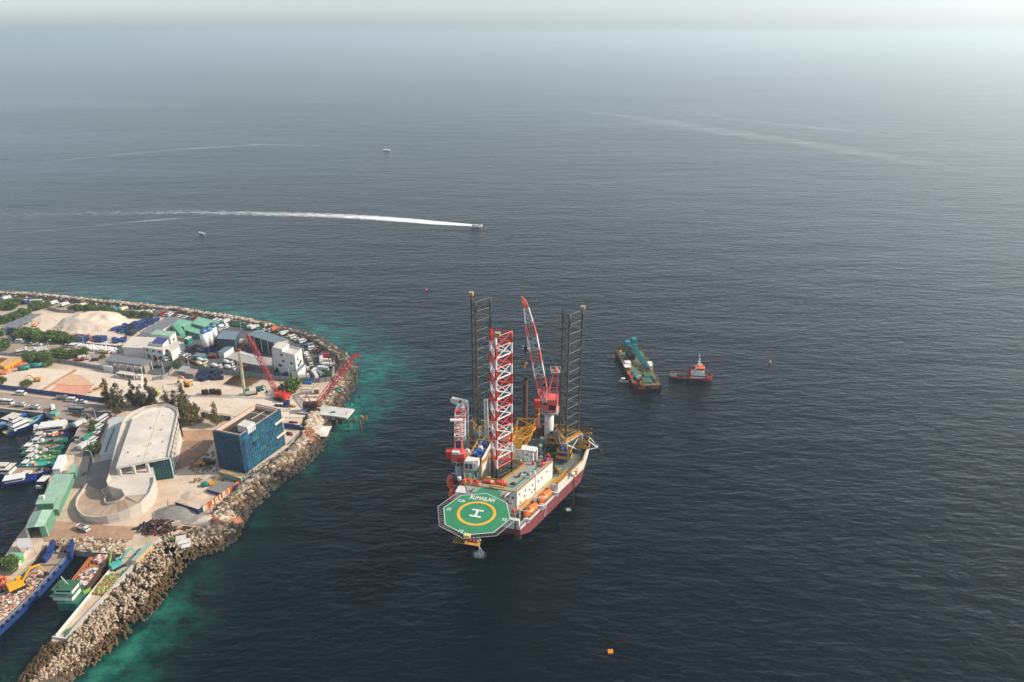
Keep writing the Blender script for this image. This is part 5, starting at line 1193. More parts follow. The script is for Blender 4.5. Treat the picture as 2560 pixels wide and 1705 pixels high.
for (x0, y0, x1, y1) in ((1118, 342, 1240, 262), (1092, 505, 1252, 402)):
    q = MB(); a = RN[1].lerp(RN[2], .80); b_ = RN[2]+(RN[2]-RN[1])*.035; z = GZ+(12.0 if y0 < 400 else 5.8)
    q.tube(Vector((a.x, a.y, z))+nn*.5, Vector((b_.x, b_.y, z+.3))+nn*.5, .45, mat('cream_beam', (236, 218, 196), .8), 4); part('ledge_beam', q, NB, True)
q = MB(); SB = pol(Z4, [(672, 292), (760, 228), (882, 262), (790, 325)], 18.2); q.prism([p.xy for p in SB], GZ+15.2, GZ+18.2, WALLW, CREAMR); part('stair_head', q, NB, True)
q = MB()
for a, b_ in (((840, 225), (1035, 108)), ((825, 140), (935, 165)), ((950, 165), (1040, 190))):
    p, r_ = g(Z4, *a, 15.3), g(Z4, *b_, 15.3); q.tube(p, r_, .12, MARK, 4)
part('roof_kerb', q, NB, True)
# concrete ramp building
RBD = thing('ramp_building', 'pale concrete car ramp building with rounded roof and a looping drive', 'building', tuple(g(Z3, 1600, 900)))
roof = pol(Z3, [(1365, 790), (1980, 672), (2092, 175), (2075, 130), (2030, 98), (1950, 80), (1840, 95), (1700, 140), (1620, 190), (1555, 228)], 10)
def thick(mb, pts, th, m_, mt=None):
    """a slab whose top follows the given points"""
    n_ = len(pts); a = sum(pts[i].x*pts[(i+1) % n_].y-pts[(i+1) % n_].x*pts[i].y for i in range(n_))
    if a < 0: pts = pts[::-1]
    lo = [p-Vector((0, 0, th(p) if callable(th) else th)) for p in pts]
    mb.add(lo+pts, [(i, (i+1) % n_, n_+(i+1) % n_, n_+i) for i in range(n_)]+[tuple(range(n_))[::-1]], m_); mb.add(pts, [tuple(range(n_))], mt or m_)
q = MB(); thick(q, roof, .9, CONC, mat('roof_slab', (222, 212, 200), .85, var=.24, scale=.12, rust=.3, rustrgb=(196, 176, 156))); part('roof', q, RBD, True)
def parapet(pts, h, th, m_, nm='parapet', down=.3):
    q = MB(); c = sum(pts, Vector())/len(pts)
    for a, b_ in zip(pts, pts[1:]):
        d = (b_-a); n2 = Vector((-d.y, d.x, 0)).normalized()*th/2
        q.add([a-n2-Vector((0, 0, down)), b_-n2-Vector((0, 0, down)), b_+n2-Vector((0, 0, down)), a+n2-Vector((0, 0, down)), a-n2+Vector((0, 0, h)), b_-n2+Vector((0, 0, h)), b_+n2+Vector((0, 0, h)), a+n2+Vector((0, 0, h))],
              [(3, 2, 1, 0), (4, 5, 6, 7), (0, 1, 5, 4), (1, 2, 6, 5), (2, 3, 7, 6), (3, 0, 4, 7)], m_)
    return part(nm, q, RBD, True)
parapet(roof[1:10], .7, .3, CONC)
q = MB()
for k in range(1, 7): q.tube(roof[0].lerp(roof[9], k/7)+Vector((.6, 0, .02)), roof[1].lerp(roof[2], k/7)+Vector((-.6, 0, .0)), .04, CONC, 4)
q.tube(roof[0].lerp(roof[1], .5)+Vector((0, .5, .02)), roof[5].lerp(roof[6], .5)+Vector((0, -.5, .02)), .06, CONCD, 4); part('roof_joints', q, RBD, True)
q = MB()
for k in range(9): p = roof[0].lerp(roof[1], rnd.random()).lerp(roof[6].lerp(roof[4], rnd.random()), rnd.uniform(.1, .9)); q.box(p, (rnd.uniform(.3, 1), .4, rnd.uniform(.2, .6)), rnd.choice([CONCD, WALLG, WALLW]), rnd.random())
part('roof_fittings', q, RBD, True, kind='stuff')
out = [(2110, 210, 9.5), (2088, 110, 9.6), (1980, 66, 9.6), (1850, 72, 9.5), (1700, 98, 9.3), (1580, 150, 9), (1490, 215, 8.7), (1440, 300, 8.4), (1405, 420, 8.0), (1370, 560, 7.5), (1325, 760, 6.8), (1285, 912, 6.2)]
inn = [(2092, 175, 9.3), (2060, 125, 9.3), (1960, 95, 9.3), (1850, 112, 9.2), (1710, 152, 9), (1640, 190, 8.8), (1580, 235, 8.5), (1550, 300, 8.2), (1520, 420, 7.9), (1480, 560, 7.5), (1410, 760, 6.8), (1390, 912, 6.2)]
oo, ii = [g(Z3, *p) for p in out], [g(Z3, *p) for p in inn]; q = MB()
for k in range(len(oo)-1): thick(q, [oo[k], oo[k+1], ii[k+1], ii[k]], .7, CONC)
part('side_ramp', q, RBD, True); parapet(oo, .9, .3, CONC)
q = MB()   # wall below the side ramp and rooms behind
for k in range(len(oo)-1):
    a, b_ = oo[k].lerp(ii[k], .12), oo[k+1].lerp(ii[k+1], .12); d = (b_-a); n2 = Vector((-d.y, d.x, 0)).normalized()*.15
    q.add([Vector((*(p.xy), z)) for z in (0, 1) for p in (a-n2, b_-n2, b_+n2, a+n2)], [(0, 1, 5, 4), (2, 3, 7, 6)], CONC)
    L_ = len(q.v)
    for j, p in enumerate((a, b_, b_, a)): q.v[L_-8+j].z = GZ; q.v[L_-4+j].z = p.z-.7
part('wall', q, RBD, True)
q = MB()   # east side wall with bays
E_ = [roof[1].lerp(roof[6], .03), roof[2].lerp(roof[8], .03)]; d = E_[1]-E_[0]; q.prism([p.xy for p in (E_[0], E_[1], E_[1]+Vector((-1, 0, 0)), E_[0]+Vector((-1, 0, 0)))], GZ, GZ+9.0, WALLG)
for k in range(10): p = E_[0].lerp(E_[1], k/9); q.box((p.x+.35, p.y, GZ), (.5, .5, 9.1), CONC)
for z in (3, 6): q.box(((E_[0].x+E_[1].x)/2+.3, (E_[0].y+E_[1].y)/2, GZ+z), (.5, d.length, .5), CONC, math.atan2(d.y, d.x)-math.pi/2)
part('bay_wall', q, RBD, True)
q = MB(); AN = pol(Z3, [(2010, 640), (2075, 640), (2130, 400), (2095, 330), (2062, 420)], 3.5); q.prism([p.xy for p in AN], GZ, GZ+4.5, CREAMR); part('side_annex', q, RBD, True)
for x, y in ((1385, 800), (1555, 780), (1720, 760)):
    q = MB(); p = g(Z3, x, y, 9.6); q.box((p.x, p.y+.6, GZ+4), (.95, .95, 5.4), CONC); part('column', q, RBD, True)
plat = [g(Z3, *p) for p in ((1285, 912, 6.2), (1262, 975, 5.9), (1290, 1035, 5.6), (1360, 1055, 5.5), (1440, 1072, 5.3), (1475, 1130, 5.1), (1760, 1102, 5.0), (1805, 1010, 5.5), (1822, 905, 6.0), (1800, 780, 6.2), (1480, 760, 6.2))]
q = MB(); thick(q, plat, lambda p: p.z-GZ+.1, CONC, mat('ramp_deck', (214, 204, 192), .9, var=.14, scale=.2)); part('drive_deck', q, RBD, True)
lo_ = [(1822, 905, 6.0), (1810, 1000, 5.5), (1765, 1110, 4.9), (1655, 1230, 4.2), (1520, 1300, 3.6), (1400, 1350, 3.0), (1260, 1388, 2.6), (1130, 1402, 2.2), (1000, 1385, 1.9), (930, 1325, 1.6), (897, 1255, 1.3), (915, 1170, 1.0), (970, 1090, .7), (1030, 1005, .4)]
li = [(1800, 920, 5.9), (1760, 1000, 5.5), (1480, 1128, 5.0), (1460, 1160, 4.2), (1420, 1190, 3.7), (1360, 1215, 3.1), (1300, 1228, 2.7), (1262, 1228, 2.3), (1240, 1215, 2.0), (1235, 1190, 1.7), (1245, 1160, 1.4), (1240, 1130, 1.1), (1215, 1100, .8), (1195, 1070, .5)]
LO, LI = [g(Z3, *p) for p in lo_], [g(Z3, *p) for p in li]; q = MB()
LDM = ground_mat('loop_drive_surface', (196, 170, 146), (176, 150, 126), (160, 134, 112), .15)
for k in range(len(LO)-1):
    if k < 1: continue
    thick(q, [LO[k], LO[k+1], LI[k+1], LI[k]], lambda p: p.z-GZ+.1, CONC, LDM)
part('loop_drive', q, RBD, True); parapet(LO, .95, .35, CONC, 'outer_parapet', 1.2); parapet(LI[2:], .9, .35, CONC, 'inner_parapet', 1.2); parapet([plat[i] for i in (0, 1, 2, 3, 4, 5)], .9, .35, CONC, 'deck_parapet', 1)
# teal netting box
q = MB(); N0, N1 = g(Z3, 1748, 702, 9.5), g(Z3, 1988, 672, 9.5); dd = (N1-N0); back = Vector((-dd.y, dd.x, 0)).normalized()*3.4
q.prism([p.xy for p in (N0, N1, N1+back, N0+back)], GZ, GZ+9.5, mat('teal_safety_netting', (30, 84, 88), .8, var=.4, scale=.6)); part('netted_stair', q, RBD, True)
net_grid(N0, N1, GZ, GZ+9.6, 7, 7, RBD, POLE); net_grid(N1, N1+back, GZ, GZ+9.6, 3, 7, RBD, mat('light_blue_net', (84, 136, 150), .8))
shed('low_annex', 'long low white flat roof left of the ramp building', 'building', Z3, [(1165, 645), (1310, 205), (1500, 186), (1335, 634)], 3.2, mat('white_roof_sheet', (196, 198, 196), .7, var=.1, scale=.2, stripe=1.2), WALLW)
q = MB(); a, b_ = g(Z3, 1235, 615, 3.26), g(Z3, 1345, 330, 3.26); q.tube(a, b_, .25, GREYST, 4); solo('roof_gutter', q, 'dark gutter running along the low white annex roof', 'gutter', tuple(a), world=True)
# quay sheds
shed('white_trailer', 'big white box trailer parked at the quay edge by the turquoise boat', 'trailer', Z3, [(612, 815), (690, 648), (778, 638), (700, 808)], 3.2, CLEANW, WALLW)
shed('quay_shed', 'small mint-roofed quay shed right of the white trailer', 'shed', Z3, [(778, 862), (835, 758), (910, 752), (880, 850)], 3.0, MINT, MINTD)
shed('quay_shed', 'longest pale mint flat roof on the quay', 'shed', Q2, [(720, 500), (880, 162), (1205, 160), (1180, 210), (1000, 590), (940, 740), (860, 745), (930, 500)], 3.2, MINT, MINTD)
shed('quay_shed', 'mint quay shed with a small white roof vent, overhanging the water', 'shed', Q2, [(575, 655), (640, 505), (940, 496), (868, 640)], 4.6, MINT, MINTD)
q = MB(); p = g(Q2, 712, 560, 4.6); q.box(p, (.7, .7, 1.3), CLEANW); solo('roof_vent', q, 'white vent box on the mint quay shed roof', 'vent', tuple(p), world=True)
GS = thing('gabled_shed', 'mint green gabled shed with a big open door at the quay end', 'shed', tuple(g(Q2, 600, 1100)))
a0, a1, m0, m1, c0_, c1_ = g(Q2, 405, 1055, 4.6), g(Q2, 540, 782, 4.6), g(Q2, 560, 1025, 5.8), g(Q2, 690, 747, 5.8), g(Q2, 722, 1012, 4.6), g(Q2, 868, 742, 4.6)
q = MB(); thick(q, [a0, a1, m1, m0], .15, MINT); thick(q, [m0, m1, c1_, c0_], .15, MINT); part('roof', q, GS, True)
q = MB(); q.add([Vector((c0_.x, c0_.y, GZ)), Vector((c1_.x, c1_.y, GZ)), c1_, c0_], [(0, 1, 2, 3)], MINTD); q.add([Vector((a0.x, a0.y, GZ)), Vector((a1.x, a1.y, GZ)), a1, a0], [(3, 2, 1, 0)], MINTD); q.add([Vector((a1.x, a1.y, GZ)), Vector((c1_.x, c1_.y, GZ)), c1_, m1, a1], [(0, 1, 2, 3, 4)], MINTD)
f0, f1 = a0.lerp(c0_, .72), c0_; q.add([Vector((f0.x, f0.y, GZ)), Vector((f1.x, f1.y, GZ)), f1, f0], [(0, 1, 2, 3)], MINTD); f0, f1 = a0, a0.lerp(c0_, .12); q.add([Vector((f0.x, f0.y, GZ)), Vector((f1.x, f1.y, GZ)), f1, f0], [(0, 1, 2, 3)], CREAMR); part('wall', q, GS, True)
CAN = thing('white_canopy', 'pale grey square canopy on thin posts at the harbour edge', 'canopy', tuple(g(Q2, 400, 1370)))
q = MB(); cc_ = [g(Q2, 268, 1218, 3.4), g(Q2, 482, 1205, 3.4), g(Q2, 545, 1362, 2.6), g(Q2, 300, 1372, 2.6)]; thick(q, cc_, .12, mat('pale_canvas', (204, 198, 200), .8, var=.06)); part('canopy_sheet', q, CAN, True)
q = MB()
for p in cc_: q.tube((p.x, p.y, GZ), p, .08, GREYST, 4)
part('posts', q, CAN, True)
shed('green_cabin', 'bright green cabin with teal roof at the left pier', 'cabin', Q3, [(95, 332), (150, 242), (345, 250), (262, 345)], 3.0, GREENR, mat('leaf_green_wall', (78, 176, 84), .6))
q = MB(); a, b_ = g(Q3, 285, 470), g(Q3, 440, 240); d = b_-a; q.box(a.lerp(b_, .5), (d.length, .35, 1.7), CONC, math.atan2(d.y, d.x)); solo('pier_wall', q, 'pale concrete wall beside the bright green cabin', 'wall', tuple(a), world=True)
# containers
def ribs(par, A_, B_, z0, h, m_, n_=10, out=.05):
    d = B_-A_; nn = Vector((d.y, -d.x, 0)).normalized(); q = MB()
    for k in range(n_): p = A_.lerp(B_, (k+.5)/n_)+nn*out; q.box((p.x, p.y, z0+.15), (d.length/n_*.45, .14, h-.3), m_, math.atan2(d.y, d.x))
    part('ribs', q, par, True)
t = shed('shipping_container', 'pale green topped container with cream ribbed side on the narrow pier', 'container', Q4, [(1110, 872), (1470, 490), (1587, 512), (1210, 892)], 2.5, mat('faded_green_top', (150, 176, 164), .7, var=.1), mat('cream_container_side', (236, 208, 160), .7), over=.01, slab=.12)
R_ = pol(Q4, [(1210, 892), (1587, 512)], 2.5); ribs(t, R_[0], R_[1], GZ, 2.5, mat('tan_rib', (206, 164, 104), .7))
t = shed('shipping_container', 'long grey-green container with rusty tan top in front of the netted building', 'container', Q5, [(990, 148), (1062, 105), (1492, 222), (1422, 282)], 2.9, mat('rusty_tan_top', (204, 168, 122), .8, var=.2, scale=.4, rust=.3, rustrgb=(196, 140, 90)), mat('grey_green_side', (118, 142, 124), .7), over=.01, slab=.1)
R_ = pol(Q5, [(990, 148), (1422, 282)], 2.9); d = R_[1]-R_[0]
q = MB()
for k in range(13):
    if k == 4: continue
    p = R_[0].lerp(R_[1], .24+k*.046); q.box((p.x+.0, p.y-.06, GZ+1.2), (.34, .12, .62+.1*(k % 3)), mat('faded_white_lettering', (176, 190, 176), .8), math.atan2(d.y, d.x))
part('faded_marking', q, t, True)
q = MB(); p = g(Q5, 1462, 330); q.box(p, (2.6, 1.2, 2.8), mat('mint_tarpaulin', (158, 208, 180), .8), math.atan2(d.y, d.x), top=(.8, .6)); solo('tarpaulin_cover', q, 'mint tarpaulin draped at the right end of the long container', 'tarpaulin', tuple(p), world=True)
t = shed('skip_container', 'dark blue container filled with sand at the lower left of the striped fence', 'container', Q5, [(128, 740), (205, 688), (668, 822), (592, 884)], 2.5, SANDM, mat('dark_blue_side', (24, 52, 92), .6, var=.3), over=.01, slab=.1)
t = shed('skip_container', 'low purple-blue edged sand platform beside the small yellow excavator', 'container', Q5, [(758, 492), (980, 330), (1370, 372), (1042, 570)], 1.6, GREYG, mat('violet_blue_side', (58, 62, 120), .6), over=.01, slab=.1)
q = MB(); p = g(Q5, 638, 930); q.box(p, (2.2, .9, 2.4), LBLUE, .3, top=(.9, .8)); solo('blue_end_panel', q, 'light blue end panel joining the blue container and striped fence', 'panel', tuple(p), world=True)
shed('yellow_container', 'long open yellow container at the left edge of the orange blocks', 'container', Z1, [(-20, 950), (130, 862), (262, 872), (50, 975)], 2.6, mat('tan_plank_top', (206, 166, 116), .8, var=.2, stripe=1.5), YEL, over=.01, slab=.1)
shed('yellow_container', 'brown open container stacked left of the long yellow one', 'container', Z1, [(-60, 905), (0, 870), (90, 872), (0, 925)], 2.2, RUST, YEL, over=.01)
# jetty
JT = thing('jetty', 'white concrete jetty deck on rusty piles beside the shore', 'jetty', tuple(g(Q6, 1400, 1000)))
JD = [(798, 1022), (1000, 930), (1345, 888), (1640, 925), (1928, 962), (1782, 1132), (1500, 1092), (1150, 1062)]
q = MB(); R_ = pol(Q6, JD, 1.0); q.prism([p.xy for p in R_], GZ+.2, GZ+1.0, mat('white_jetty_concrete', (212, 208, 200), .85, var=.15, scale=.2)); part('deck', q, JT, True)
q = MB(); a, b_ = pol(Q6, [(810, 1030), (1560, 1105)], 1.0); d = b_-a; q.box((a.lerp(b_, .5).x, a.lerp(b_, .5).y+.3, GZ-1.2), (d.length, .4, 2.0), CONCD, math.atan2(d.y, d.x))
for k in range(8): p = a.lerp(b_, k/7); q.box((p.x, p.y+.05, GZ-1.2), (.25, .3, 2.0), DARK)
part('side_beam', q, JT, True)
for x, y in ((1585, 1270), (1825, 1305), (1920, 1210), (1700, 1230)):
    q = MB(); p = G(*Q6(x, y), 0); q.tube((p.x, p.y, -2), (p.x, p.y, GZ+.2), .42, RUST, 12); part('pile', q, JT, True)
for (x, y, yt, lab) in ((2055, 1385, 1190, 'free standing rusty pile, the nearer of two off the jetty end'), (2162, 1222, 1092, 'free standing rusty pile, the farther of two off the jetty end')):
    p = G(*Q6(x, y), 0); z = zat(p, Q6(0, yt)[1]); q = MB(); q.tube((p.x, p.y, -2), (p.x, p.y, z), .45, RUST, 12); solo('steel_pile', q, lab, 'pile', (p.x, p.y, 0), world=True)
q = MB(); p = G(*Q6(2060, 1150), 1.5); q.tube(p+Vector((-1, 0, 0)), p+Vector((3, 1, 0)), .12, YEL, 5); q.ball(p+Vector((0, 0, .8)), (1.1, .5, .9), mat('yellow_green_net', (150, 150, 60), .8), 8, 6); solo('net_bundle', q, 'yellow netting hung between the two free standing piles', 'net', tuple(p), world=True)
# crawler cranes
def crawler(name, lab, cat, base, rz, body_m, cab_m, boom0, boom1, boom_m, mast=None, jib=None, wires=None, bw=1.5):
    t = thing(name, lab, cat, tuple(base), 0)
    Mz = Matrix.Rotation(rz, 3, 'Z')
    for sy in (-2.1, 2.1):
        q = MB(); o = base+Mz @ Vector((0, sy, 0)); q.box(o, (6.4, .95, 1.1), DARK, rz, top=(.86, 1)); part('crawler_track', q, t, True)
    q = MB(); q.box(base+Vector((0, 0, .8)), (2.6, 3.6, .7), DARK, rz); q.box(base+Mz @ Vector((-1.0, 0, 0))+Vector((0, 0, 1.5)), (5.6, 3.2, 1.9), body_m, rz); q.box(base+Mz @ Vector((-3.8, 0, 0))+Vector((0, 0, 1.5)), (1.2, 3.8, 2.0), DARK if body_m is not RED else RED, rz); part('machine_deck', q, t, True)
    q = MB(); q.box(base+Mz @ Vector((1.9, 1.2, 0))+Vector((0, 0, 1.5)), (1.7, 1.2, 2.0), cab_m, rz); part('cab', q, t, True)
    q = MB(); up_ = (0, 0, 1) if abs((boom1-boom0).normalized().z) < .8 else (0, 1, 0); q.truss(boom0, boom1, up_, bw, bw, boom_m, n=22, rc=.13, rb=.075, tip=.5, base=.4); bo = part('boom', q, t, True)
    if jib: q = MB(); q.truss(boom1, jib, (0, 0, 1), .9, .9, boom_m, n=4, rc=.1, rb=.06, tip=.3); part('jib', q, t, True)
    q = MB()
    mt_ = mast or base+Mz @ Vector((-3, 0, 0))+Vector((0, 0, 6)); q.tube(base+Mz @ Vector((-.6, 0, 0))+Vector((0, 0, 3)), mt_, .24, boom_m, 4); q.tube(base+Mz @ Vector((-4, 0, 0))+Vector((0, 0, 3)), mt_, .12, boom_m, 4); part('mast', q, t, True)
    q = MB()
    for dx in (-.25, .25): q.tube(mt_+Vector((dx, 0, 0)), boom1+Vector((dx, 0, 0)), .035, DARK, 3)
    if wires: q.tube(boom1 if not jib else jib, wires, .035, DARK, 3); q.box(wires-Vector((0, 0, 1.0)), (.6, .5, 1.2), DARK, 0, top=(.6, .6))
    part('cables', q, t, True); return t
b0 = g(Q6, 500, 765); foot = b0+Vector((-1.8, .8, 2.2))
crawler('crawler_crane', 'bright red crawler crane with tall dark red boom leaning left', 'crane', b0, R(150), RED, CORAL, foot, onY(618, 836, b0.y+6), mat('dark_red_boom', (186, 44, 58), .5), mast=onY(711, 972, b0.y), bw=1.7)
b0 = g(Q6, 1130, 965, 1.0); foot = b0+Vector((1.4, .6, 2.3)); tipb = onY(888, 887, b0.y+17)
crawler('crawler_crane', 'black and orange crawler crane on the jetty with red boom leaning right', 'crane', b0, R(10), mat('sooty_black_paint', (34, 32, 32), .6), YEL, foot, tipb, MATS['dark_red_boom'], mast=onY(765, 985, b0.y+.5), jib=onY(903, 891, b0.y+18.5), wires=None, bw=1.9)
q = MB(); p = onY(899, 999, b0.y+18); q.box(p, (.9, .8, 2.0), DARK, 0, top=(.5, .5)); q.tube(p+Vector((0, 0, 2)), onY(900, 892, b0.y+18), .03, DARK, 3); solo('crane_hook', q, 'black hook block hanging over the turquoise water from the jetty crane', 'hook block', tuple(p), world=True)
dr = thing('piling_rig', 'slim cream piling mast with orange head standing in the sand yard', 'piling rig', tuple(g(Z2, 770, 1310)))
q = MB(); a = g(Z2, 765, 1310); q.truss(a, onY(598, 882, a.y+1), (0, 1, 0), .8, .8, mat('cream_mast', (222, 214, 176), .6), n=24, rc=.14, rb=.09); part('mast', q, dr, True)
q = MB(); q.box(onY(598, 878, a.y+1), (1.1, 1.1, 1.2), DORANGE); part('mast_head', q, dr, True)
q = MB(); q.box(a+Vector((2.6, 1.0, 0)), (4.6, 2.6, 2.4), CREAMR, .3); q.box(a+Vector((3, 1, 0)), (5, 3.2, .8), DARK, .3); q.box(a+Vector((1.5, .2, 2.2)), (1.6, 1.4, 1.2), TEAL, .3); part('carrier', q, dr, True)
# steel stacks, pipes, odds
for k in range(9):
    a, b_ = g(Z2, 520+k*14, 1182-k*11), g(Z2, 790+k*22, 1225-k*12); q = MB(); q.tube(a+Vector((0, 0, .5)), b_+Vector((0, 0, .5)), .27, (RUSTD, RUST)[k % 2], 7)
    solo('steel_beam', q, 'long brown steel pile lying in the stack, %s' % ('nearest to the camera', 'second from the near side', 'third from the near side', 'fourth from the near side', 'middle one', 'fourth from the far side', 'third from the far side', 'second from the far side', 'nearest to the grey fence')[k], 'steel pile', tuple(a), 0, 'brown steel piles stacked by the grey fence', world=True)
tp = thing('steel_template', 'brown steel frame grid lying behind the red crane', 'steel frame', tuple(g(Q6, 560, 560)))
q = MB(); a_, b2, c2, d2 = g(Q6, 400, 590, 1.5), g(Q6, 640, 640, 1.5), g(Q6, 710, 490, 1.5), g(Q6, 500, 465, 1.5)
for e0_, e1_ in ((a_, b2), (b2, c2), (c2, d2), (d2, a_), (a_, c2), (b2, d2), (a_.lerp(b2, .5), d2.lerp(c2, .5)), (a_.lerp(d2, .5), b2.lerp(c2, .5)), (a_.lerp(d2, .25), b2.lerp(c2, .25)), (a_.lerp(d2, .75), b2.lerp(c2, .75))): q.tube(e0_, e1_, .28, RUST, 4)
for p in (a_, b2, c2, d2): q.tube((p.x, p.y, GZ), p, .3, RUST, 5)
part('frame', q, tp, True)
yt = thing('lifting_frame', 'small yellow lifting frame above the brown steel grid', 'lifting frame', tuple(g(Q6, 520, 460)))
q = MB(); ap = g(Q6, 500, 460, 6)
for x, y in ((450, 460), (540, 465), (590, 440), (500, 430)): q.tube(g(Q6, x, y, 2), ap, .16, YEL, 4)
part('frame', q, yt, True)
bm_ = thing('blue_hammer_unit', 'dark blue hydraulic unit lying on the jetty approach', 'machine', tuple(g(Q6, 560, 900)))
q = MB(); q.box(g(Q6, 605, 900), (2.6, 2.4, 2.6), mat('navy_machine_paint', (26, 46, 92), .5), .1); q.tube(g(Q6, 370, 885, .5), g(Q6, 640, 905, .7), .6, MATS['navy_machine_paint'], 7); part('unit', q, bm_, True)
q = MB(); q.tube(g(Q6, 660, 900, .6), g(Q6, 775, 905, .6), .6, mat('ochre_pipe', (176, 128, 60), .7, var=.25), 12); solo('pipe_section', q, 'short ochre pipe lying right of the dark blue unit', 'pipe', tuple(g(Q6, 700, 900)), world=True)
for i, (x, y, w_, d_, h_, m_, lab) in enumerate(((1000, 660, 4.4, 1.6, 1.3, CONC, 'concrete block with brown face beside the jetty crane'), (1195, 660, 2.2, 1.8, 2.6, mat('reinforced_column', (170, 120, 96), .9, var=.25), 'squat column wrapped in rusty bars right of the jetty crane'),
      (1100, 730, 6, 1.4, .8, CONC, 'low white concrete beam behind the jetty crane'), (1000, 590, 3, 1.5, .8, CREAMR, 'small pale slab behind the brown-faced block'))):
    q = MB(); q.box(g(Q6, x, y), (w_, d_, h_), m_, .05); q.box(g(Q6, x, y)+Vector((0, .05, h_)), (w_*1.06, d_*1.06, .18), CREAMR, .05); solo('concrete_block', q, lab, 'concrete block', tuple(g(Q6, x, y)), world=True)
for i, (x, y) in enumerate(((560, 1250), (650, 1210), (600, 1420), (610, 1450))):
    q = MB(); a = g(Q6, x, y, .4); q.tube(a, a+Vector((4.0 if i < 2 else 2.5, -.6, 0)), .38, RUST, 8); solo('rusty_pipe', q, 'rusty pipe right of the netted building, %s' % ('topmost', 'beside the topmost', 'third down', 'lowest')[i], 'pipe', tuple(a), 0, 'rusty pipes near the netted building', world=True)
q = MB(); q.path([g(Q6, 960, 1340, .6), g(Q6, 880, 1420, .6), g(Q6, 780, 1520, .5), g(Q6, 640, 1640, .5)], .28, mat('grey_plastic_pipe', (136, 140, 142), .5), 7); solo('drain_pipe', q, 'long grey pipe lying along the top of the rock slope', 'pipe', tuple(g(Q6, 880, 1420)), world=True)
# sand heap
def heap(name, lab, cat, c, rx, ry, h, m_, seed=1, rz=0, rough=.22, n_=26, flat=.0, kind=None):
    vs = []; fs = []
    for j in range(n_+1):
        for i in range(n_+1):
            x, y = i/n_*2-1, j/n_*2-1; r_ = math.hypot(x, y)
            nz = noise.noise(Vector((x*2.2+seed*7, y*2.2, seed)))*rough+noise.noise(Vector((x*6+seed, y*6, seed)))*rough*.4
            k = max(0, 1-(r_*(1+nz*.8))**1.5); z = h*min(k*(1+nz), .8+.1*noise.noise(Vector((x*3, y*3, seed))) if not flat else flat)+h*.05*noise.noise(Vector((x*16, y*16, seed)))*min(1, k*6)
            vs.append(Vector((x*rx, y*ry, z-.15)))
    fs = [(j*(n_+1)+i, j*(n_+1)+i+1, (j+1)*(n_+1)+i+1, (j+1)*(n_+1)+i) for j in range(n_) for i in range(n_)]
    q = MB(); q.add(vs, fs, m_, True); return solo(name, q, lab, cat, tuple(c), rz, kind=kind)
heap('sand_heap', 'huge flat-topped heap of pale sand in the storage yard', 'sand heap', g(Z1, 1110, 460), 23, 18, 6.6, PALES, 3, R(-8), .42, 44)
heap('sand_heap', 'grey sand heap beside the white upright panel near the ramp loop', 'sand heap', g(Q5, 180, 960), 9, 5, 2.4, GREYG, 5)
heap('sand_heap', 'small pale sand heap below the striped fence', 'sand heap', g(Q5, 900, 1100), 7, 4, 1.6, PALES, 6)
heap('sand_heap', 'sand heap between the blue container and the fence', 'sand heap', g(Q5, 520, 640), 6, 3.5, 1.5, SANDM, 8)
heap('earth_heap', 'orange earth spilling over the top of the rock slope', 'earth heap', g(Q5, 1170, 1150, -.4), 4.6, 2.6, 1.2, mat('orange_earth', (190, 118, 80), .95, var=.25, scale=.6), 9, R(38))
heap('white_rock_pile', 'bright white coral rubble pile on the point by the jetty', 'rubble pile', g(Q6, 1170, 1390, -.2), 6, 4.5, 1.9, mat('white_coral_rubble', (238, 228, 216), .95, var=.3, scale=2.2, bump=1), 11, 0, .5)
# scattered debris: uncountable bits
def scatter(name, lab, Z, poly, n_, sz, mats_, h=0, aspect=3, zmax=0):
    P_ = [g(Z, x, y, h) for x, y in poly]; q = MB(); c = sum(P_, Vector())/len(P_)
    for k in range(n_):
        i = rnd.randrange(len(P_)); a, b_ = P_[i], P_[(i+1) % len(P_)]; s_, t = rnd.random(), rnd.random()
        if s_+t > 1: s_, t = 1-s_, 1-t
        p = c+(a-c)*s_+(b_-c)*t; e = rnd.uniform(*sz); m_ = rnd.choice(mats_); zz_ = rnd.uniform(0, zmax)*(1-max(s_+t-.4, 0)/.6) if zmax else 0
        if rnd.random() < .5: q.box(p+Vector((0, 0, zz_)), (e*rnd.uniform(.6, aspect), e*.6, e*.6), m_, rnd.uniform(0, 3), rx=rnd.uniform(-.4, .4))
        else: put_rock(q, p+Vector((0, 0, e*.3+zz_)), e*.6, m_)
    return solo(name, q, lab, None, kind='stuff')
JUNK = [mat('rubbish_white', (232, 226, 220), .7), mat('rubbish_pink', (214, 150, 130), .8), mat('rubbish_brown', (150, 116, 92), .9), mat('rubbish_grey', (120, 116, 112), .9), mat('rubbish_tan', (206, 176, 146), .9), mat('rubbish_red', (190, 70, 46), .8), mat('rubbish_blue', (90, 120, 150), .8), mat('rubbish_dark', (60, 54, 50), .9)]
scatter('rubble', 'loose stones and timber scattered at the slip head', Z5, [(540, 190), (900, 165), (1250, 210), (1200, 320), (700, 290), (560, 300)], 360, (.3, 1.1), [RM[0], RM[1], RM[2], JUNK[2], RM[0]])
scatter('rubble', 'pale building rubble strewn above the rock slope', Z5, [(1500, 200), (1900, 60), (2250, 0), (2320, 60), (2000, 250), (1750, 260)], 300, (.25, .9), [RM[0], RM[1], JUNK[4], JUNK[2]])
scatter('rubble', 'stones below the striped fence', Q5, [(700, 960), (1100, 700), (1420, 420), (1330, 620), (1200, 800), (900, 1100)], 320, (.25, .8), [RM[1], RM[0], RM[2]])
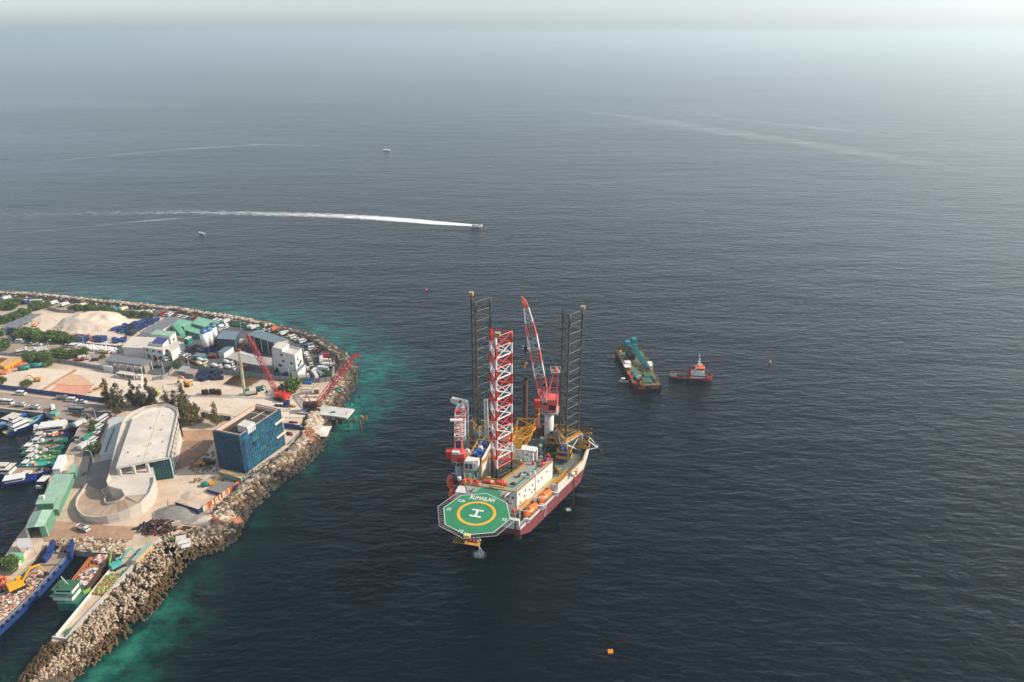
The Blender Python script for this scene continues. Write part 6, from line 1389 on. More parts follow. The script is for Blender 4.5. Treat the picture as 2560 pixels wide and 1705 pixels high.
scatter('rubble', 'stones and planks along the foot of the netted building', Z4, [(780, 880), (1270, 560), (1320, 560), (1200, 640), (830, 900)], 160, (.2, .7), [RM[1], RM[0], JUNK[2], JUNK[3]])
scatter('rubble', 'loose grey rubble round the wheeled digger by the netted building', Z4, [(130, 700), (400, 600), (440, 800), (250, 880), (100, 820)], 200, (.2, .8), [RM[6], RM[0], JUNK[3], RM[2]])
scatter('rubble', 'orange brick rubble beside the pale yard', Z1, [(640, 600), (760, 575), (1010, 590), (1150, 640), (1050, 680), (800, 640)], 130, (.4, 1.4), [JUNK[5], mat('brick_orange', (204, 120, 84), .9), RM[0], JUNK[1]])
scatter('rubble', 'white stones below the big sand heap', Z1, [(620, 520), (760, 480), (950, 540), (1040, 555), (800, 570), (640, 550)], 150, (.3, 1.2), [RM[1], RM[0], JUNK[1]])
scatter('rebar_mats', 'pinkish steel bars laid out in rows on the sand yard', Z1, [(560, 1280), (680, 1180), (1110, 1190), (1000, 1280), (870, 1320), (700, 1310)], 10, (.2, .5), [JUNK[1]])
for k in range(26):
    a = g(Z1, 560+k*17, 1285+k*1.8, .2); b_ = g(Z1, 690+k*16, 1175+k*.6, .2); q = MB(); q.tube(a, b_, .15, mat('salmon_rebar', (206, 120, 88), .8, var=.2), 4)
    if k % 1 == 0: solo('rebar_bundle', q, 'salmon coloured bar bundle laid in a row on the sand yard', 'bar bundle', tuple(a), 0, 'salmon bar bundles laid side by side behind the blue hoarding', world=True)
q = MB(); q.prism([p.xy for p in pol(Z1, [(650, 1180), (820, 1050), (960, 1080), (1110, 1190), (900, 1200)], .2)], GZ, GZ+.35, mat('salmon_formwork', (222, 178, 144), .9, var=.2, scale=.5)); solo('formwork_bed', q, 'salmon coloured timber bed behind the bar bundles', 'formwork', tuple(g(Z1, 850, 1150)), world=True)
q = MB(); a, b_ = g(Z1, 470, 1265, .6), g(Z1, 890, 1010, .6); d = b_-a; q.box((a.lerp(b_, .5).x, a.lerp(b_, .5).y, GZ), (d.length, 1.6, .8), DIRT, math.atan2(d.y, d.x)); solo('earth_bank', q, 'straight brown earth bank crossing the sand yard', 'earth bank', tuple(a), world=True)
for k, (x, y) in enumerate(((1110, 1270), (1140, 1262), (1165, 1248), (1185, 1232), (1200, 1215))):
    q = MB(); q.box(g(Z1, x, y), (3.2, 1.3, 1.2), mat('sandy_block', (214, 164, 122), .9), R(40)); solo('timber_stack', q, 'tan timber stack right of the bar bundles, %s' % ('nearest', 'second nearest', 'middle', 'second farthest', 'farthest')[k], 'timber stack', tuple(g(Z1, x, y)), 0, 'tan timber stacks in a row', world=True)
scatter('scrap_heap', 'tangled dark red scrap bars near the ramp loop', Z5, [(1340, 80), (1420, 30), (1640, 20), (1700, 90), (1660, 145), (1400, 130)], 420, (.3, .9), [mat('scrap_red', (92, 44, 38), .8), RUSTD, RUSTD, JUNK[7], JUNK[3], RUST], aspect=7, zmax=2.6)
sf = thing('red_gate_frame', 'small open red steel frame standing in front of the scrap heap', 'steel frame', tuple(g(Q4, 1600, 325)))
q = MB(); a, b_ = g(Q4, 1555, 325), g(Q4, 1670, 330)
for k in range(3): p = a.lerp(b_, k/2); q.tube(p, p+Vector((0, 0, 2.0)), .1, CORAL, 4)
for z in (.2, 1.0, 2.0): q.tube(a+Vector((0, 0, z)), b_+Vector((0, 0, z)), .09, CORAL, 4)
part('frame', q, sf, True)
q = MB(); p = g(Q5, 175, 1240); q.box(p, (3.2, .25, 3.2), mat('ivory_panel', (236, 222, 192), .7), .5, top=(.8, 1), rx=R(18)); solo('upright_panel', q, 'ivory panel standing on edge by the grey sand heap', 'panel', tuple(p), world=True)
for k in range(5): 
    q = MB(); q.tube(g(Q5, 215+k*22, 1262-k*13, .2), g(Q5, 420+k*30, 1318-k*14, .2), .14, RUST, 4); solo('steel_bar', q, 'brown bar lying right of the ivory panel', 'bar', tuple(g(Q5, 215, 1262)), 0, 'brown bars laid beside the ivory panel', world=True)
for x, y, lab in ((1760, 215, 'white square concrete block on the pier root, upper one'), (1800, 250, 'white square concrete block on the pier root, lower one')):
    q = MB(); q.box(g(Z5, x, y, -.3), (3.2, 2.4, 2.0), CREAMR, .35); q.box(g(Z5, x, y, 1.7), (2.7, 1.9, .12), WALLW, .35); solo('concrete_cube', q, lab, 'concrete block', tuple(g(Z5, x, y)), world=True)
heap('grass_patch', 'small green grass patch beside the white concrete blocks', None, g(Z5, 1665, 175), 4.5, 2.2, .5, mat('grass_green', (88, 120, 50), .95, var=.3, scale=1.5), 2, 0, .4, kind='stuff')
# street lamps
def lamp_proto():
    t = thing('street_lamp', '', 'street lamp', (0, 0, -50), 0, 'tall street lamps'); q = MB(); q.tube((0, 0, 0), (0, 0, 6.2), .13, CREAMR, 6, r2=.08); part('pole', q, t)
    q = MB(); q.path([(0, 0, 6.2), (.35, 0, 6.9), (1.2, 0, 7.1)], .07, CREAMR, 5); part('arm', q, t); q = MB(); q.box((1.5, 0, 7.02), (.8, .3, .14), CLEANW); part('lamp_head', q, t); return t
LP = lamp_proto(); first = True
for Z, x, y, rz, lab in ((Z1, 590, 800, 0, 'street lamp in the middle of the road left of the white vans'), (Z1, 1003, 752, 180, 'street lamp at the blue hoarding near the white bags'), (Z1, 1122, 872, 180, 'street lamp left of the fuel station canopy'),
      (Z1, 78, 665, 0, 'street lamp at the far left end of the middle road'), (Z1, 1875, 965, 180, 'street lamp right of the fuel station canopy'), (Z1, 1932, 1050, 180, 'street lamp at the curved pale fence'),
      (Z2, 720, 535, 0, 'street lamp beside the green netting heap'), (Z2, 1462, 855, 0, 'street lamp right of the white office block'), (Z2, 690, 1035, 0, 'street lamp beside the red van'),
      (Z2, 1290, 1112, 0, 'street lamp below the white office block'), (Z2, 1098, 1045, 0, 'street lamp at the left corner of the white office block'), (Z2, 108, 965, 0, 'street lamp left of the mixer trucks'),
      (Z3, 1143, 262, 180, 'street lamp at the quay corner near the trees'), (Z3, 985, 640, 180, 'street lamp over the white truck on the quay apron'), (Z3, 1112, 775, 180, 'street lamp by the lone palm at the ramp building'), (Q2, 800, 1185, 180, 'lamp at the right side of the gabled shed')):
    p = g(Z, x, y)
    if first: LP.location = p; LP.rotation_euler = (0, 0, R(rz)); LP['label'] = lab; first = False
    else: dup(LP, p, R(rz), lab)
# ================================================================ vehicles
CARW = mat('white_car_paint', (216, 216, 214), .35, var=.12, scale=1.5); CARS = mat('silver_car_paint', (150, 156, 162), .3, metal=.3, var=.03); CARD = mat('dark_car_paint', (38, 42, 48), .3, var=.05)
CARR = mat('red_car_paint', (156, 46, 44), .4, var=.05); CARB = mat('blue_car_paint', (50, 84, 150), .35, var=.05); CARC = mat('cream_car_paint', (224, 206, 176), .4, var=.05); CARG = mat('green_car_paint', (60, 140, 110), .4, var=.05); CARY = mat('yellow_car_paint', (226, 206, 90), .4, var=.05); CARO = mat('orange_car_paint', (222, 110, 50), .4, var=.05); CART = mat('teal_car_paint', (40, 130, 150), .4, var=.05)
PC = {'white': CARW, 'silver': CARS, 'dark': CARD, 'red': CARR, 'blue': CARB, 'cream': CARC, 'green': CARG, 'yellow': CARY, 'orange': CARO, 'teal': CART}
def prof_body(mb, pts, w_, m_, tw=None):
    """side profile (x,z) extruded across y, top points narrowed"""
    n_ = len(pts); zs = [z for _, z in pts]; zm = max(zs); vs = []
    for s_ in (-1, 1):
        for x, z in pts: vs.append((x, s_*w_/2*((tw or .82) if z > zm*.75 and tw else 1), z))
    mb.add(vs, [tuple(range(n_)), tuple(range(n_, 2*n_))[::-1]]+[((i+1) % n_, i, n_+i, n_+(i+1) % n_) for i in range(n_)], m_)
def wheels(t, xs, r_=.34, w_=.85, wy=.8):
    for x in xs:
        for s_ in (-1, 1):
            q = MB(); q.tube((x, s_*wy-.12*s_, r_), (x, s_*wy+.1*s_, r_), r_, BLACK, 10); part('wheel', q, t)
PROT = {}
def proto(kind):
    t = thing(kind, '', kind, (0, 0, -60)); body = MB(); gl = MB()
    if kind == 'car':
        prof_body(body, [(-2.1, .35), (-2.15, .85), (-1.9, 1.0), (1.0, 1.0), (2.0, .82), (2.15, .4)], 1.8, CARW); prof_body(gl, [(-1.7, 1.0), (-1.2, 1.46), (.3, 1.46), (1.0, 1.0)], 1.62, GLASS, .85)
        rf = MB(); rf.box((-.45, 0, 1.45), (1.5, 1.32, .06), CARW); wheels(t, (-1.3, 1.3)); bo = part('body', body, t); part('windows', gl, bo); part('roof', rf, bo)
    elif kind == 'van':
        prof_body(body, [(-2.4, .35), (-2.45, 1.9), (-2.2, 2.1), (1.2, 2.1), (1.9, 1.3), (2.4, 1.05), (2.45, .4)], 1.85, CARW, .94); gl.box((-.4, 0, 1.35), (3.6, 1.88, .5), GLASS); gl.box((1.62, 0, 1.35), (.75, 1.6, .55), GLASS, ry=R(40)); wheels(t, (-1.5, 1.5)); bo = part('body', body, t); part('windows', gl, bo)
    elif kind == 'pickup':
        prof_body(body, [(-2.5, .4), (-2.5, .95), (-.6, .95), (-.5, 1.0), (1.0, 1.0), (2.4, .9), (2.5, .45)], 1.8, CARW); prof_body(gl, [(-.55, 1.0), (-.35, 1.62), (.6, 1.62), (1.1, 1.0)], 1.65, GLASS, .88); bd = MB(); bd.box((-1.55, 0, .96), (1.7, 1.5, .06), DARK); rf = MB(); rf.box((.1, 0, 1.6), (1.0, 1.4, .06), CARW); wheels(t, (-1.6, 1.55)); bo = part('body', body, t); part('windows', gl, bo); part('cargo_bed', bd, t); part('roof', rf, bo)
    elif kind == 'truck':
        body.box((-1.0, 0, .9), (4.6, 2.2, .25), DARK); part('chassis', body, t); q = MB(); q.box((-1.2, 0, 1.15), (4.4, 2.2, 1.9), CARW, top=(.98, .97)); part('cargo_box', q, t); q = MB(); q.box((2.3, 0, .6), (1.7, 2.0, 2.0), CARW, top=(.85, .9)); cb_ = part('cab', q, t); gl.box((2.75, 0, 1.6), (.75, 1.86, .65), GLASS); part('windscreen', gl, cb_); wheels(t, (-2.2, 2.1), .45, wy=.95)
    elif kind == 'dump_truck':
        body.box((-1.0, 0, .8), (5.0, 1.4, .3), DARK); part('chassis', body, t); q = MB(); q.box((-1.3, 0, 1.1), (4.2, 2.2, .15), DARK)
        for a in ((-1.3, 1.05, 4.2, .12), (-1.3, -1.05, 4.2, .12)): q.box((a[0], a[1], 1.1), (a[2], a[3], .95), CARW)
        for x in (-3.35, .75): q.box((x, 0, 1.1), (.12, 2.1, .95), CARW)
        q.box((-1.3, 0, 1.25), (3.9, 1.9, .4), RM[2]); part('tipper_bed', q, t); q = MB(); q.box((2.0, 0, .7), (1.9, 2.1, 1.8), CARW, top=(.85, .92)); cb_ = part('cab', q, t); gl.box((2.5, 0, 1.6), (.85, 1.9, .6), GLASS); part('windscreen', gl, cb_); wheels(t, (-2.3, -1.3, 2.0), .48, wy=.98)
    elif kind == 'bus':
        body.box((0, 0, .4), (8.6, 2.3, 2.3), CARW, top=(.985, .92)); part('body', body, t); gl.box((0, 0, 1.45), (8.0, 2.34, .75), GLASS); gl.box((4.22, 0, 1.3), (.2, 1.9, 1.0), GLASS); part('windows', gl, t); q = MB(); q.box((-1, 0, 2.7), (2, 1.4, .25), CARW); part('roof_unit', q, t); wheels(t, (-2.6, 2.8), .45, wy=1.05)
    elif kind == 'mixer_truck':
        body.box((-1.0, 0, .8), (6.6, 1.2, .3), DARK); part('chassis', body, t); q = MB(); M = Matrix.Rotation(R(12), 3, 'Y'); q.ball((-1.2, 0, 2.2), (2.5, 1.25, 1.2), CARW, 12, 8, M); part('drum', q, t); q = MB(); q.box((2.9, 0, .7), (1.8, 2.2, 2.0), CARW, top=(.9, .92)); cb_ = part('cab', q, t); gl.box((3.45, 0, 1.7), (.7, 1.95, .65), GLASS); part('windscreen', gl, cb_); wheels(t, (-2.9, -1.7, 2.7), .5, wy=1.0)
    elif kind == 'motorbike':
        q = MB(); q.box((0, 0, .5), (1.1, .28, .4), CARD); q.box((-.2, 0, .85), (.7, .26, .14), BLACK); q.tube((.5, 0, .4), (.35, 0, 1.1), .05, GREYST); q.tube((.35, -.35, 1.1), (.35, .35, 1.1), .04, BLACK); part('body', q, t)
        for x in (-.6, .65): q = MB(); q.tube((x, -.06, .3), (x, .06, .3), .3, BLACK, 10); part('wheel', q, t)
    return t
for k_ in ('car', 'van', 'pickup', 'truck', 'dump_truck', 'bus', 'mixer_truck', 'motorbike'): PROT[k_] = proto(k_)
used_kind = set(); CM = {}
def recolour(o, col):
    if col == 'white': return
    stack = [o]
    while stack:
        x = stack.pop(); stack += [c for c in x.children]
        if x.type == 'MESH' and CARW.name in x.data.materials:
            k = (x.data.name, col)
            if k not in CM:
                me = x.data.copy(); me.materials[list(me.materials).index(CARW)] = PC[col]; CM[k] = me
            x.data = CM[k]
TYPN = {'car': 'car', 'van': 'van', 'pickup': 'pickup', 'truck': 'box lorry', 'dump_truck': 'tipper lorry', 'bus': 'bus', 'mixer_truck': 'concrete mixer lorry', 'motorbike': 'motorbike'}
def veh(kind, col, loc, rz, label, group=None, s_=1.0):
    src = PROT[kind]
    if kind not in used_kind and col == 'white':
        used_kind.add(kind); KIDS.setdefault(src.name, list(src.children)); src.location = loc; src.rotation_euler = (0, 0, rz); src.scale = (.85,)*3; src['label'] = label; src['category'] = TYPN[kind]
        if group: src['group'] = group
        return src
    s_ *= .82 if kind in ('truck', 'dump_truck', 'bus', 'mixer_truck') else .95
    o = dup(src, loc, rz, label, group, s_); o['category'] = TYPN[kind]; recolour(o, col); return o
ORD = ['first', 'second', 'third', 'fourth', 'fifth', 'sixth', 'seventh', 'eighth', 'ninth', 'tenth', 'eleventh', 'twelfth', 'thirteenth', 'fourteenth', 'fifteenth', 'sixteenth', 'seventeenth', 'eighteenth', 'nineteenth', 'twentieth']
def row(Z, items, rz, where, group, frm='left', s_=1.0):
    """items: (x, y, colour, kind[, rz]) ; labels count each look along the row"""
    n_ = {}; tot = {}
    for it in items: tot[(it[2], it[3])] = tot.get((it[2], it[3]), 0)+1
    for it in items:
        k = (it[2], it[3]); n_[k] = n_.get(k, 0)+1
        nm = '%s %s' % (it[2], TYPN[it[3]])
        lab = ('only %s %s' % (nm, where)) if tot[k] == 1 else '%s %s from the %s %s' % (ORD[n_[k]-1], nm, frm, where)
        a = it[4] if len(it) > 4 else rz
        veh(it[3], it[2], g(Z, it[0], it[1], .12), R(a)+rnd.uniform(-.08, .08), lab, group, s_)
c, v, p_, t_, d_, b_, m_ = 'car', 'van', 'pickup', 'truck', 'dump_truck', 'bus', 'mixer_truck'
row(Z1, [(-20, 190, 'white', v), (30, 195, 'blue', t_), (85, 185, 'white', t_), (150, 195, 'green', c), (215, 205, 'white', v), (290, 220, 'dark', c), (340, 225, 'blue', t_), (430, 225, 'white', b_, 10), (490, 228, 'silver', c), (540, 242, 'white', v), (590, 248, 'white', c), (640, 240, 'white', t_),
     (770, 258, 'white', t_), (900, 268, 'white', v), (980, 270, 'cream', t_), (1050, 285, 'white', c), (1110, 280, 'silver', c), (1165, 296, 'white', c), (1240, 305, 'teal', c), (1320, 308, 'silver', t_), (1392, 318, 'teal', t_), (1465, 312, 'cream', t_)],
    75, 'in the far seaside row above the sand heap', 'vehicles parked along the far seaside road')
row(Z1, [(1515, 332, 'silver', c), (1570, 336, 'white', c), (1620, 338, 'white', c), (1675, 345, 'white', v), (1750, 342, 'white', v), (1800, 356, 'white', c), (1845, 352, 'silver', c), (1912, 364, 'red', v), (1962, 370, 'white', c), (2005, 368, 'white', v), (2065, 375, 'red', c), (2115, 382, 'white', c), (2175, 396, 'white', c), (2250, 400, 'silver', c), (2310, 402, 'red', c)],
    70, 'in the seaside row behind the long grey warehouse', 'vehicles parked along the far seaside road')
row(Z2, [(60, 398, 'white', c), (430, 442, 'white', v), (480, 452, 'white', v), (550, 458, 'white', t_), (452, 490, 'green', m_, 40), (505, 520, 'white', m_, 50), (545, 520, 'white', c), (470, 545, 'white', c)], 65, 'right of the green plant hall behind the silos', 'vehicles behind the silos')
row(Z2, [(838, 518, 'white', v), (885, 530, 'white', t_), (930, 528, 'green', c), (1000, 548, 'white', c), (1085, 556, 'white', v), (1130, 550, 'orange', t_), (1170, 562, 'green', c), (1185, 590, 'white', c), (1235, 600, 'white', t_), (1290, 622, 'yellow', c), (1335, 635, 'white', v), (1375, 655, 'white', c), (1405, 672, 'silver', c), (1445, 684, 'white', v),
     (1482, 718, 'blue', c), (1512, 726, 'dark', c), (1545, 735, 'silver', v)], 48, 'curved row behind blue-grey warehouse', 'vehicles in the curved car park')
row(Z2, [(1560, 770, 'white', v), (1612, 765, 'orange', p_), (1600, 800, 'dark', c), (1640, 815, 'dark', c), (1680, 835, 'blue', c), (1665, 855, 'white', p_), (1705, 868, 'red', t_)], 30, 'in the car park right of the white office block', 'vehicles in the curved car park')
row(Z2, [(1665, 915, 'white', b_, 100), (1725, 930, 'cream', t_, 8), (1740, 978, 'white', t_, 5), (1690, 1020, 'white', t_, 0), (1590, 1035, 'white', v, 70), (1598, 1098, 'white', b_, 120), (1645, 1078, 'silver', t_, 130), (1465, 1110, 'white', t_, 15), (1470, 1025, 'cream', d_, 12)], 5, 'in the lorry corner by the sea wall end', 'lorries parked at the sea wall end')
row(Z2, [(1500, 862, 'white', c), (1522, 893, 'cream', c), (1537, 920, 'silver', c), (1545, 958, 'cream', c), (1542, 1000, 'dark', c), (1488, 840, 'white', v)], 100, 'right beside the white office block', 'cars beside the white office block', 'top')
row(Z2, [(1255, 1072, 'blue', c), (1350, 1082, 'silver', c), (1165, 1030, 'dark', c), (1150, 1088, 'teal', c)], -8, 'parked in front of the white office block', 'cars in front of the white office block')
row(Z2, [(20, 848, 'white', c), (55, 832, 'white', c), (95, 800, 'dark', c), (130, 868, 'white', c), (95, 892, 'white', c), (120, 915, 'red', p_), (182, 940, 'red', c), (262, 925, 'white', m_), (250, 968, 'cream', m_), (430, 992, 'white', m_), (588, 1010, 'white', m_), (570, 950, 'white', m_), (770, 1002, 'red', v), (395, 870, 'red', d_), (200, 770, 'dark', c), (230, 790, 'silver', c), (60, 770, 'dark', c)], -15, 'in the yard right of the teal kiosk', 'vehicles in the mixer yard')
row(Z1, [(1990, 893, 'white', v), (2032, 878, 'white', c), (2090, 848, 'white', c), (2130, 832, 'white', v), (2165, 818, 'silver', c), (2215, 790, 'dark', c), (2250, 770, 'dark', c), (2300, 742, 'dark', c)], 40, 'in the angled row below the white workshop', 'cars beside the white workshop')
row(Z1, [(1800, 868, 'silver', c), (1870, 888, 'dark', c), (2130, 895, 'dark', 'motorbike'), (1850, 985, 'dark', p_)], 10, 'on the road bend by the fuel station', 'vehicles at the road bend')
row(Z1, [(240, 690, 'white', v), (340, 690, 'silver', c), (370, 722, 'cream', p_), (452, 722, 'white', c), (25, 660, 'white', c)], 0, 'on the middle road below the roadside bushes', 'vehicles on the middle road')
row(Z1, [(270, 795, 'white', d_), (378, 798, 'white', d_), (500, 792, 'white', t_), (720, 835, 'blue', d_), (650, 822, 'dark', 'motorbike'), (780, 835, 'dark', 'motorbike')], 42, 'at the left end of the middle road', 'lorries on the middle road')
row(Z1, [(780, 738, 'white', p_), (860, 748, 'white', v), (1240, 815, 'cream', t_), (1360, 805, 'silver', c)], -5, 'beside the rows of white bulk bags', 'vehicles by the white bags')
row(Z1, [(255, 1302, 'white', v), (740, 1355, 'silver', d_), (857, 1380, 'white', v), (965, 1398, 'white', p_), (70, 1405, 'white', b_), (243, 1440, 'white', d_), (410, 1470, 'white', d_), (630, 1492, 'white', m_, -50), (905, 1497, 'silver', b_)], -6, 'on the quayside road beside the blue hoarding', 'vehicles on the quayside road')
row(Z1, [(1120, 900, 'dark', c), (940, 905, 'red', d_), (1000, 890, 'white', t_)], 20, 'in the dusty plot left of the fuel station', 'vehicles in the dusty plot')
row(Z3, [(1203, 245, 'white', b_, 72), (1168, 325, 'white', v), (1150, 372, 'silver', c), (1132, 402, 'white', c), (1118, 440, 'dark', c), (1103, 478, 'white', v), (1097, 515, 'white', c)], 72, 'in the lane beside the low white annex', 'vehicles parked beside the low annex', 'top', .92)
row(Z3, [(950, 298, 'white', t_, 75), (1045, 468, 'green', t_, 75), (880, 470, 'dark', c, 80), (998, 560, 'white', t_, 78), (1000, 880, 'dark', 'motorbike', 95), (165 + 825, 1532, 'white', d_, -28)], 80, 'on the quay apron or dirt track', 'vehicles on the quay apron')
for k, (x, y) in enumerate(((1620, 245), (1700, 250), (1740, 262), (1780, 280), (1800, 262), (1850, 270), (1880, 300), (1960, 290), (2010, 320), (2050, 350))):
    veh('motorbike', ['dark', 'red', 'dark', 'red', 'white'][k % 5], g(Q1, x, y, .1), rnd.uniform(0, 3), 'parked motorbike in the small crowd of bikes at the quay corner', 'motorbikes at the quay corner', 1.2)
# unused white prototype check: every prototype has been placed by now
for k_, o in PROT.items():
    if k_ not in used_kind:
        for ch in list(o.children_recursive): bpy.data.objects.remove(ch)
        bpy.data.objects.remove(o)
# ---------------- small excavators and loaders
def excavator(base, rz, col, lab, s_=1.0, boomdir=1):
    t = thing('excavator', lab, 'excavator', tuple(base), rz); t.scale = (s_,)*3
    for y in (-1.2, 1.2): q = MB(); q.box((0, y, 0), (3.8, .6, .9), DARK, top=(.82, 1)); part('crawler_track', q, t)
    q = MB(); q.tube((0, 0, .8), (0, 0, 1.1), .9, DARK, 12); q.box((-.6, 0, 1.1), (3.4, 2.5, 1.2), col, top=(.94, .92)); part('upper_body', q, t)
    q = MB(); q.box((.6, .75, 1.2), (1.4, .95, 1.7), col, top=(.85, .85)); q.box((.75, .76, 1.9), (1.3, .98, .7), GLASS, top=(.85, .85)); part('cab', q, t)
    q = MB(); pts = [(.9, -.3, 1.9), (3.0, -.3, 4.5), (5.0, -.3, 4.4)]
    q.tube(pts[0], pts[1], .32, col, 4, r2=.38); q.tube(pts[1], pts[2], .38, col, 4, r2=.25); part('boom', q, t)
    q = MB(); q.tube((5.0, -.3, 4.6), (6.1, -.3, 1.6), .26, col, 4, r2=.18); sk_ = part('stick', q, t)
    q = MB(); q.box((6.0, -.3, .7), (1.1, 1.1, .9), DARK, top=(.6, 1)); part('bucket', q, sk_)
    return t
TEALX = mat('pale_teal_paint', (86, 174, 164), .5, var=.1)
excavator(g(Q4, 840, 1030), R(52), TEALX, 'pale teal excavator on the narrow pier beside the cream-sided container')
excavator(g(Z1, 2215, 1200), R(160), mat('orange_digger', (222, 156, 84), .5), 'orange excavator on the sand below the striped roof huts')
excavator(g(Q5, 880, 410), R(40), YEL, 'small yellow excavator next to the green tank on the sand platform', .62)
excavator(g(Z1, 440, 1145), R(200), YEL, 'yellow digger standing in the sand yard behind the blue hoarding', .8)
excavator(g(Z1, 1840, 1290), R(170), mat('lime_paint', (200, 210, 40), .5), 'lime green digger between the casuarina trees', .7)
excavator(g(Z1, 410, 500), R(90), YEL, 'small yellow excavator at the mouth of the long grey shed', .6)
excavator(g(Z2, 945, 1255), R(-30), TEAL, 'teal digger between the steel stack and the red crane', .8)
ld = thing('wheel_loader', 'orange and black wheeled digger in the shade of the netted building', 'wheel loader', tuple(g(Z4, 290, 770)), R(20))
q = MB(); q.box((-1, 0, .9), (3, 1.9, 1.2), mat('orange_machine', (214, 130, 50), .5)); q.box((.4, 0, 1.2), (1.4, 1.5, 1.9), DARK); q.box((1.8, 0, .8), (1.8, 1.6, .8), DARK); part('body', q, ld)
for x in (-1.4, 1.6):
    for y in (-1.1, 1.1): q = MB(); q.tube((x, y-.25, .8), (x, y+.25, .8), .8, BLACK, 12); part('wheel', q, ld)
q = MB(); q.box((3.4, 0, .2), (1, 2.4, 1), DARK, top=(.5, 1)); q.tube((1.6, 0, 1.4), (3.3, 0, .8), .2, DARK, 5); part('bucket', q, ld)
q = MB(); a = g(Q5, 740, 430); q.ball(a+Vector((0, 0, .7)), (1.9, 1.2, 1.1), TEAL, 10, 6); q.box(a, (2.4, 1.8, 1.0), TEAL, .2); solo('green_tank', q, 'rounded teal tank beside the small yellow excavator', 'tank', tuple(a), world=True)
q = MB(); a = g(Z4, 415, 830); q.ball(a+Vector((0, 0, .8)), (1.1, 1.0, 1.0), mat('silver_tank', (150, 164, 170), .4), 10, 6); q.box(a, (1.6, 1.2, .6), GREYST, .3); solo('water_tank', q, 'round silver tank by the corner of the netted building', 'tank', tuple(a), world=True)
q = MB(); a = g(Q5, 575, 340)
for k in range(14): q.box(a+Vector((rnd.uniform(-1, 1), rnd.uniform(-.8, .8), rnd.uniform(0, 1.3))), (rnd.uniform(.5, 2), .3, .3), rnd.choice([RUST, JUNK[2], JUNK[4]]), rnd.uniform(0, 3), rx=rnd.uniform(-.6, .6))
solo('timber_pile', q, 'brown timber heap left of the rounded teal tank', 'timber heap', tuple(a), world=True)
q = MB(); a = g(Q5, 860, 1040)
for k in range(12): q.box(a+Vector((rnd.uniform(-1, 1.2), rnd.uniform(-.7, .7), rnd.uniform(0, .8))), (rnd.uniform(.5, 1.4), .5, .5), rnd.choice([CARO, CARB, CARO, JUNK[4]]), rnd.uniform(0, 3))
solo('crate_pile', q, 'orange and blue crate pile at the top of the rock slope', 'crate pile', tuple(a), world=True)
# ---------------- bulk bags, bins, barrels and such: individuals
def copies(name, cat, label, group, mb, pts, szr=(.85, 1.15), rots=True, meshes=None):
    ms = meshes or [mb.mesh(name)]
    for p in pts:
        o = bpy.data.objects.new(name, rnd.choice(ms)); link(o); o.location = p; s_ = rnd.uniform(*szr); o.scale = (s_, s_, s_); o.rotation_euler = (0, 0, rnd.uniform(0, 6.28) if rots else 0); tag(o, label, cat, group)
def inquad(Z, poly, n_, h=0, jit=.5, cols=None):
    P_ = [g(Z, x, y, h) for x, y in poly]; out = []
    r_ = cols or max(1, int(math.sqrt(n_*2)))
    m2 = int(math.ceil(n_/r_))
    for j in range(m2):
        for i in range(r_):
            if len(out) >= n_: break
            u, v = (i+.5+rnd.uniform(-jit, jit))/r_, (j+.5+rnd.uniform(-jit, jit))/m2
            out.append(P_[0].lerp(P_[1], u).lerp(P_[3].lerp(P_[2], u), v))
    return out
q = MB(); q.ball((0, 0, .75), (.85, .8, .85), CLEANW, 8, 6); q.box((0, 0, 0), (1.2, 1.2, .9), CLEANW, top=(1.1, 1.1))
copies('bulk_bag', 'bulk bag', 'round white bulk bag in the rows behind the blue hoarding beside the middle road', 'white bulk bags by the middle road', q, inquad(Z1, [(830, 705), (1000, 718), (1000, 752), (830, 742)], 22, cols=11, jit=.3)+inquad(Z1, [(1010, 728), (1385, 770), (1375, 825), (1010, 785)], 76, cols=19, jit=.3), (.9, 1.2))
q = MB(); q.ball((0, 0, .7), (.75, .75, .75), mat('greyish_bag', (196, 196, 194), .7), 8, 6); q.box((0, 0, 0), (1.1, 1.1, .8), MATS['greyish_bag'])
copies('bulk_bag', 'bulk bag', 'greyish white bulk bag in front of the white office', 'greyish bulk bags before the white office', q, inquad(Z1, [(1400, 775), (1640, 790), (1900, 855), (1880, 895)], 56, cols=14, jit=.35)+inquad(Z1, [(1390, 768), (1540, 778), (1560, 815), (1400, 808)], 14, cols=7), (.9, 1.15))
bq = []
for m__ in (BLUE, mat('navy_bin', (20, 34, 72), .5), mat('mid_blue_bin', (40, 76, 130), .6)):
    q = MB(); q.box((0, 0, 0), (1.5, 1.1, 1.2), m__, top=(1.12, 1.12)); q.box((0, -.1, 1.2), (1.6, 1.3, .12), m__, rx=.12); bq.append(q.mesh('waste_bin'))
copies('waste_bin', 'waste bin', 'blue waste bin in the long heap right of the big sand heap', 'blue waste bins beside the sand heap', None, inquad(Z1, [(1290, 545), (1700, 430), (1890, 420), (1540, 610)], 120, cols=20, jit=.5), (.8, 1.3), meshes=bq)
copies('waste_bin', 'waste bin', 'blue waste bin stacked right of the orange rubble', 'blue waste bins right of the orange rubble', None, inquad(Z1, [(890, 620), (1040, 620), (1070, 690), (900, 680)], 22, cols=6)+inquad(Z1, [(1110, 630), (1250, 632), (1255, 700), (1120, 690)], 26, cols=7, jit=.15)+inquad(Z1, [(1330, 660), (1500, 645), (1460, 700), (1340, 705)], 14, cols=5), (.9, 1.3), meshes=bq)
copies('waste_bin', 'waste bin', 'dark blue waste bin heaped behind the sand yard fence', 'dark blue bins near the piling mast', None, inquad(Z2, [(210, 1060), (480, 1050), (500, 1160), (230, 1140)], 34, cols=8), (.9, 1.4), meshes=[bq[1]])
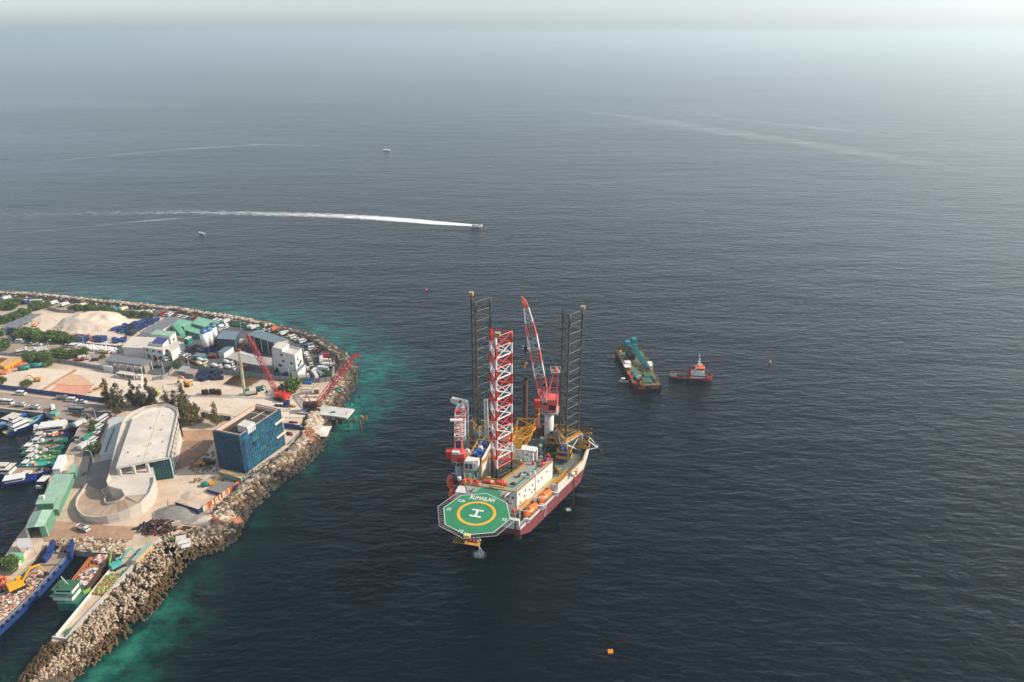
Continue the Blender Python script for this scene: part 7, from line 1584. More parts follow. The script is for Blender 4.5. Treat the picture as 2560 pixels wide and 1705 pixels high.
copies('waste_bin', 'waste bin', 'dark blue waste bin half hidden behind the casuarina trees', 'dark blue bins behind the trees', None, inquad(Z1, [(1510, 1320), (1720, 1330), (1720, 1380), (1520, 1370)], 20, cols=7), (.9, 1.3), meshes=[bq[1]])
q = MB(); q.box((0, 0, 0), (1.6, 1.3, 1.1), mat('brick_block', (206, 120, 72), .9, var=.15)); q2_ = MB(); q2_.box((0, 0, 0), (1.6, 1.3, 1.1), mat('pale_brick_block', (214, 150, 104), .9, var=.15))
copies('brick_stack', 'brick stack', 'orange brick stack beside the long yellow container', 'orange brick stacks at the left edge', None, inquad(Z1, [(95, 975), (320, 930), (320, 960), (100, 1005)], 16, cols=8, jit=.15)+inquad(Z1, [(-60, 1020), (90, 1010), (70, 1075), (-60, 1075)], 18, cols=6, jit=.15), (.95, 1.2), rots=False, meshes=[q.mesh('brick_stack'), q2_.mesh('brick_stack')])
bq = []
for col in ((60, 140, 90), (200, 110, 50), (204, 190, 90), (150, 170, 110)):
    m__ = mat('drum_%d' % col[0], col, .5, var=.1); q = MB(); q.tube((0, 0, 0), (0, 0, .85), .3, m__, 8); q.tube((0, 0, .85), (0, 0, .95), .2, m__, 8); bq.append(q.mesh('gas_cylinder'))
copies('gas_cylinder', 'gas cylinder', 'small gas cylinder standing in the crowded stock on the narrow pier', 'gas cylinders stocked on the pier', None, inquad(Z5, [(1010, 560), (1190, 520), (1060, 745), (905, 725)], 210, cols=14, jit=.35), (.9, 1.15), meshes=bq)
copies('gas_cylinder', 'gas cylinder', 'green gas cylinder in the small group near the pier end', 'gas cylinders near the pier end', None, inquad(Z5, [(640, 1085), (690, 1060), (695, 1110), (655, 1135)], 18, cols=5), (.9, 1.1), meshes=bq[:1])
copies('gas_cylinder', 'gas cylinder', 'green cylinder in the heap by the parapet below the pier container', 'green cylinders by the parapet', None, inquad(Z5, [(1170, 540), (1240, 480), (1260, 500), (1180, 560)], 22, cols=6), (.9, 1.3), meshes=bq[:1])
q = MB(); gq = mat('green_netting_heap', (22, 88, 46), .9, var=.35, scale=1.5)
for p in inquad(Z2, [(640, 445), (820, 470), (760, 520), (600, 490)], 60, cols=12): q.ball(p+Vector((0, 0, .4)), (1.2, .9, .8), gq, 7, 4)
solo('netting_heap', q, 'dark green netting heap beside the seaside lamp post', 'netting heap', tuple(g(Z2, 700, 480)), world=True)
q = MB()
for p in inquad(Z2, [(680, 790), (900, 840), (900, 880), (700, 820)], 40, cols=14): q.ball(p+Vector((0, 0, .3)), (.8, .6, .5), CLEANW, 6, 4)
solo('sandbag_row', q, 'row of white sacks along the concrete yard by the crane boom', 'sacks', tuple(g(Z2, 800, 830)), world=True)
q = MB(); yd = mat('yard_concrete', (176, 172, 164), .9, var=.12, scale=.2)
area('yard', Z2, [(500, 885), (660, 800), (1080, 870), (1090, 1000), (960, 985), (740, 940)], yd, 'pale concrete yard between the slate shed and the white block')
for i, (x, y, lab) in enumerate(((285, 1015, 'teal tank trailer left of three by the orange bricks'), (370, 990, 'teal tank trailer in the middle by the orange bricks'), (440, 985, 'teal tank trailer right of three by the orange bricks'))):
    q = MB(); a = g(Z1, x, y); q.tube(a+Vector((-2.4, -.8, 1.4)), a+Vector((2.4, 1.2, 1.4)), .95, TEAL, 12); q.box(a, (4, 1.5, .6), DARK, .35); solo('tank_trailer', q, lab, 'tank trailer', tuple(a), .0, 'teal tank trailers', world=True)
for i, (x, y, w__) in enumerate(((270, 1300, 3), (310, 1300, 3), (360, 1290, 4), (410, 1300, 4), (460, 1300, 3))):
    for k in range(w__):
        q = MB(); a = g(Z2, x+k*10, y+rnd.uniform(-10, 10)); q.tube(a, a+Vector((0, 0, rnd.uniform(2, 3))), .5, RUSTD, 8); q.tube(a, a+Vector((0, 0, .3)), .9, JUNK[4], 6); solo('pile_stub', q, 'brown upright pile stub in the cluster on the sand', 'pile stub', tuple(a), 0, 'brown pile stubs clustered on the sand', world=True)
q = MB(); a = g(Z1, 2150, 1270); q.box(a, (1.6, 1.4, 5), mat('tan_pillar', (196, 170, 140), .9), top=(.9, .9)); solo('concrete_pillar', q, 'tall tan concrete pillar on the sand left of the trees', 'pillar', tuple(a), world=True)
# ---------------- people (tiny): one continuous body each, clothing as child
def person(p, rz, shirt, lab):
    t = thing('person', lab, 'person', tuple(p), rz, 'workers on the jetty and quays'); sk = mat('brown_skin', (120, 84, 62), .7)
    def ring(z, rx, ry, cx=0, cy=0): return [Vector((cx+rx*math.cos(a), cy+ry*math.sin(a), z)) for a in [2*math.pi*i/8 for i in range(8)]]
    q = MB(); q.loft([ring(.78, .16, .11), ring(.95, .17, .12), ring(1.2, .19, .12), ring(1.42, .2, .11), ring(1.5, .07, .07), ring(1.56, .06, .06), ring(1.63, .09, .1), ring(1.72, .095, .11), ring(1.8, .05, .06)], sk)
    for s_ in (-1, 1):
        q.loft([ring(.03, .05, .12, s_*.1, -.03), ring(.1, .05, .06, s_*.1), ring(.45, .07, .07, s_*.1), ring(.85, .09, .09, s_*.09)], sk)
        q.tube((s_*.2, 0, 1.4), (s_*.26, 0, 1.12), .05, sk, 6, r2=.042); q.tube((s_*.26, 0, 1.12), (s_*.25, -.12, .88), .042, sk, 6, r2=.03)
    part('body', q, t); q = MB(); q.loft([ring(.86, .19, .14), ring(1.1, .2, .145), ring(1.42, .225, .135), ring(1.47, .1, .09)], shirt); part('shirt', q, t)
    q = MB()
    for s_ in (-1, 1): q.loft([ring(.12, .065, .075, s_*.1), ring(.5, .085, .085, s_*.1), ring(.9, .11, .11, s_*.09)], DARK)
    part('trousers', q, t); q = MB(); q.ball((0, 0, 1.76), (.12, .13, .08), CLEANW, 8, 5); part('helmet', q, t)
for Z, x, y, h, sh, lab in ((Q6, 1448, 905, 1, CARO, 'worker in orange vest standing on the jetty near the crane tracks'), (Q6, 1665, 935, 1, CARO, 'worker in orange vest at the far edge of the jetty'), (Q6, 1750, 945, 1, CARD, 'worker in dark clothes right of the orange vest on the jetty'),
                         (Q6, 1770, 1070, 1, CARY, 'worker in yellow vest near the jetty corner'), (Q6, 655, 975, 0, CARO, 'worker in orange vest below the short ochre pipe'), (Q6, 1885, 930, 1, CARW, 'worker in white at the outer jetty corner'),
                         (Z1, 1920, 1235, 0, CARD, 'person in dark clothes walking on the sand right of the white box'), (Q3, 930, 150, 0, CARG, 'person in green at the head of the landing craft ramp')):
    person(g(Z, x, y, h), rnd.uniform(0, 6), sh, lab)
q = MB(); a = g(Q6, 1512, 1030, 1); q.box(a, (2, .8, .5), TEAL, .1); solo('tool_crate', q, 'teal crate lying on the jetty deck', 'crate', tuple(a), world=True)
q = MB(); a = g(Q6, 1020, 455, .2); q.box(a, (4.4, 2.0, .8), LBLUE, -.05, top=(.8, .7)); solo('blue_tarp', q, 'bright blue tarpaulin against the fence above the jetty crane', 'tarpaulin', tuple(a), world=True)
q = MB(); a = g(Q6, 1630, 600, .6); q.box(a+Vector((0, 0, .8)), (5, 1.6, .5), TEAL, -.6, top=(.8, .6)); solo('green_tarp', q, 'teal tarpaulin on the rocks under the red boom', 'tarpaulin', tuple(a), world=True)
# ================================================================ boats
def boat_hull(ln, bw_, h, m_, deck_m, bow=.32, sheer=.8, draft=.6, stern_w=.75, inset_=.12, rub=None):
    """x forward; returns a builder with the hull and a sunk deck"""
    n_ = 14; q = MB(); L_, D_, K_ = [], [], []
    for i in range(n_+1):
        t = i/n_; x = -ln/2+ln*t
        w_ = bw_/2*((stern_w+(1-stern_w)*min(1, t/.35)) if t < .35 else (1 if t < 1-bow else max(.02, (1-((t-(1-bow))/bow)**2.0))))
        zt = h+sheer*max(0, (t-.5)*2)**2.2+sheer*.25*max(0, (.3-t)/.3)
        L_.append((x, w_, zt)); 
    rings = [[Vector((x*(.93 if i == n_ else 1), -w_*.6, -draft)), Vector((x, -w_, zt)), Vector((x, -w_+min(inset_, w_*.5), zt)), Vector((x, -w_+min(inset_, w_*.5), zt-.55)), Vector((x, w_-min(inset_, w_*.5), zt-.55)), Vector((x, w_-min(inset_, w_*.5), zt)), Vector((x, w_, zt)), Vector((x*(.93 if i == n_ else 1), w_*.6, -draft))] for i, (x, w_, zt) in enumerate(L_)]
    for j in range(n_):
        a, b_ = rings[j], rings[j+1]
        for k in range(8):
            k2 = (k+1) % 8; q.add([a[k], a[k2], b_[k2], b_[k]], [(0, 1, 2, 3)][::1] if True else [], deck_m if k == 3 else m_)
    q.add(rings[0], [tuple(range(8))], m_); q.add(rings[-1], [tuple(range(8))[::-1]], m_)
    if rub:
        for s_ in (0, 1):
            for j in range(n_): q.tube(rings[j][1 if s_ == 0 else 6]-Vector((0, 0, .12)), rings[j+1][1 if s_ == 0 else 6]-Vector((0, 0, .12)), .09, rub, 4, cap=False)
    return q
def cabin(t, nm, x, y, z, lx, ly, h, m_, glass=True, roof=None, top=.92):
    q = MB(); q.box((x, y, z), (lx, ly, h), m_, top=(top, top)); cb_ = part(nm, q, t)
    if glass:
        q = MB(); q.box((x, y, z+h*.52), (lx*.99, ly*1.0, h*.26), GLASS); part('windows', q, cb_)
    if roof:
        q = MB(); q.box((x, y, z+h), (lx*1.12, ly*1.1, .12), roof); part('cabin_roof', q, cb_)
def place_boat(name, lab, cat, Z, stern, bow_, z=0, zt=1.0):
    a, b_ = G(*Z(*stern), zt), G(*Z(*bow_), zt); d = b_-a
    c = (a+b_)/2; return thing(name, lab, cat, (c.x, c.y, 0), math.atan2(d.y, d.x)), d.length
HB = mat('navy_hull', (26, 44, 110), .4, var=.12); HBL = mat('slate_blue_hull', (66, 90, 130), .45, var=.12); GD = mat('green_boat_deck', (118, 150, 104), .6, var=.15, scale=.5); TQH = mat('turquoise_hull', (20, 170, 150), .4, var=.12); TQD = mat('turquoise_deck', (52, 180, 150), .6, var=.12); AQD = mat('aqua_deck', (120, 180, 170), .6, var=.12); GRD = mat('grey_boat_deck', (138, 140, 128), .7, var=.2, scale=.8); BRD = mat('brown_wood_deck', (168, 146, 122), .75, var=.2, scale=.8)
def goods(t, x0, x1, w_, z, n_, mats_, s_=(.3, .9)):
    for k in range(n_):
        q = MB(); e = rnd.uniform(*s_); m_ = rnd.choice(mats_); p = (rnd.uniform(x0, x1), rnd.uniform(-w_, w_), z)
        if rnd.random() < .5: q.box(p, (e*1.3, e, e*.8), m_, rnd.uniform(0, 3))
        else: q.ball((p[0], p[1], z+e*.35), (e*.6, e*.5, e*.45), m_, 8, 5)
        part('deck_cargo', q, t)
GOODS = [CARO, CARR, CARW, CARC, CARB, CARG, CARY, DARK, CART]
# 1 big white ferry yacht with aqua foredeck (top-left), bow points up-right
t, L_ = place_boat('safari_boat', 'large navy hulled boat with white cabins and a long aqua foredeck', 'boat', Q1, (110, 660), (1050, 250), zt=1.6)
part('hull', boat_hull(L_, 6.6, 1.9, HB, AQD, bow=.4, sheer=1.2, stern_w=.45), t)
cabin(t, 'main_cabin', -L_*.17, 0, 1.5, L_*.36, 4.9, 2.1, CLEANW, roof=CLEANW); cabin(t, 'upper_cabin', -L_*.2, 0, 3.7, L_*.24, 4.0, 1.8, CLEANW, roof=CREAMR); cabin(t, 'wheelhouse', -L_*.23, 0, 5.6, L_*.13, 3.0, 1.3, CREAMR, roof=CREAMR)
for k in range(4): q = MB(); q.tube((L_*(.0+.035*k), -2.3, 3.3-.15*k), (L_*(.0+.035*k), 2.3, 3.3-.15*k), .32, CREAMR, 6); part('sun_louvre', q, t)
goods(t, L_*.25, L_*.42, 1.0, 2.0, 6, [CARB, CARW, CART])
q = MB(); q.box((-L_*.46, 0, 1.5), (L_*.12, 3, .15), mat('lime_deck', (190, 196, 70), .6)); part('stern_deck', q, t)
# 2 boat behind-left with big white roof
t, L_ = place_boat('safari_boat', 'blue hulled boat with a plain white flat roof behind the aqua deck boat', 'boat', Q1, (-60, 560), (640, 200), zt=1.4)
part('hull', boat_hull(L_, 5.4, 1.6, HB, LBLUE, bow=.35), t); cabin(t, 'main_cabin', -L_*.02, 0, 1.2, L_*.34, 4.3, 2.2, CARB, roof=None)
q = MB(); q.box((-L_*.02, 0, 3.5), (L_*.42, 5.2, .15), CREAMR); part('roof', q, t); q = MB(); q.box((L_*.3, 0, 1.4), (L_*.2, 3, .6), LBLUE); part('foredeck_box', q, t); goods(t, L_*.25, L_*.38, .8, 2.0, 3, [CARR, CARW])
t, L_ = place_boat('small_ferry', 'light blue roofed boat at the extreme left behind the big aqua one', 'boat', Q1, (-180, 600), (200, 470), zt=1.2)
part('hull', boat_hull(L_, 4, 1.3, HB, LBLUE), t); q = MB(); q.box((L_*.1, 0, 2.6), (L_*.6, 3.6, .12), mat('light_blue_roof', (120, 170, 204), .5)); part('roof', q, t); cabin(t, 'cabin', L_*.05, 0, 1.0, L_*.5, 3.2, 1.6, CARW, glass=True)
# 3 passenger ferry with large pinkish roof
t, L_ = place_boat('passenger_ferry', 'passenger ferry with a broad pinkish white roof and row of side windows', 'ferry', Q1, (850, 590), (1850, 480), zt=1.3)
part('hull', boat_hull(L_, 6.6, 1.5, HBL, GRD, bow=.35, sheer=.9), t); q = MB(); q.box((-L_*.12, 0, 1.2), (L_*.56, 5.6, 2.0), CREAMR); part('saloon', q, t)
q = MB(); q.prism([(-L_*.42, -2.6), (L_*.12, -3.1), (L_*.22, -1.2), (L_*.22, 1.2), (L_*.12, 3.1), (-L_*.42, 2.6)], 3.2, 3.38, CLEANW); part('roof', q, t)
for k in range(11):
    for s_ in (-1, 1): q = MB(); q.box((-L_*.36+k*L_*.048, s_*2.82, 2.0), (.8, .08, .75), GLASS); part('window', q, t)
goods(t, L_*.24, L_*.42, 1.6, 1.6, 12, [CARG, DARK, CART, CARW])
t, L_ = place_boat('white_cruiser', 'white cabin cruiser tied at the stern of the passenger ferry', 'boat', Q1, (760, 640), (1090, 560), zt=1.2)
part('hull', boat_hull(L_, 3.6, 1.4, CARW, CARW), t); cabin(t, 'main_cabin', -L_*.05, 0, 1.2, L_*.62, 3.1, 1.6, CLEANW, roof=CLEANW); cabin(t, 'flybridge', -L_*.2, 0, 3.0, L_*.3, 2.4, .9, CLEANW)
# 4 green boat with yellow and quay
t, L_ = place_boat('cargo_boat', 'green decked boat with a yellow cover moored at the quay corner', 'boat', Q1, (1130, 350), (1860, 390), zt=1.2)
part('hull', boat_hull(L_, 5, 1.3, TEAL, AQD), t); goods(t, -L_*.25, L_*.3, 1.2, 1.2, 10, [CARW, CARG, CARC]); q = MB(); q.ball((-L_*.22, -.6, 1.6), (1.6, 1.3, .6), YR, 8, 5); part('yellow_cover', q, t); cabin(t, 'cabin', -L_*.32, .6, 1.0, 2, 1.6, 1.3, CLEANW)
q = MB(); q.prism([p.xy for p in pol(Q1, [(1150, 290), (1240, 218), (1390, 232), (1290, 300)], 0)], 1.2, 3.8, AQD, mat('sea_green_awning', (110, 170, 150), .6)); solo('awning', q, 'sea green awning at the quay left of the yellow cover', 'awning', tuple(g(Q1, 1270, 260)), world=True)
# 5-9 row of cargo dhonis, bows toward the quay (right)
rows = [((700, 730), (1610, 680), HB, mat('indigo_deck', (60, 76, 120), .6, var=.2), 'dark blue decked dhoni piled with orange goods, topmost of the row', 18, None),
        ((650, 860), (1570, 800), CARG, GRD, 'grey decked dhoni with a rope on deck, second in the row', 5, None),
        ((470, 990), (1490, 960), TEAL, BRD, 'brown decked dhoni with a teal bow, third in the row', 5, None),
        ((490, 1110), (1420, 1080), CARG, GD, 'green decked dhoni with goods amidships, fourth in the row', 10, None),
        ((540, 1230), (1370, 1215), CARG, mat('apple_green_deck', (134, 170, 104), .6, var=.15), 'apple green decked dhoni with teal goods, fifth in the row', 9, None),
        ((440, 1380), (1290, 1350), TQH, TQD, 'bright turquoise dhoni with a pink crate, lowest of the row', 2, None)]
for i, (st_, bo_, hm, dm, lab, ng, _) in enumerate(rows):
    t, L_ = place_boat('cargo_dhoni', lab, 'cargo boat', Q1, st_, bo_, zt=1.1); t['group'] = 'cargo dhonis moored side by side'
    part('hull', boat_hull(L_, 4.4, 1.2, hm, dm, bow=.3, sheer=.7), t)
    cabin(t, 'wheelhouse', -L_*(.27+.02*(i % 3)), 0, .6, L_*.13, 2.6, 1.5, CLEANW, roof=[CREAMR, CREAMR, CLEANW][i % 3])
    q = MB(); q.box((-L_*.16, .3, .6), (1.2, 1.8, 1.1), CARW, top=(.8, .8)); part('engine_hatch', q, t)
    goods(t, -L_*.05, L_*.3, 1.3, .85, ng, {0: [CARO, CARC, CARO, CARR, CARW], 1: [JUNK[2], DARK], 2: [CARR, DARK, CARW], 3: [CARO, CARB, DARK, CARW], 4: [CART, JUNK[2], CARY], 5: [mat('pink_crate', (216, 150, 120), .7)]}[i], (.5, 1.3) if i in (0, 3, 5) else (.4, .9))
    q = MB(); q.tube((-L_*.2, .3, 2.8), (-L_*.2, .3, 5.2), .08, CARW, 5); part('mast', q, t)
# grey big dhoni + blue passenger boat below
t, L_ = place_boat('cargo_dhoni', 'large brown decked dhoni with white domed wheelhouse, below the turquoise one', 'cargo boat', Q2, (-60, 110), (850, 110), zt=1.5)
part('hull', boat_hull(L_, 6.2, 1.6, HBL, BRD, bow=.35), t); cabin(t, 'wheelhouse', -L_*.33, 0, 1.2, L_*.26, 4.6, 2.2, CLEANW, roof=CREAMR); cabin(t, 'upper_house', -L_*.35, 0, 3.5, L_*.2, 3.4, 1.1, CREAMR, top=.8)
goods(t, L_*.18, L_*.36, 1.5, 1.2, 12, [CARB, CART, CARW, DARK, HB]); q = MB(); q.box((L_*.08, -1.2, 1.1), (L_*.14, 2.0, .8), CREAMR); part('hatch_box', q, t)
t, L_ = place_boat('passenger_boat', 'royal blue hulled passenger boat with a cream canopy', 'boat', Q2, (30, 300), (610, 200), zt=1.0)
part('hull', boat_hull(L_, 4.2, 1.4, mat('royal_blue_hull', (42, 60, 160), .4, var=.1), MATS['navy_hull'], bow=.38), t); cabin(t, 'saloon', -L_*.12, 0, 1.0, L_*.52, 3.5, 1.3, CARW); q = MB(); q.box((-L_*.12, 0, 2.5), (L_*.6, 4.2, .15), CLEANW); part('canopy', q, t)
t, L_ = place_boat('speed_launch', 'small launch with a cream roof and outboards beside the mint quay roof', 'boat', Q2, (640, 370), (840, 175), zt=1.0)
part('hull', boat_hull(L_, 3.0, 1.2, mat('dark_grey_hull', (60, 70, 84), .4), CARS, bow=.4), t); cabin(t, 'cabin', -L_*.03, 0, .9, L_*.5, 2.4, 1.1, CARD, glass=False); q = MB(); q.box((-L_*.05, 0, 2.3), (L_*.56, 3.0, .12), CLEANW); part('roof', q, t)
for y in (-.7, 0, .7): q = MB(); q.box((-L_*.53, y, .4), (.6, .5, 1.2), CARW); part('outboard_motor', q, t)
# landing craft (blue) with ramp wings at the slip head
LC = thing('landing_craft', 'long blue landing craft loaded with rubbish, ramp side walls raised at the slip', 'landing craft', tuple(G(*Q3(450, 780), 0)))
RB_B = mat('royal_blue_steel', (20, 56, 118), .6, var=.25, rust=.2)
Lr = [G(*Q3(x, y), 3.0) for x, y in ((1030, 250), (900, 420), (590, 760), (260, 1090), (0, 1330), (-400, 1700))]; 
Ll = [G(*Q3(x, y), 3.0) for x, y in ((640, 330), (540, 400), (170, 660), (-80, 850), (-500, 1180), (-800, 1400))]
q = MB()
for S_ in (Lr, Ll):
    for a, b_ in zip(S_, S_[1:]):
        d = (b_-a).normalized(); nn = Vector((-d.y, d.x, 0))*.3
        for z0, z1, k in ((-.8, 2.1, 1), ): q.prism([(a-nn).xy, (b_-nn).xy, (b_+nn).xy, (a+nn).xy], z0, z1, RB_B)
a, b_ = Lr, Ll
q.prism([p.xy for p in (Lr[0], Lr[1], Lr[3], Lr[5], Ll[5], Ll[3], Ll[1], Ll[0])], -.8, 1.5, RB_B, mat('landing_deck', (170, 150, 134), .85, var=.2, scale=.4)); part('hull', q, LC, True)
q = MB()
for a, b_ in zip(Lr, Lr[1:]):
    k = max(1, int((b_-a).length/2.6))
    for z in (3.0, 2.2): q.tube(Vector((a.x, a.y, z)), Vector((b_.x, b_.y, z)), .12, mat('pale_blue_rail', (110, 136, 176), .5), 4)
    for j in range(k): p = a.lerp(b_, j/k); q.tube((p.x, p.y, 2.1), (p.x, p.y, 3.0), .08, MATS['pale_blue_rail'], 4)
part('side_rail', q, LC, True)
for j in range(12):
    f = j/11*3.2; i = int(f); p = Lr[1+i].lerp(Lr[2+i], f-i); q = MB(); q.tube(p+Vector((.5, -.45, -.5)), p+Vector((.75, -.7, -.5)), .4, BLACK, 8); part('tyre_fender', q, LC, True)
q = MB()   # ramp wings
for pts, hgt in (([(1030, 250), (1060, 180), (1085, 80)], (5.2, 5.6, 6.0)), ([(640, 330), (720, 240), (795, 60)], (4.6, 5.0, 5.4))):
    P_ = [G(*Q3(x, y), 4.2) for x, y in pts]
    for (a, ha), (b_, hb2) in zip(zip(P_, hgt), zip(P_[1:], hgt[1:])):
        d = (b_-a).normalized(); nn = Vector((-d.y, d.x, 0))*.5; q.prism([(a-nn).xy, (b_-nn).xy, (b_+nn).xy, (a+nn).xy], 1.2, [ha, hb2, hb2, ha][0]-.6, RB_B)
    part('ramp_wing', q, LC, True); q = MB()
q = MB(); q.prism([G(*Q3(x, y), 2.6).xy for x, y in ((640, 340), (800, 200), (1000, 230), (930, 400), (560, 410))], 1.52, 2.0, MATS['landing_deck']); part('ramp', q, LC, True)
def rubbish(name, lab, poly, z, n_, hgt, mats_, s_=(.3, .9)):
    q = MB(); c = sum(poly, Vector())/len(poly); m0_ = mat('trampled_rubbish', (170, 140, 118), .95, var=.35, scale=1.6)
    n2 = len(poly); q.add([Vector((*p.xy, z)) for p in poly]+[Vector((*p.lerp(c, .3).xy, z+hgt)) for p in poly], [(i, (i+1) % n2, n2+(i+1) % n2, n2+i) for i in range(n2)]+[tuple(range(n2, 2*n2))], m0_)
    for k in range(n_):
        i = rnd.randrange(n2); a, b_ = poly[i], poly[(i+1) % n2]; u, v = rnd.random(), rnd.random()
        if u+v > 1: u, v = 1-u, 1-v
        p = c+(a-c)*u+(b_-c)*v; p.z = z+hgt*min(1, (1-(u+v))/.3)+rnd.uniform(-.05, .2); e = rnd.uniform(*s_); m_ = rnd.choice(mats_)
        if rnd.random() < .5: q.box(p, (e*1.5, e, e*.5), m_, rnd.uniform(0, 3), rx=rnd.uniform(-.5, .5))
        else: put_rock(q, p, e*.6, m_)
    return solo(name, q, lab, None, tuple(c), world=True, kind='stuff')
rubbish('rubbish_heap', 'pinkish mixed rubbish covering the deck of the blue landing craft', [G(*Q3(x, y), 2.4) for x, y in ((420, 640), (560, 470), (690, 560), (560, 740), (250, 1040), (0, 1260), (-300, 1500), (-500, 1200), (-80, 900), (180, 760))], 1.55, 1500, .45, [JUNK[0], JUNK[1], JUNK[4], JUNK[2], JUNK[4], JUNK[1], JUNK[5], JUNK[3], JUNK[0], RM[1], JUNK[7]], (.2, .6))
excavator(G(*Q3(300, 790), 1.9), R(47), mat('vivid_excavator_yellow', (232, 170, 34), .5, var=.06), 'bright yellow excavator working on the blue landing craft', 1.25)
q = MB()
for k in range(60):
    p = G(*Q3(rnd.uniform(-60, 140), rnd.uniform(640, 800)), GZ); q.ball(p+Vector((0, 0, rnd.uniform(0, 1.4))), rnd.uniform(.4, .9), rnd.choice([CARO, mat('tan_orange_sack', (206, 140, 84), .8), JUNK[5], JUNK[1]]), 6, 4)
solo('rubbish_heap', q, 'orange brown rubbish heap on the quay left of the yellow excavator', None, tuple(G(*Q3(40, 720), GZ)), world=True, kind='stuff')
# rusty barge with green wheelhouse
GB = thing('rubbish_barge', 'rusty open barge with a green and white wheelhouse loaded with rubbish', 'barge', tuple(G(*Z5(800, 600), 0)))
BP = [G(*Z5(x, y), 2.2) for x, y in ((548, 830), (735, 835), (830, 700), (1090, 340), (1010, 300), (880, 350), (700, 590), (560, 640))]
ORG = mat('orange_rust_hull', (186, 108, 54), .8, var=.25, scale=.5); GRN = mat('green_ship_paint', (48, 112, 80), .5, var=.15)
q = MB(); pl2 = [p.xy for p in (BP[1], BP[2], BP[3], BP[4], BP[5], BP[6])]
q.prism([G(*Z5(x, y), 2.2).xy for x, y in ((650, 700), (830, 710), (1100, 330), (1000, 290), (890, 340), (700, 590))], -.8, 1.2, RUSTD, mat('barge_deck', (176, 128, 84), .85, var=.3, scale=.4))
for pts, m_, hh_ in (([(650, 640), (700, 590), (880, 360)], ORG, 2.8), ([(835, 690), (960, 500), (1095, 325)], mat('dark_ribbed_hull', (92, 66, 48), .8, var=.25), 2.8)):
    P_ = [G(*Z5(x, y), 2.6) for x, y in pts]
    for a, b_ in zip(P_, P_[1:]):
        d = (b_-a).normalized(); nn = Vector((-d.y, d.x, 0))*.5; q.prism([(a-nn).xy, (b_-nn).xy, (b_+nn).xy, (a+nn).xy], -.8, hh_, m_)
        for j in range(9): p = a.lerp(b_, j/9); q.box((p.x+.5, p.y-.35, -.3), (.35, .35, 3.0), RUSTD)
part('hull', q, GB, True)
q = MB(); P_ = [G(*Z5(x, y), 3.2) for x, y in ((548, 800), (735, 805), (830, 690), (800, 640), (560, 660))]; q.prism([p.xy for p in P_], -.8, 3.0, TQH if False else mat('teal_green_hull', (34, 116, 108), .55, var=.15), GRN); part('stern', q, GB, True)
hw = Vector((G(*Z5(650, 700), 4).x, G(*Z5(650, 700), 4).y, 0))
rz_ = math.atan2((BP[1]-BP[0]).y, (BP[1]-BP[0]).x)
q = MB(); q.box((hw.x, hw.y-.3, 3.0), (6.0, 4.2, 1.7), CLEANW, rz_); part('deckhouse', q, GB, True)
q = MB(); q.box((hw.x, hw.y-.3, 4.7), (7.0, 5.2, .2), GRN, rz_); q.box((hw.x+.1, hw.y+.2, 4.9), (5.4, 3.6, 1.5), CLEANW, rz_); part('bridge', q, GB, True)
q = MB(); q.box((hw.x+.1, hw.y+.2-1.82, 5.5), (4.4, .1, .6), GLASS, rz_); part('bridge_windows', q, GB, True)
q = MB(); q.box((hw.x+.1, hw.y+.2, 6.4), (6.4, 4.6, .2), mat('green_roof_paint', (52, 108, 74), .6, var=.15), rz_); part('roof', q, GB, True)
q = MB(); q.tube((hw.x-.2, hw.y+.6, 6.5), (hw.x-.8, hw.y+.6, 9.6), .14, CREAMR, 5); q.tube((hw.x+.6, hw.y+.6, 6.5), (hw.x-.5, hw.y+.6, 9), .1, CREAMR, 5); q.ball((hw.x-1.4, hw.y-.6, 6.9), .5, RUST, 8, 5); part('mast', q, GB, True)
q = MB(); a, b_ = G(*Z5(1060, 430), 3.0), G(*Z5(1092, 240), 5.5); q.tube(a, b_, .35, mat('lime_green_paint', (140, 180, 60), .5), 4, r2=.15); part('bow_fin', q, GB, True); q = MB(); q.box(G(*Z5(845, 700), 2.6), (2.2, .7, 1.0), MATS['lime_green_paint'], R(52)); part('side_fender', q, GB, True)
rubbish('rubbish_heap', 'multicoloured rubbish in the middle of the rusty barge', [G(*Z5(x, y), 2.0) for x, y in ((740, 640), (740, 560), (830, 470), (950, 460), (960, 520), (840, 660))], 1.25, 520, 1.3, [JUNK[0], JUNK[6], JUNK[1], JUNK[3], JUNK[5], JUNK[7], JUNK[0], JUNK[4]], (.25, .75))
rubbish('rubbish_heap', 'pink and white rubbish at the bow end of the rusty barge', [G(*Z5(x, y), 2.0) for x, y in ((905, 390), (940, 340), (1050, 340), (1030, 400), (950, 410))], 1.25, 200, .8, [JUNK[0], JUNK[1], mat('rubbish_rose', (226, 140, 140), .8), JUNK[0], JUNK[4]], (.25, .7))
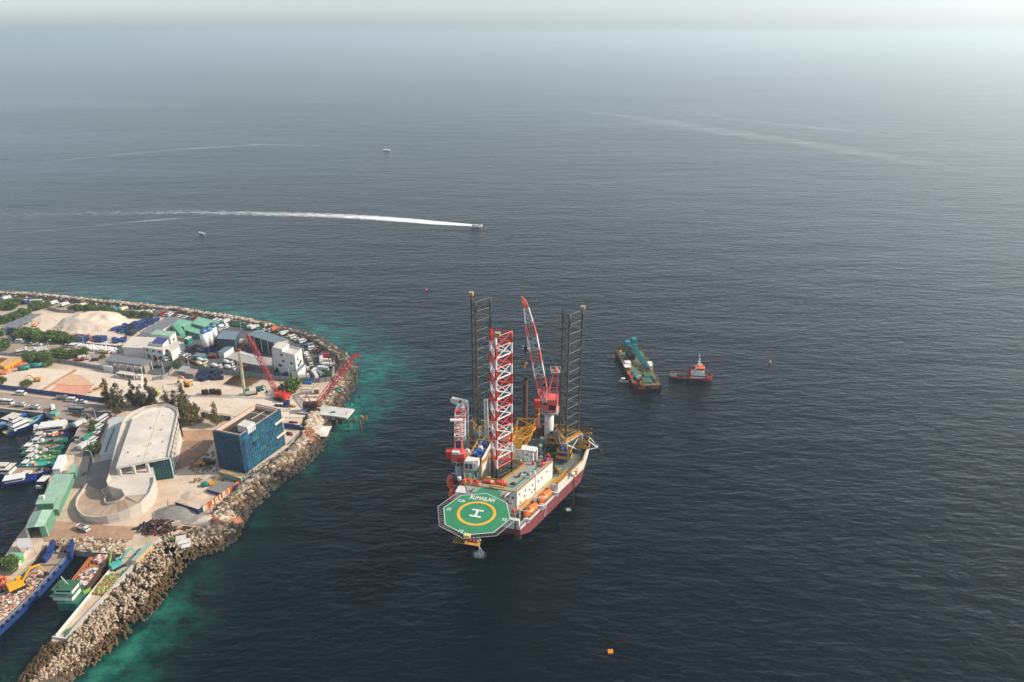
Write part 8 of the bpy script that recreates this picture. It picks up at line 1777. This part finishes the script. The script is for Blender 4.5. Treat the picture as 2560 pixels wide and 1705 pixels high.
# ---------------- offshore: work barge, tug, small boats
def rel(t): return t
wb = thing('work_barge', 'flat grey-green work barge carrying a teal lattice crane', 'barge', tuple(G(1597, 912, 0)))
DKB = mat('barge_green_deck', (98, 112, 84), .75, var=.25, scale=.25, rust=.45, rustrgb=(136, 104, 78))
C4 = [G(x, y, 2.0) for x, y in ((1539, 875), (1603, 871), (1654, 963), (1586, 966))]
q = MB(); q.prism([p.xy for p in C4], -.5, 2.0, RUSTD, DKB); part('hull', q, wb, True)
q = MB(); d = (C4[2]-C4[3]); 
for t0 in (.28, .78): p = C4[3].lerp(C4[2], t0); q.box((p.x, p.y-.1, .5), (d.length*.26, .15, 1.2), mat('red_orange_hull_patch', (196, 60, 36), .6), math.atan2(d.y, d.x))
part('bow_patch', q, wb, True)
q = MB()
for i in range(4):
    a, b_ = C4[i], C4[(i+1) % 4]; k = max(2, int((b_-a).length/3.2))
    for j in range(k): p = a.lerp(b_, j/k); q.box((p.x, p.y, 2.0), (.5, .5, .45), RAIL if j % 3 else RUST)
    q.tube(Vector((a.x, a.y, 2.1)), Vector((b_.x, b_.y, 2.1)), .14, RUST, 4)
part('bollards', q, wb, True)
Zw = lambda x, y: (1500+x/7.36, 820+y/7.36)
def wp(x, y, h=0): return G(*Zw(x, y), 2.0+h)
tc_ = MB(); TC = mat('vivid_teal_paint', (26, 138, 142), .55, var=.25)
f0, f1 = wp(880, 740, 1.2), wp(615, 350, 4.6); tc_.truss(f0, f1, (0, 0, 1), 2.3, 1.4, TC, n=11, rc=.16, rb=.1, base=.5); tc_.truss(f0+Vector((0, 0, .5)), f1+Vector((0, 0, .5)), (0, 0, 1), 1.5, .9, TC, n=14, rc=.12, rb=.1)
part('lattice_boom', tc_, wb, True)
q = MB()
for x, y, w_, h_ in ((500, 385, 2.8, 4.6), (615, 355, 2.6, 5.4)): q.box(wp(x, y), (w_, 3.2, h_), TC, R(8))
q.box(wp(555, 540), (3, 7, 2.6), DARK, R(10)); q.box(wp(545, 430), (2, 2, 3.4), mat('grey_purple', (110, 90, 100), .6), 0); q.box(wp(650, 330, 9.5), (2.6, 1, .7), TC); q.tube(wp(640, 330, 6), wp(650, 330, 9.6), .15, TC, 5); part('crane_house', q, wb, True)
for (x, y, w_, d_, h_, m_, nm, r_) in ((505, 700, 3.2, 3.6, 2.4, CLEANW, 'white_shelter', .1), (535, 745, 2.4, 2.2, 1.9, mat('tan_hut', (176, 120, 76), .7), 'tan_hut', .1), (620, 860, 3.0, 1.4, 1.6, TC, 'teal_winch', -.6), (640, 905, 2.2, 2.0, 1.2, mat('dark_teal_paint', (22, 92, 92), .5), 'winch_base', -.3),
       (870, 960, 4.2, 5.2, 3.2, mat('barge_green_house', (60, 98, 80), .6, var=.12), 'deck_house', .05), (905, 1010, 2.4, 1.2, 2.6, MATS['dark_teal_paint'], 'locker', 0), (660, 1030, 2.6, 1.2, 1.0, DORANGE, 'orange_crate', .2),
       (575, 920, 1.6, 1.4, 1.2, RED, 'red_pump', .3), (710, 925, 2.6, 1.2, 1.2, CLEANW, 'white_tank', .2), (700, 1000, 1.2, 1.2, 1.6, DARK, 'winch', 0), (905, 690, 3.0, 2.6, 1.8, CLEANW, 'white_cabin', .2), (930, 760, 2, 2, 1.6, mat('pinkish_hut', (170, 130, 116), .7), 'pinkish_hut', .1),
       (530, 850, 1.6, 1.6, 1.0, CORAL, 'reel', .4), (400, 390, 3.5, 2.2, 1.2, RUST, 'anchor_winch', .1), (710, 390, 3.0, 2.2, 1.2, RUSTD, 'anchor_winch', .1), (375, 445, 1.4, 1.4, 1.0, YEL, 'yellow_buoy', 0), (820, 570, 5, 1.4, .9, RUST, 'timber', -1.0), (1010, 980, 2, 1.6, 1.0, RUSTD, 'coil', 0)):
    q = MB(); q.box(wp(x, y), (w_, d_, h_), m_, r_, top=(.94, .94))
    if h_ > 2: q.box(wp(x, y, h_), (w_*1.05, d_*1.05, .15), m_, r_)
    else: q.tube(wp(x, y, h_*.7)+Vector((-w_*.4, 0, 0)), wp(x, y, h_*.7)+Vector((w_*.4, 0, 0)), h_*.4, m_, 8)
    part(nm, q, wb, True)
q = MB(); q.ball(wp(765, 1010, 1.3), (1.1, 1.9, 1.2), YR, 10, 6); part('yellow_float', q, wb, True)
q = MB(); q.tube(wp(750, 900), wp(755, 720, 1.0)+Vector((0, -3, 5)), .16, mat('dark_red_mast', (110, 34, 30), .6), 5); q.tube(wp(870, 860), wp(880, 780, 3), .12, DORANGE, 4); part('derrick_post', q, wb, True)
q = MB()
for k in range(24):
    x = rnd.uniform(450, 1000); y = 420+(x-450)*.75+rnd.uniform(60, 240); q.box(wp(min(x, 980), min(y, 1020)), (rnd.uniform(.4, 1.6), rnd.uniform(.3, .9), rnd.uniform(.2, .7)), rnd.choice([RUST, RUSTD, DORANGE, GREYST, RAIL]), rnd.uniform(0, 3))
part('deck_gear', q, wb, True)
q = MB()
for k in range(9):
    p = C4[0].lerp(C4[3], (k+.5)/9); q.tube(Vector((p.x-.35, p.y, 1.2)), Vector((p.x-.7, p.y, 1.2)), .55, BLACK, 8)
part('tyre_fenders', q, wb, True)
t, L_ = place_boat('small_boat', 'small white open boat with canopy beside the work barge', 'boat', Zw, (345, 965), (545, 985), zt=.6)
part('hull', boat_hull(L_, 1.9, .7, CARW, GRD, bow=.45, sheer=.4), t); q = MB(); q.box((-L_*.1, 0, 2.0), (1.9, 1.5, .1), CLEANW); part('canopy', q, t); q = MB()
for x in (-.9, .4):
    for y in (-.6, .6): q.tube((-L_*.1+x*.9, y, .4), (-L_*.1+x*.9, y, 2.0), .05, CARW, 4)
part('canopy_posts', q, t); q = MB(); q.box((-L_*.05, 0, .3), (.8, .7, .9), DARK); part('console', q, t)
# tug
a, b_ = G(*Zw(1285, 860), 1.4), G(*Zw(2085, 900), 1.4); d = b_-a
t = thing('tug_boat', 'red hulled tug boat with white superstructure and orange wheelhouse roof', 'tug', (((a+b_)/2).x, ((a+b_)/2).y, 0), math.atan2(d.y, d.x)); L_ = d.length
TR_ = mat('tug_red_hull', (176, 40, 38), .5, var=.12, rust=.15)
part('hull', boat_hull(L_, 7.2, 1.7, TR_, mat('tug_green_deck', (60, 104, 90), .7, var=.15), bow=.3, sheer=1.3, stern_w=.8, inset_=.3, rub=mat('orange_rubbing_strake', (220, 80, 50), .5)), t)
cabin(t, 'deckhouse', L_*.13, 0, 1.2, L_*.34, 4.8, 1.9, CLEANW, glass=True); cabin(t, 'upper_house', L_*.17, 0, 3.1, L_*.22, 4.2, 1.5, CLEANW, glass=False); cabin(t, 'wheelhouse', L_*.18, 0, 4.6, L_*.15, 3.2, 1.6, CLEANW, glass=True)
q = MB(); q.box((L_*.17, 0, 6.2), (L_*.22, 4.2, .35), mat('tug_orange', (232, 104, 44), .5)); part('wheelhouse_roof', q, t)
for y in (-1.4, 1.4): q = MB(); q.box((-L_*.06, y, 1.2), (1.5, 1.0, 4.2), mat('tug_funnel_red', (210, 62, 36), .5), top=(.7, .8)); q.tube((-L_*.06, y, 5.3), (-L_*.06, y, 6.0), .4, DARK, 8); part('funnel', q, t)
q = MB(); q.tube((L_*.15, 0, 6.5), (L_*.13, 0, 12.5), .16, CARW, 5)
for z, w_ in ((8, 1.6), (9.4, 1.3), (10.8, .9)): q.box((L_*.145, 0, z), (w_, w_, .18), CARW)
q.tube((L_*.08, 0, 6.5), (L_*.14, 0, 10), .1, CARW, 4); q.ball((L_*.13, 0, 12.8), .45, CARW, 8, 5); q.ball((L_*.2, .8, 7.6), .5, CARW, 8, 5); part('mast', q, t)
q = MB(); q.box((-L_*.26, 0, 1.2), (2.2, 2.6, 1.1), GREYST); q.tube((-L_*.36, -2.6, 1.5), (-L_*.36, 2.6, 1.5), .14, CARW, 5); q.tube((-L_*.36, -2.6, 1), (-L_*.36, -2.6, 1.9), .14, CARW, 5); part('towing_gear', q, t)
q = MB(); q.box((L_*.33, 0, 1.4), (1.6, 1.6, .8), GREYST); q.tube((L_*.35, 0, 1.4), (L_*.42, 0, 2.4), .2, DARK, 6); part('anchor_windlass', q, t)
q = MB()
for k in range(10):
    x = -L_*.42+k*L_*.08
    for s_ in (-1, 1): q.tube((x, s_*3.55, 1.0), (x, s_*3.8, 1.0), .5, BLACK, 8)
part('tyre_fenders', q, t)
# speeding motor boat, ferry, small boats, buoys
t, L_ = place_boat('motor_yacht', 'white motor boat speeding right at the head of the wake', 'motor boat', lambda x, y: (x, y), (1176, 566), (1207, 563.5), zt=1.0)
t.rotation_euler = (0, R(-3), t.rotation_euler.z)
part('hull', boat_hull(L_, 3.6, 1.3, CARW, CARW, bow=.5, sheer=.7), t); cabin(t, 'cabin', -L_*.03, 0, 1.1, L_*.42, 2.8, 1.1, CARW, glass=True); q = MB(); q.box((-L_*.12, 0, 2.3), (L_*.24, 2.4, .1), CARW); part('hard_top', q, t)
t, L_ = place_boat('ferry', 'white ferry sailing left in the middle distance', 'ferry', lambda x, y: (x, y), (975, 374), (958, 373.6), zt=1.2)
part('hull', boat_hull(L_, 7, .9, CLEANW, CLEANW, bow=.35, draft=.05, inset_=.9), t); cabin(t, 'cabin', -L_*.1, 0, .3, L_*.6, 5.6, .9, CLEANW, glass=False)
t, L_ = place_boat('small_boat', 'small white boat alone left below the long wake', 'boat', lambda x, y: (x, y), (511, 583.5), (497.5, 580.5), zt=.7)
part('hull', boat_hull(L_, 2.6, .7, CARW, CARW, bow=.4, draft=.1), t); cabin(t, 'cabin', 0, 0, .4, L_*.3, 1.7, .9, CARW)
t, L_ = place_boat('far_boat', 'tiny white boat far away near the top left', 'boat', lambda x, y: (x, y), (424, 111.5), (456, 110.5), zt=1.5)
part('hull', boat_hull(L_, 40, 9, CARW, CARW, bow=.4), t)
for nm, lab, x, y, s_, m_ in (('buoy', 'small coral red buoy floating above the barge legs', 1066, 726, 1.0, mat('coral_buoy', (232, 96, 76), .5)), ('buoy', 'faint tan buoy floating right of the tug', 1925, 907, .8, mat('tan_buoy', (226, 176, 140), .5))):
    q = MB(); p = G(x, y, 0); q.ball(p+Vector((0, 0, .4)), .75*s_, m_, 10, 7); q.tube(p+Vector((0, 0, .9)), p+Vector((0, 0, 1.6)), .12, m_, 5); solo(nm, q, lab, 'buoy', tuple(p), world=True)
t = thing('marker_float', 'rectangular orange-yellow float with a notch in the dark foreground water', 'float', tuple(G(1526, 1631, 0)), R(4))
OF = mat('orange_yellow_float', (246, 156, 20), .45, var=.08); q = MB(); q.box((0, 0, -.2), (1.5, 1.25, .75), OF, top=(.96, .96)); part('float_body', q, t)
q = MB(); q.box((-.42, .25, .55), (.5, .5, .18), OF); q.box((.42, .2, .55), (.5, .6, .18), OF); part('float_lugs', q, t)
# small raft left by turquoise boats
q = MB(); p = G(*Q2(700, 360), 0)
# ================================================================ trees
import bmesh
LEAF = [mat('bush_leaf_light', (104, 128, 58), .8, var=.35, scale=1.4), mat('bush_leaf_dark', (58, 84, 40), .8, var=.35, scale=1.4)]
CAS = [mat('casuarina_needles', (88, 88, 52), .85, var=.4, scale=1.2), mat('casuarina_needles_brown', (122, 98, 64), .85, var=.35, scale=1.2), mat('casuarina_needles_dark', (40, 50, 32), .85, var=.3, scale=1.2)]
BARK = mat('bark', (92, 74, 58), .9, var=.3)
def leaf_cloud(clumps, n_, sz, mats_, seed, droop=0):
    r_ = random.Random(seed); q = MB()
    tot = sum(c[1][0]*c[1][1]*c[1][2] for c in clumps)
    for c, rr in clumps:
        k = max(20, int(n_*rr[0]*rr[1]*rr[2]/tot))
        for i in range(k):
            u = Vector((r_.gauss(0, 1), r_.gauss(0, 1), r_.gauss(0, 1))).normalized()*(r_.random()**.38)
            p = Vector((c[0]+u.x*rr[0], c[1]+u.y*rr[1], c[2]+u.z*rr[2]))
            a = Vector((r_.gauss(0, 1), r_.gauss(0, 1), r_.gauss(0, .6)-droop)).normalized(); b_ = a.orthogonal().normalized(); s_ = sz*r_.uniform(.6, 1.4)
            b_ = Matrix.Rotation(r_.uniform(0, 6.28), 3, a) @ b_
            q.add([p-a*s_*(1+droop), p+b_*s_*.5, p+a*s_*(1+droop), p-b_*s_*.5], [(0, 1, 2, 3)], r_.choice(mats_))
    return q
def bush_proto(seed):
    r_ = random.Random(seed); cl = [((r_.uniform(-1.3, 1.3), r_.uniform(-1.3, 1.3), r_.uniform(1.3, 3.2)), (r_.uniform(.9, 1.5), r_.uniform(.9, 1.5), r_.uniform(.7, 1.3))) for _ in range(7)]
    q = leaf_cloud(cl, 1500, .26, LEAF, seed); tr_ = MB(); tr_.tube((0, 0, -.3), (.1, 0, 1.8), .2, BARK, 6, r2=.12)
    for c, rr in cl[:4]: tr_.tube((.1, 0, 1.4), c, .09, BARK, 4, r2=.04)
    return q.mesh('crown'), tr_.mesh('trunk')
def cas_proto(seed, slim=1.0, mats_=None):
    r_ = random.Random(seed); cl = []; H_ = 11
    for k in range(26):
        z = 1.5+9.2*(k/25)**.95; rad = (2.5*(1-(z/11.6))+.25)*slim*r_.uniform(.75, 1.25); a = r_.uniform(0, 6.28); o = rad*r_.uniform(.2, 1.25)
        cl.append(((math.cos(a)*o, math.sin(a)*o, z), (rad*.5+.12, rad*.5+.12, .6+rad*.2)))
    q = leaf_cloud(cl, 1900, .24, mats_ or CAS, seed, .5); tr_ = MB(); tr_.tube((0, 0, -.3), (0, 0, 5.5), .24, BARK, 6, r2=.14); tr_.tube((0, 0, 5.5), (.1, 0, 10.6), .14, BARK, 5, r2=.03)
    for c, rr in cl[::2]: tr_.tube((0, 0, max(.8, c[2]-1)), c, .07, BARK, 4, r2=.03)
    return q.mesh('crown'), tr_.mesh('trunk')
BP_ = [bush_proto(i) for i in range(4)]; CP_ = [cas_proto(20, 1.0), cas_proto(21, 1.2), cas_proto(22, .75), cas_proto(23, 1.1, [CAS[1], LEAF[0], CAS[1]])]
def tree(name, lab, cat, loc, pr, s_, group):
    t = bpy.data.objects.new(name, None); link(t); t.location = loc; t.rotation_euler = (0, 0, rnd.uniform(0, 6.28)); t.scale = s_ if isinstance(s_, tuple) else (s_,)*3; tag(t, lab, cat, group)
    for nm, me in (('crown', pr[0]), ('trunk', pr[1])): o = bpy.data.objects.new(nm, me); link(o, t)
for Z, x, y, k, s_, lab in ((Z1, 1285, 1430, 0, 1.25, 'tall dark casuarina, leftmost of the group by the ramp building'), (Z1, 1420, 1510, 1, 1.35, 'broad dark casuarina, second from the left behind the rounded roof'), (Z1, 1360, 1450, 1, .9, 'low casuarina wedged between the two leftmost ones'),
        (Z1, 1590, 1440, 2, 1.25, 'slender spire-like casuarina behind the rounded roof top'), (Z1, 1660, 1450, 1, .95, 'short casuarina between the two slender spires'), (Z1, 1780, 1430, 2, 1.3, 'slender casuarina with a bright digger behind it'), (Z1, 1850, 1460, 1, 1.0, 'bushy casuarina right of the slender one'), (Z1, 1720, 1475, 0, .8, 'small casuarina low in the middle of the group'),
        (Z1, 1990, 1490, 3, .95, 'light brownish casuarina in the right half of the group'), (Z1, 2080, 1500, 1, 1.0, 'casuarina between the brownish one and the tall right one'), (Z1, 2180, 1530, 0, 1.3, 'tall casuarina on the right half of the group'),
        (Z4, 130, 300, 3, 1.35, 'large brown tinted casuarina left of the netted building'), (Z4, 50, 260, 1, 1.1, 'dark casuarina left of the brown tinted one'), (Z4, 215, 270, 1, .95, 'dark casuarina right of the brown tinted one'), (Z4, 430, 300, 3, 1.05, 'lone pale casuarina nearest to the netted building')):
    tree('casuarina_tree', lab, 'tree', g(Z, x, y), CP_[k], s_, 'casuarina trees behind the ramp building')
BL = []
def bushes(Z, pts, lab, group, s_=(1.0, 1.5), z=0):
    for i, (x, y) in enumerate(pts):
        s2 = rnd.uniform(*s_); tree('leafy_tree', lab, 'tree', g(Z, x, y), rnd.choice(BP_), (s2*1.25, s2*1.1, s2), group)
def line(a, b_, n_, jy=12): return [(a[0]+(b_[0]-a[0])*i/(n_-1)+rnd.uniform(-10, 10), a[1]+(b_[1]-a[1])*i/(n_-1)+rnd.uniform(-jy, jy)) for i in range(n_)]
bushes(Z1, line((215, 640), (860, 700), 15)+line((260, 600), (740, 660), 10), 'green leafy tree in the thick hedge above the middle road', 'trees in the hedge above the middle road', (1.0, 1.5))
bushes(Z1, line((340, 900), (660, 890), 8, 25)+line((700, 880), (1000, 840), 8), 'green leafy tree in the clump below the parked tipper lorries', 'trees below the middle road', (1.0, 1.5))
bushes(Z1, line((20, 300), (230, 270), 6, 25)+line((60, 470), (330, 370), 8)+line((400, 310), (540, 270), 4), 'green leafy tree around the blue lean-to roofs', 'trees around the blue lean-tos', (1.0, 1.5))
bushes(Z1, line((850, 300), (1300, 340), 9)+line((1280, 365), (1780, 400), 11), 'low green tree in the strip behind the big sand heap', 'trees behind the sand heap', (.8, 1.1))
for Z, x, y, s_, lab in ((Z1, 70, 780, 1.7, 'round green tree at the left end of the middle road'), (Z1, 20, 640, 1.4, 'green tree left of the turquoise container'), (Z1, 2090, 985, 1.2, 'green tree left of the striped roof huts'), (Z1, 320, 1215, 1.1, 'green bush behind the blue hoarding near the digger'), (Z1, 30, 1180, 1.1, 'green bush at the left end of the blue hoarding'),
                       (Z1, 1580, 600, .9, 'small bush at the corner of the grey warehouse'), (Z1, 610, 960, 1.0, 'bush at the left end of the low grey fence'), (Q6, 770, 640, 2.0, 'dense green tree right of the red crane'), (Q6, 720, 560, 1.5, 'green tree behind the brown steel grid'),
                       (Q6, 1420, 330, 1.0, 'low bush inside the sea wall end'), (Z3, 1135, 620, 1.2, 'lone small tree at the corner of the low white annex'), (Z3, 1085, 370, .8, 'yellowish shrub beside the parked cars'), (Z3, 1115, 310, .8, 'green shrub above the yellowish one'), (Q3, 190, 500, 1.4, 'scruffy tree below the bright green cabin'), (Q3, 70, 520, 1.3, 'scruffy tree at the left pier edge'),
                       (Z1, 1400, 770, .6, 'small bush among the white bulk bags'), (Z1, 1215, 875, .7, 'dry shrub at the road edge left of the fuel station')):
    tree('leafy_tree', lab, 'tree', g(Z, x, y), BP_[int(x) % 4], s_, 'scattered green trees')
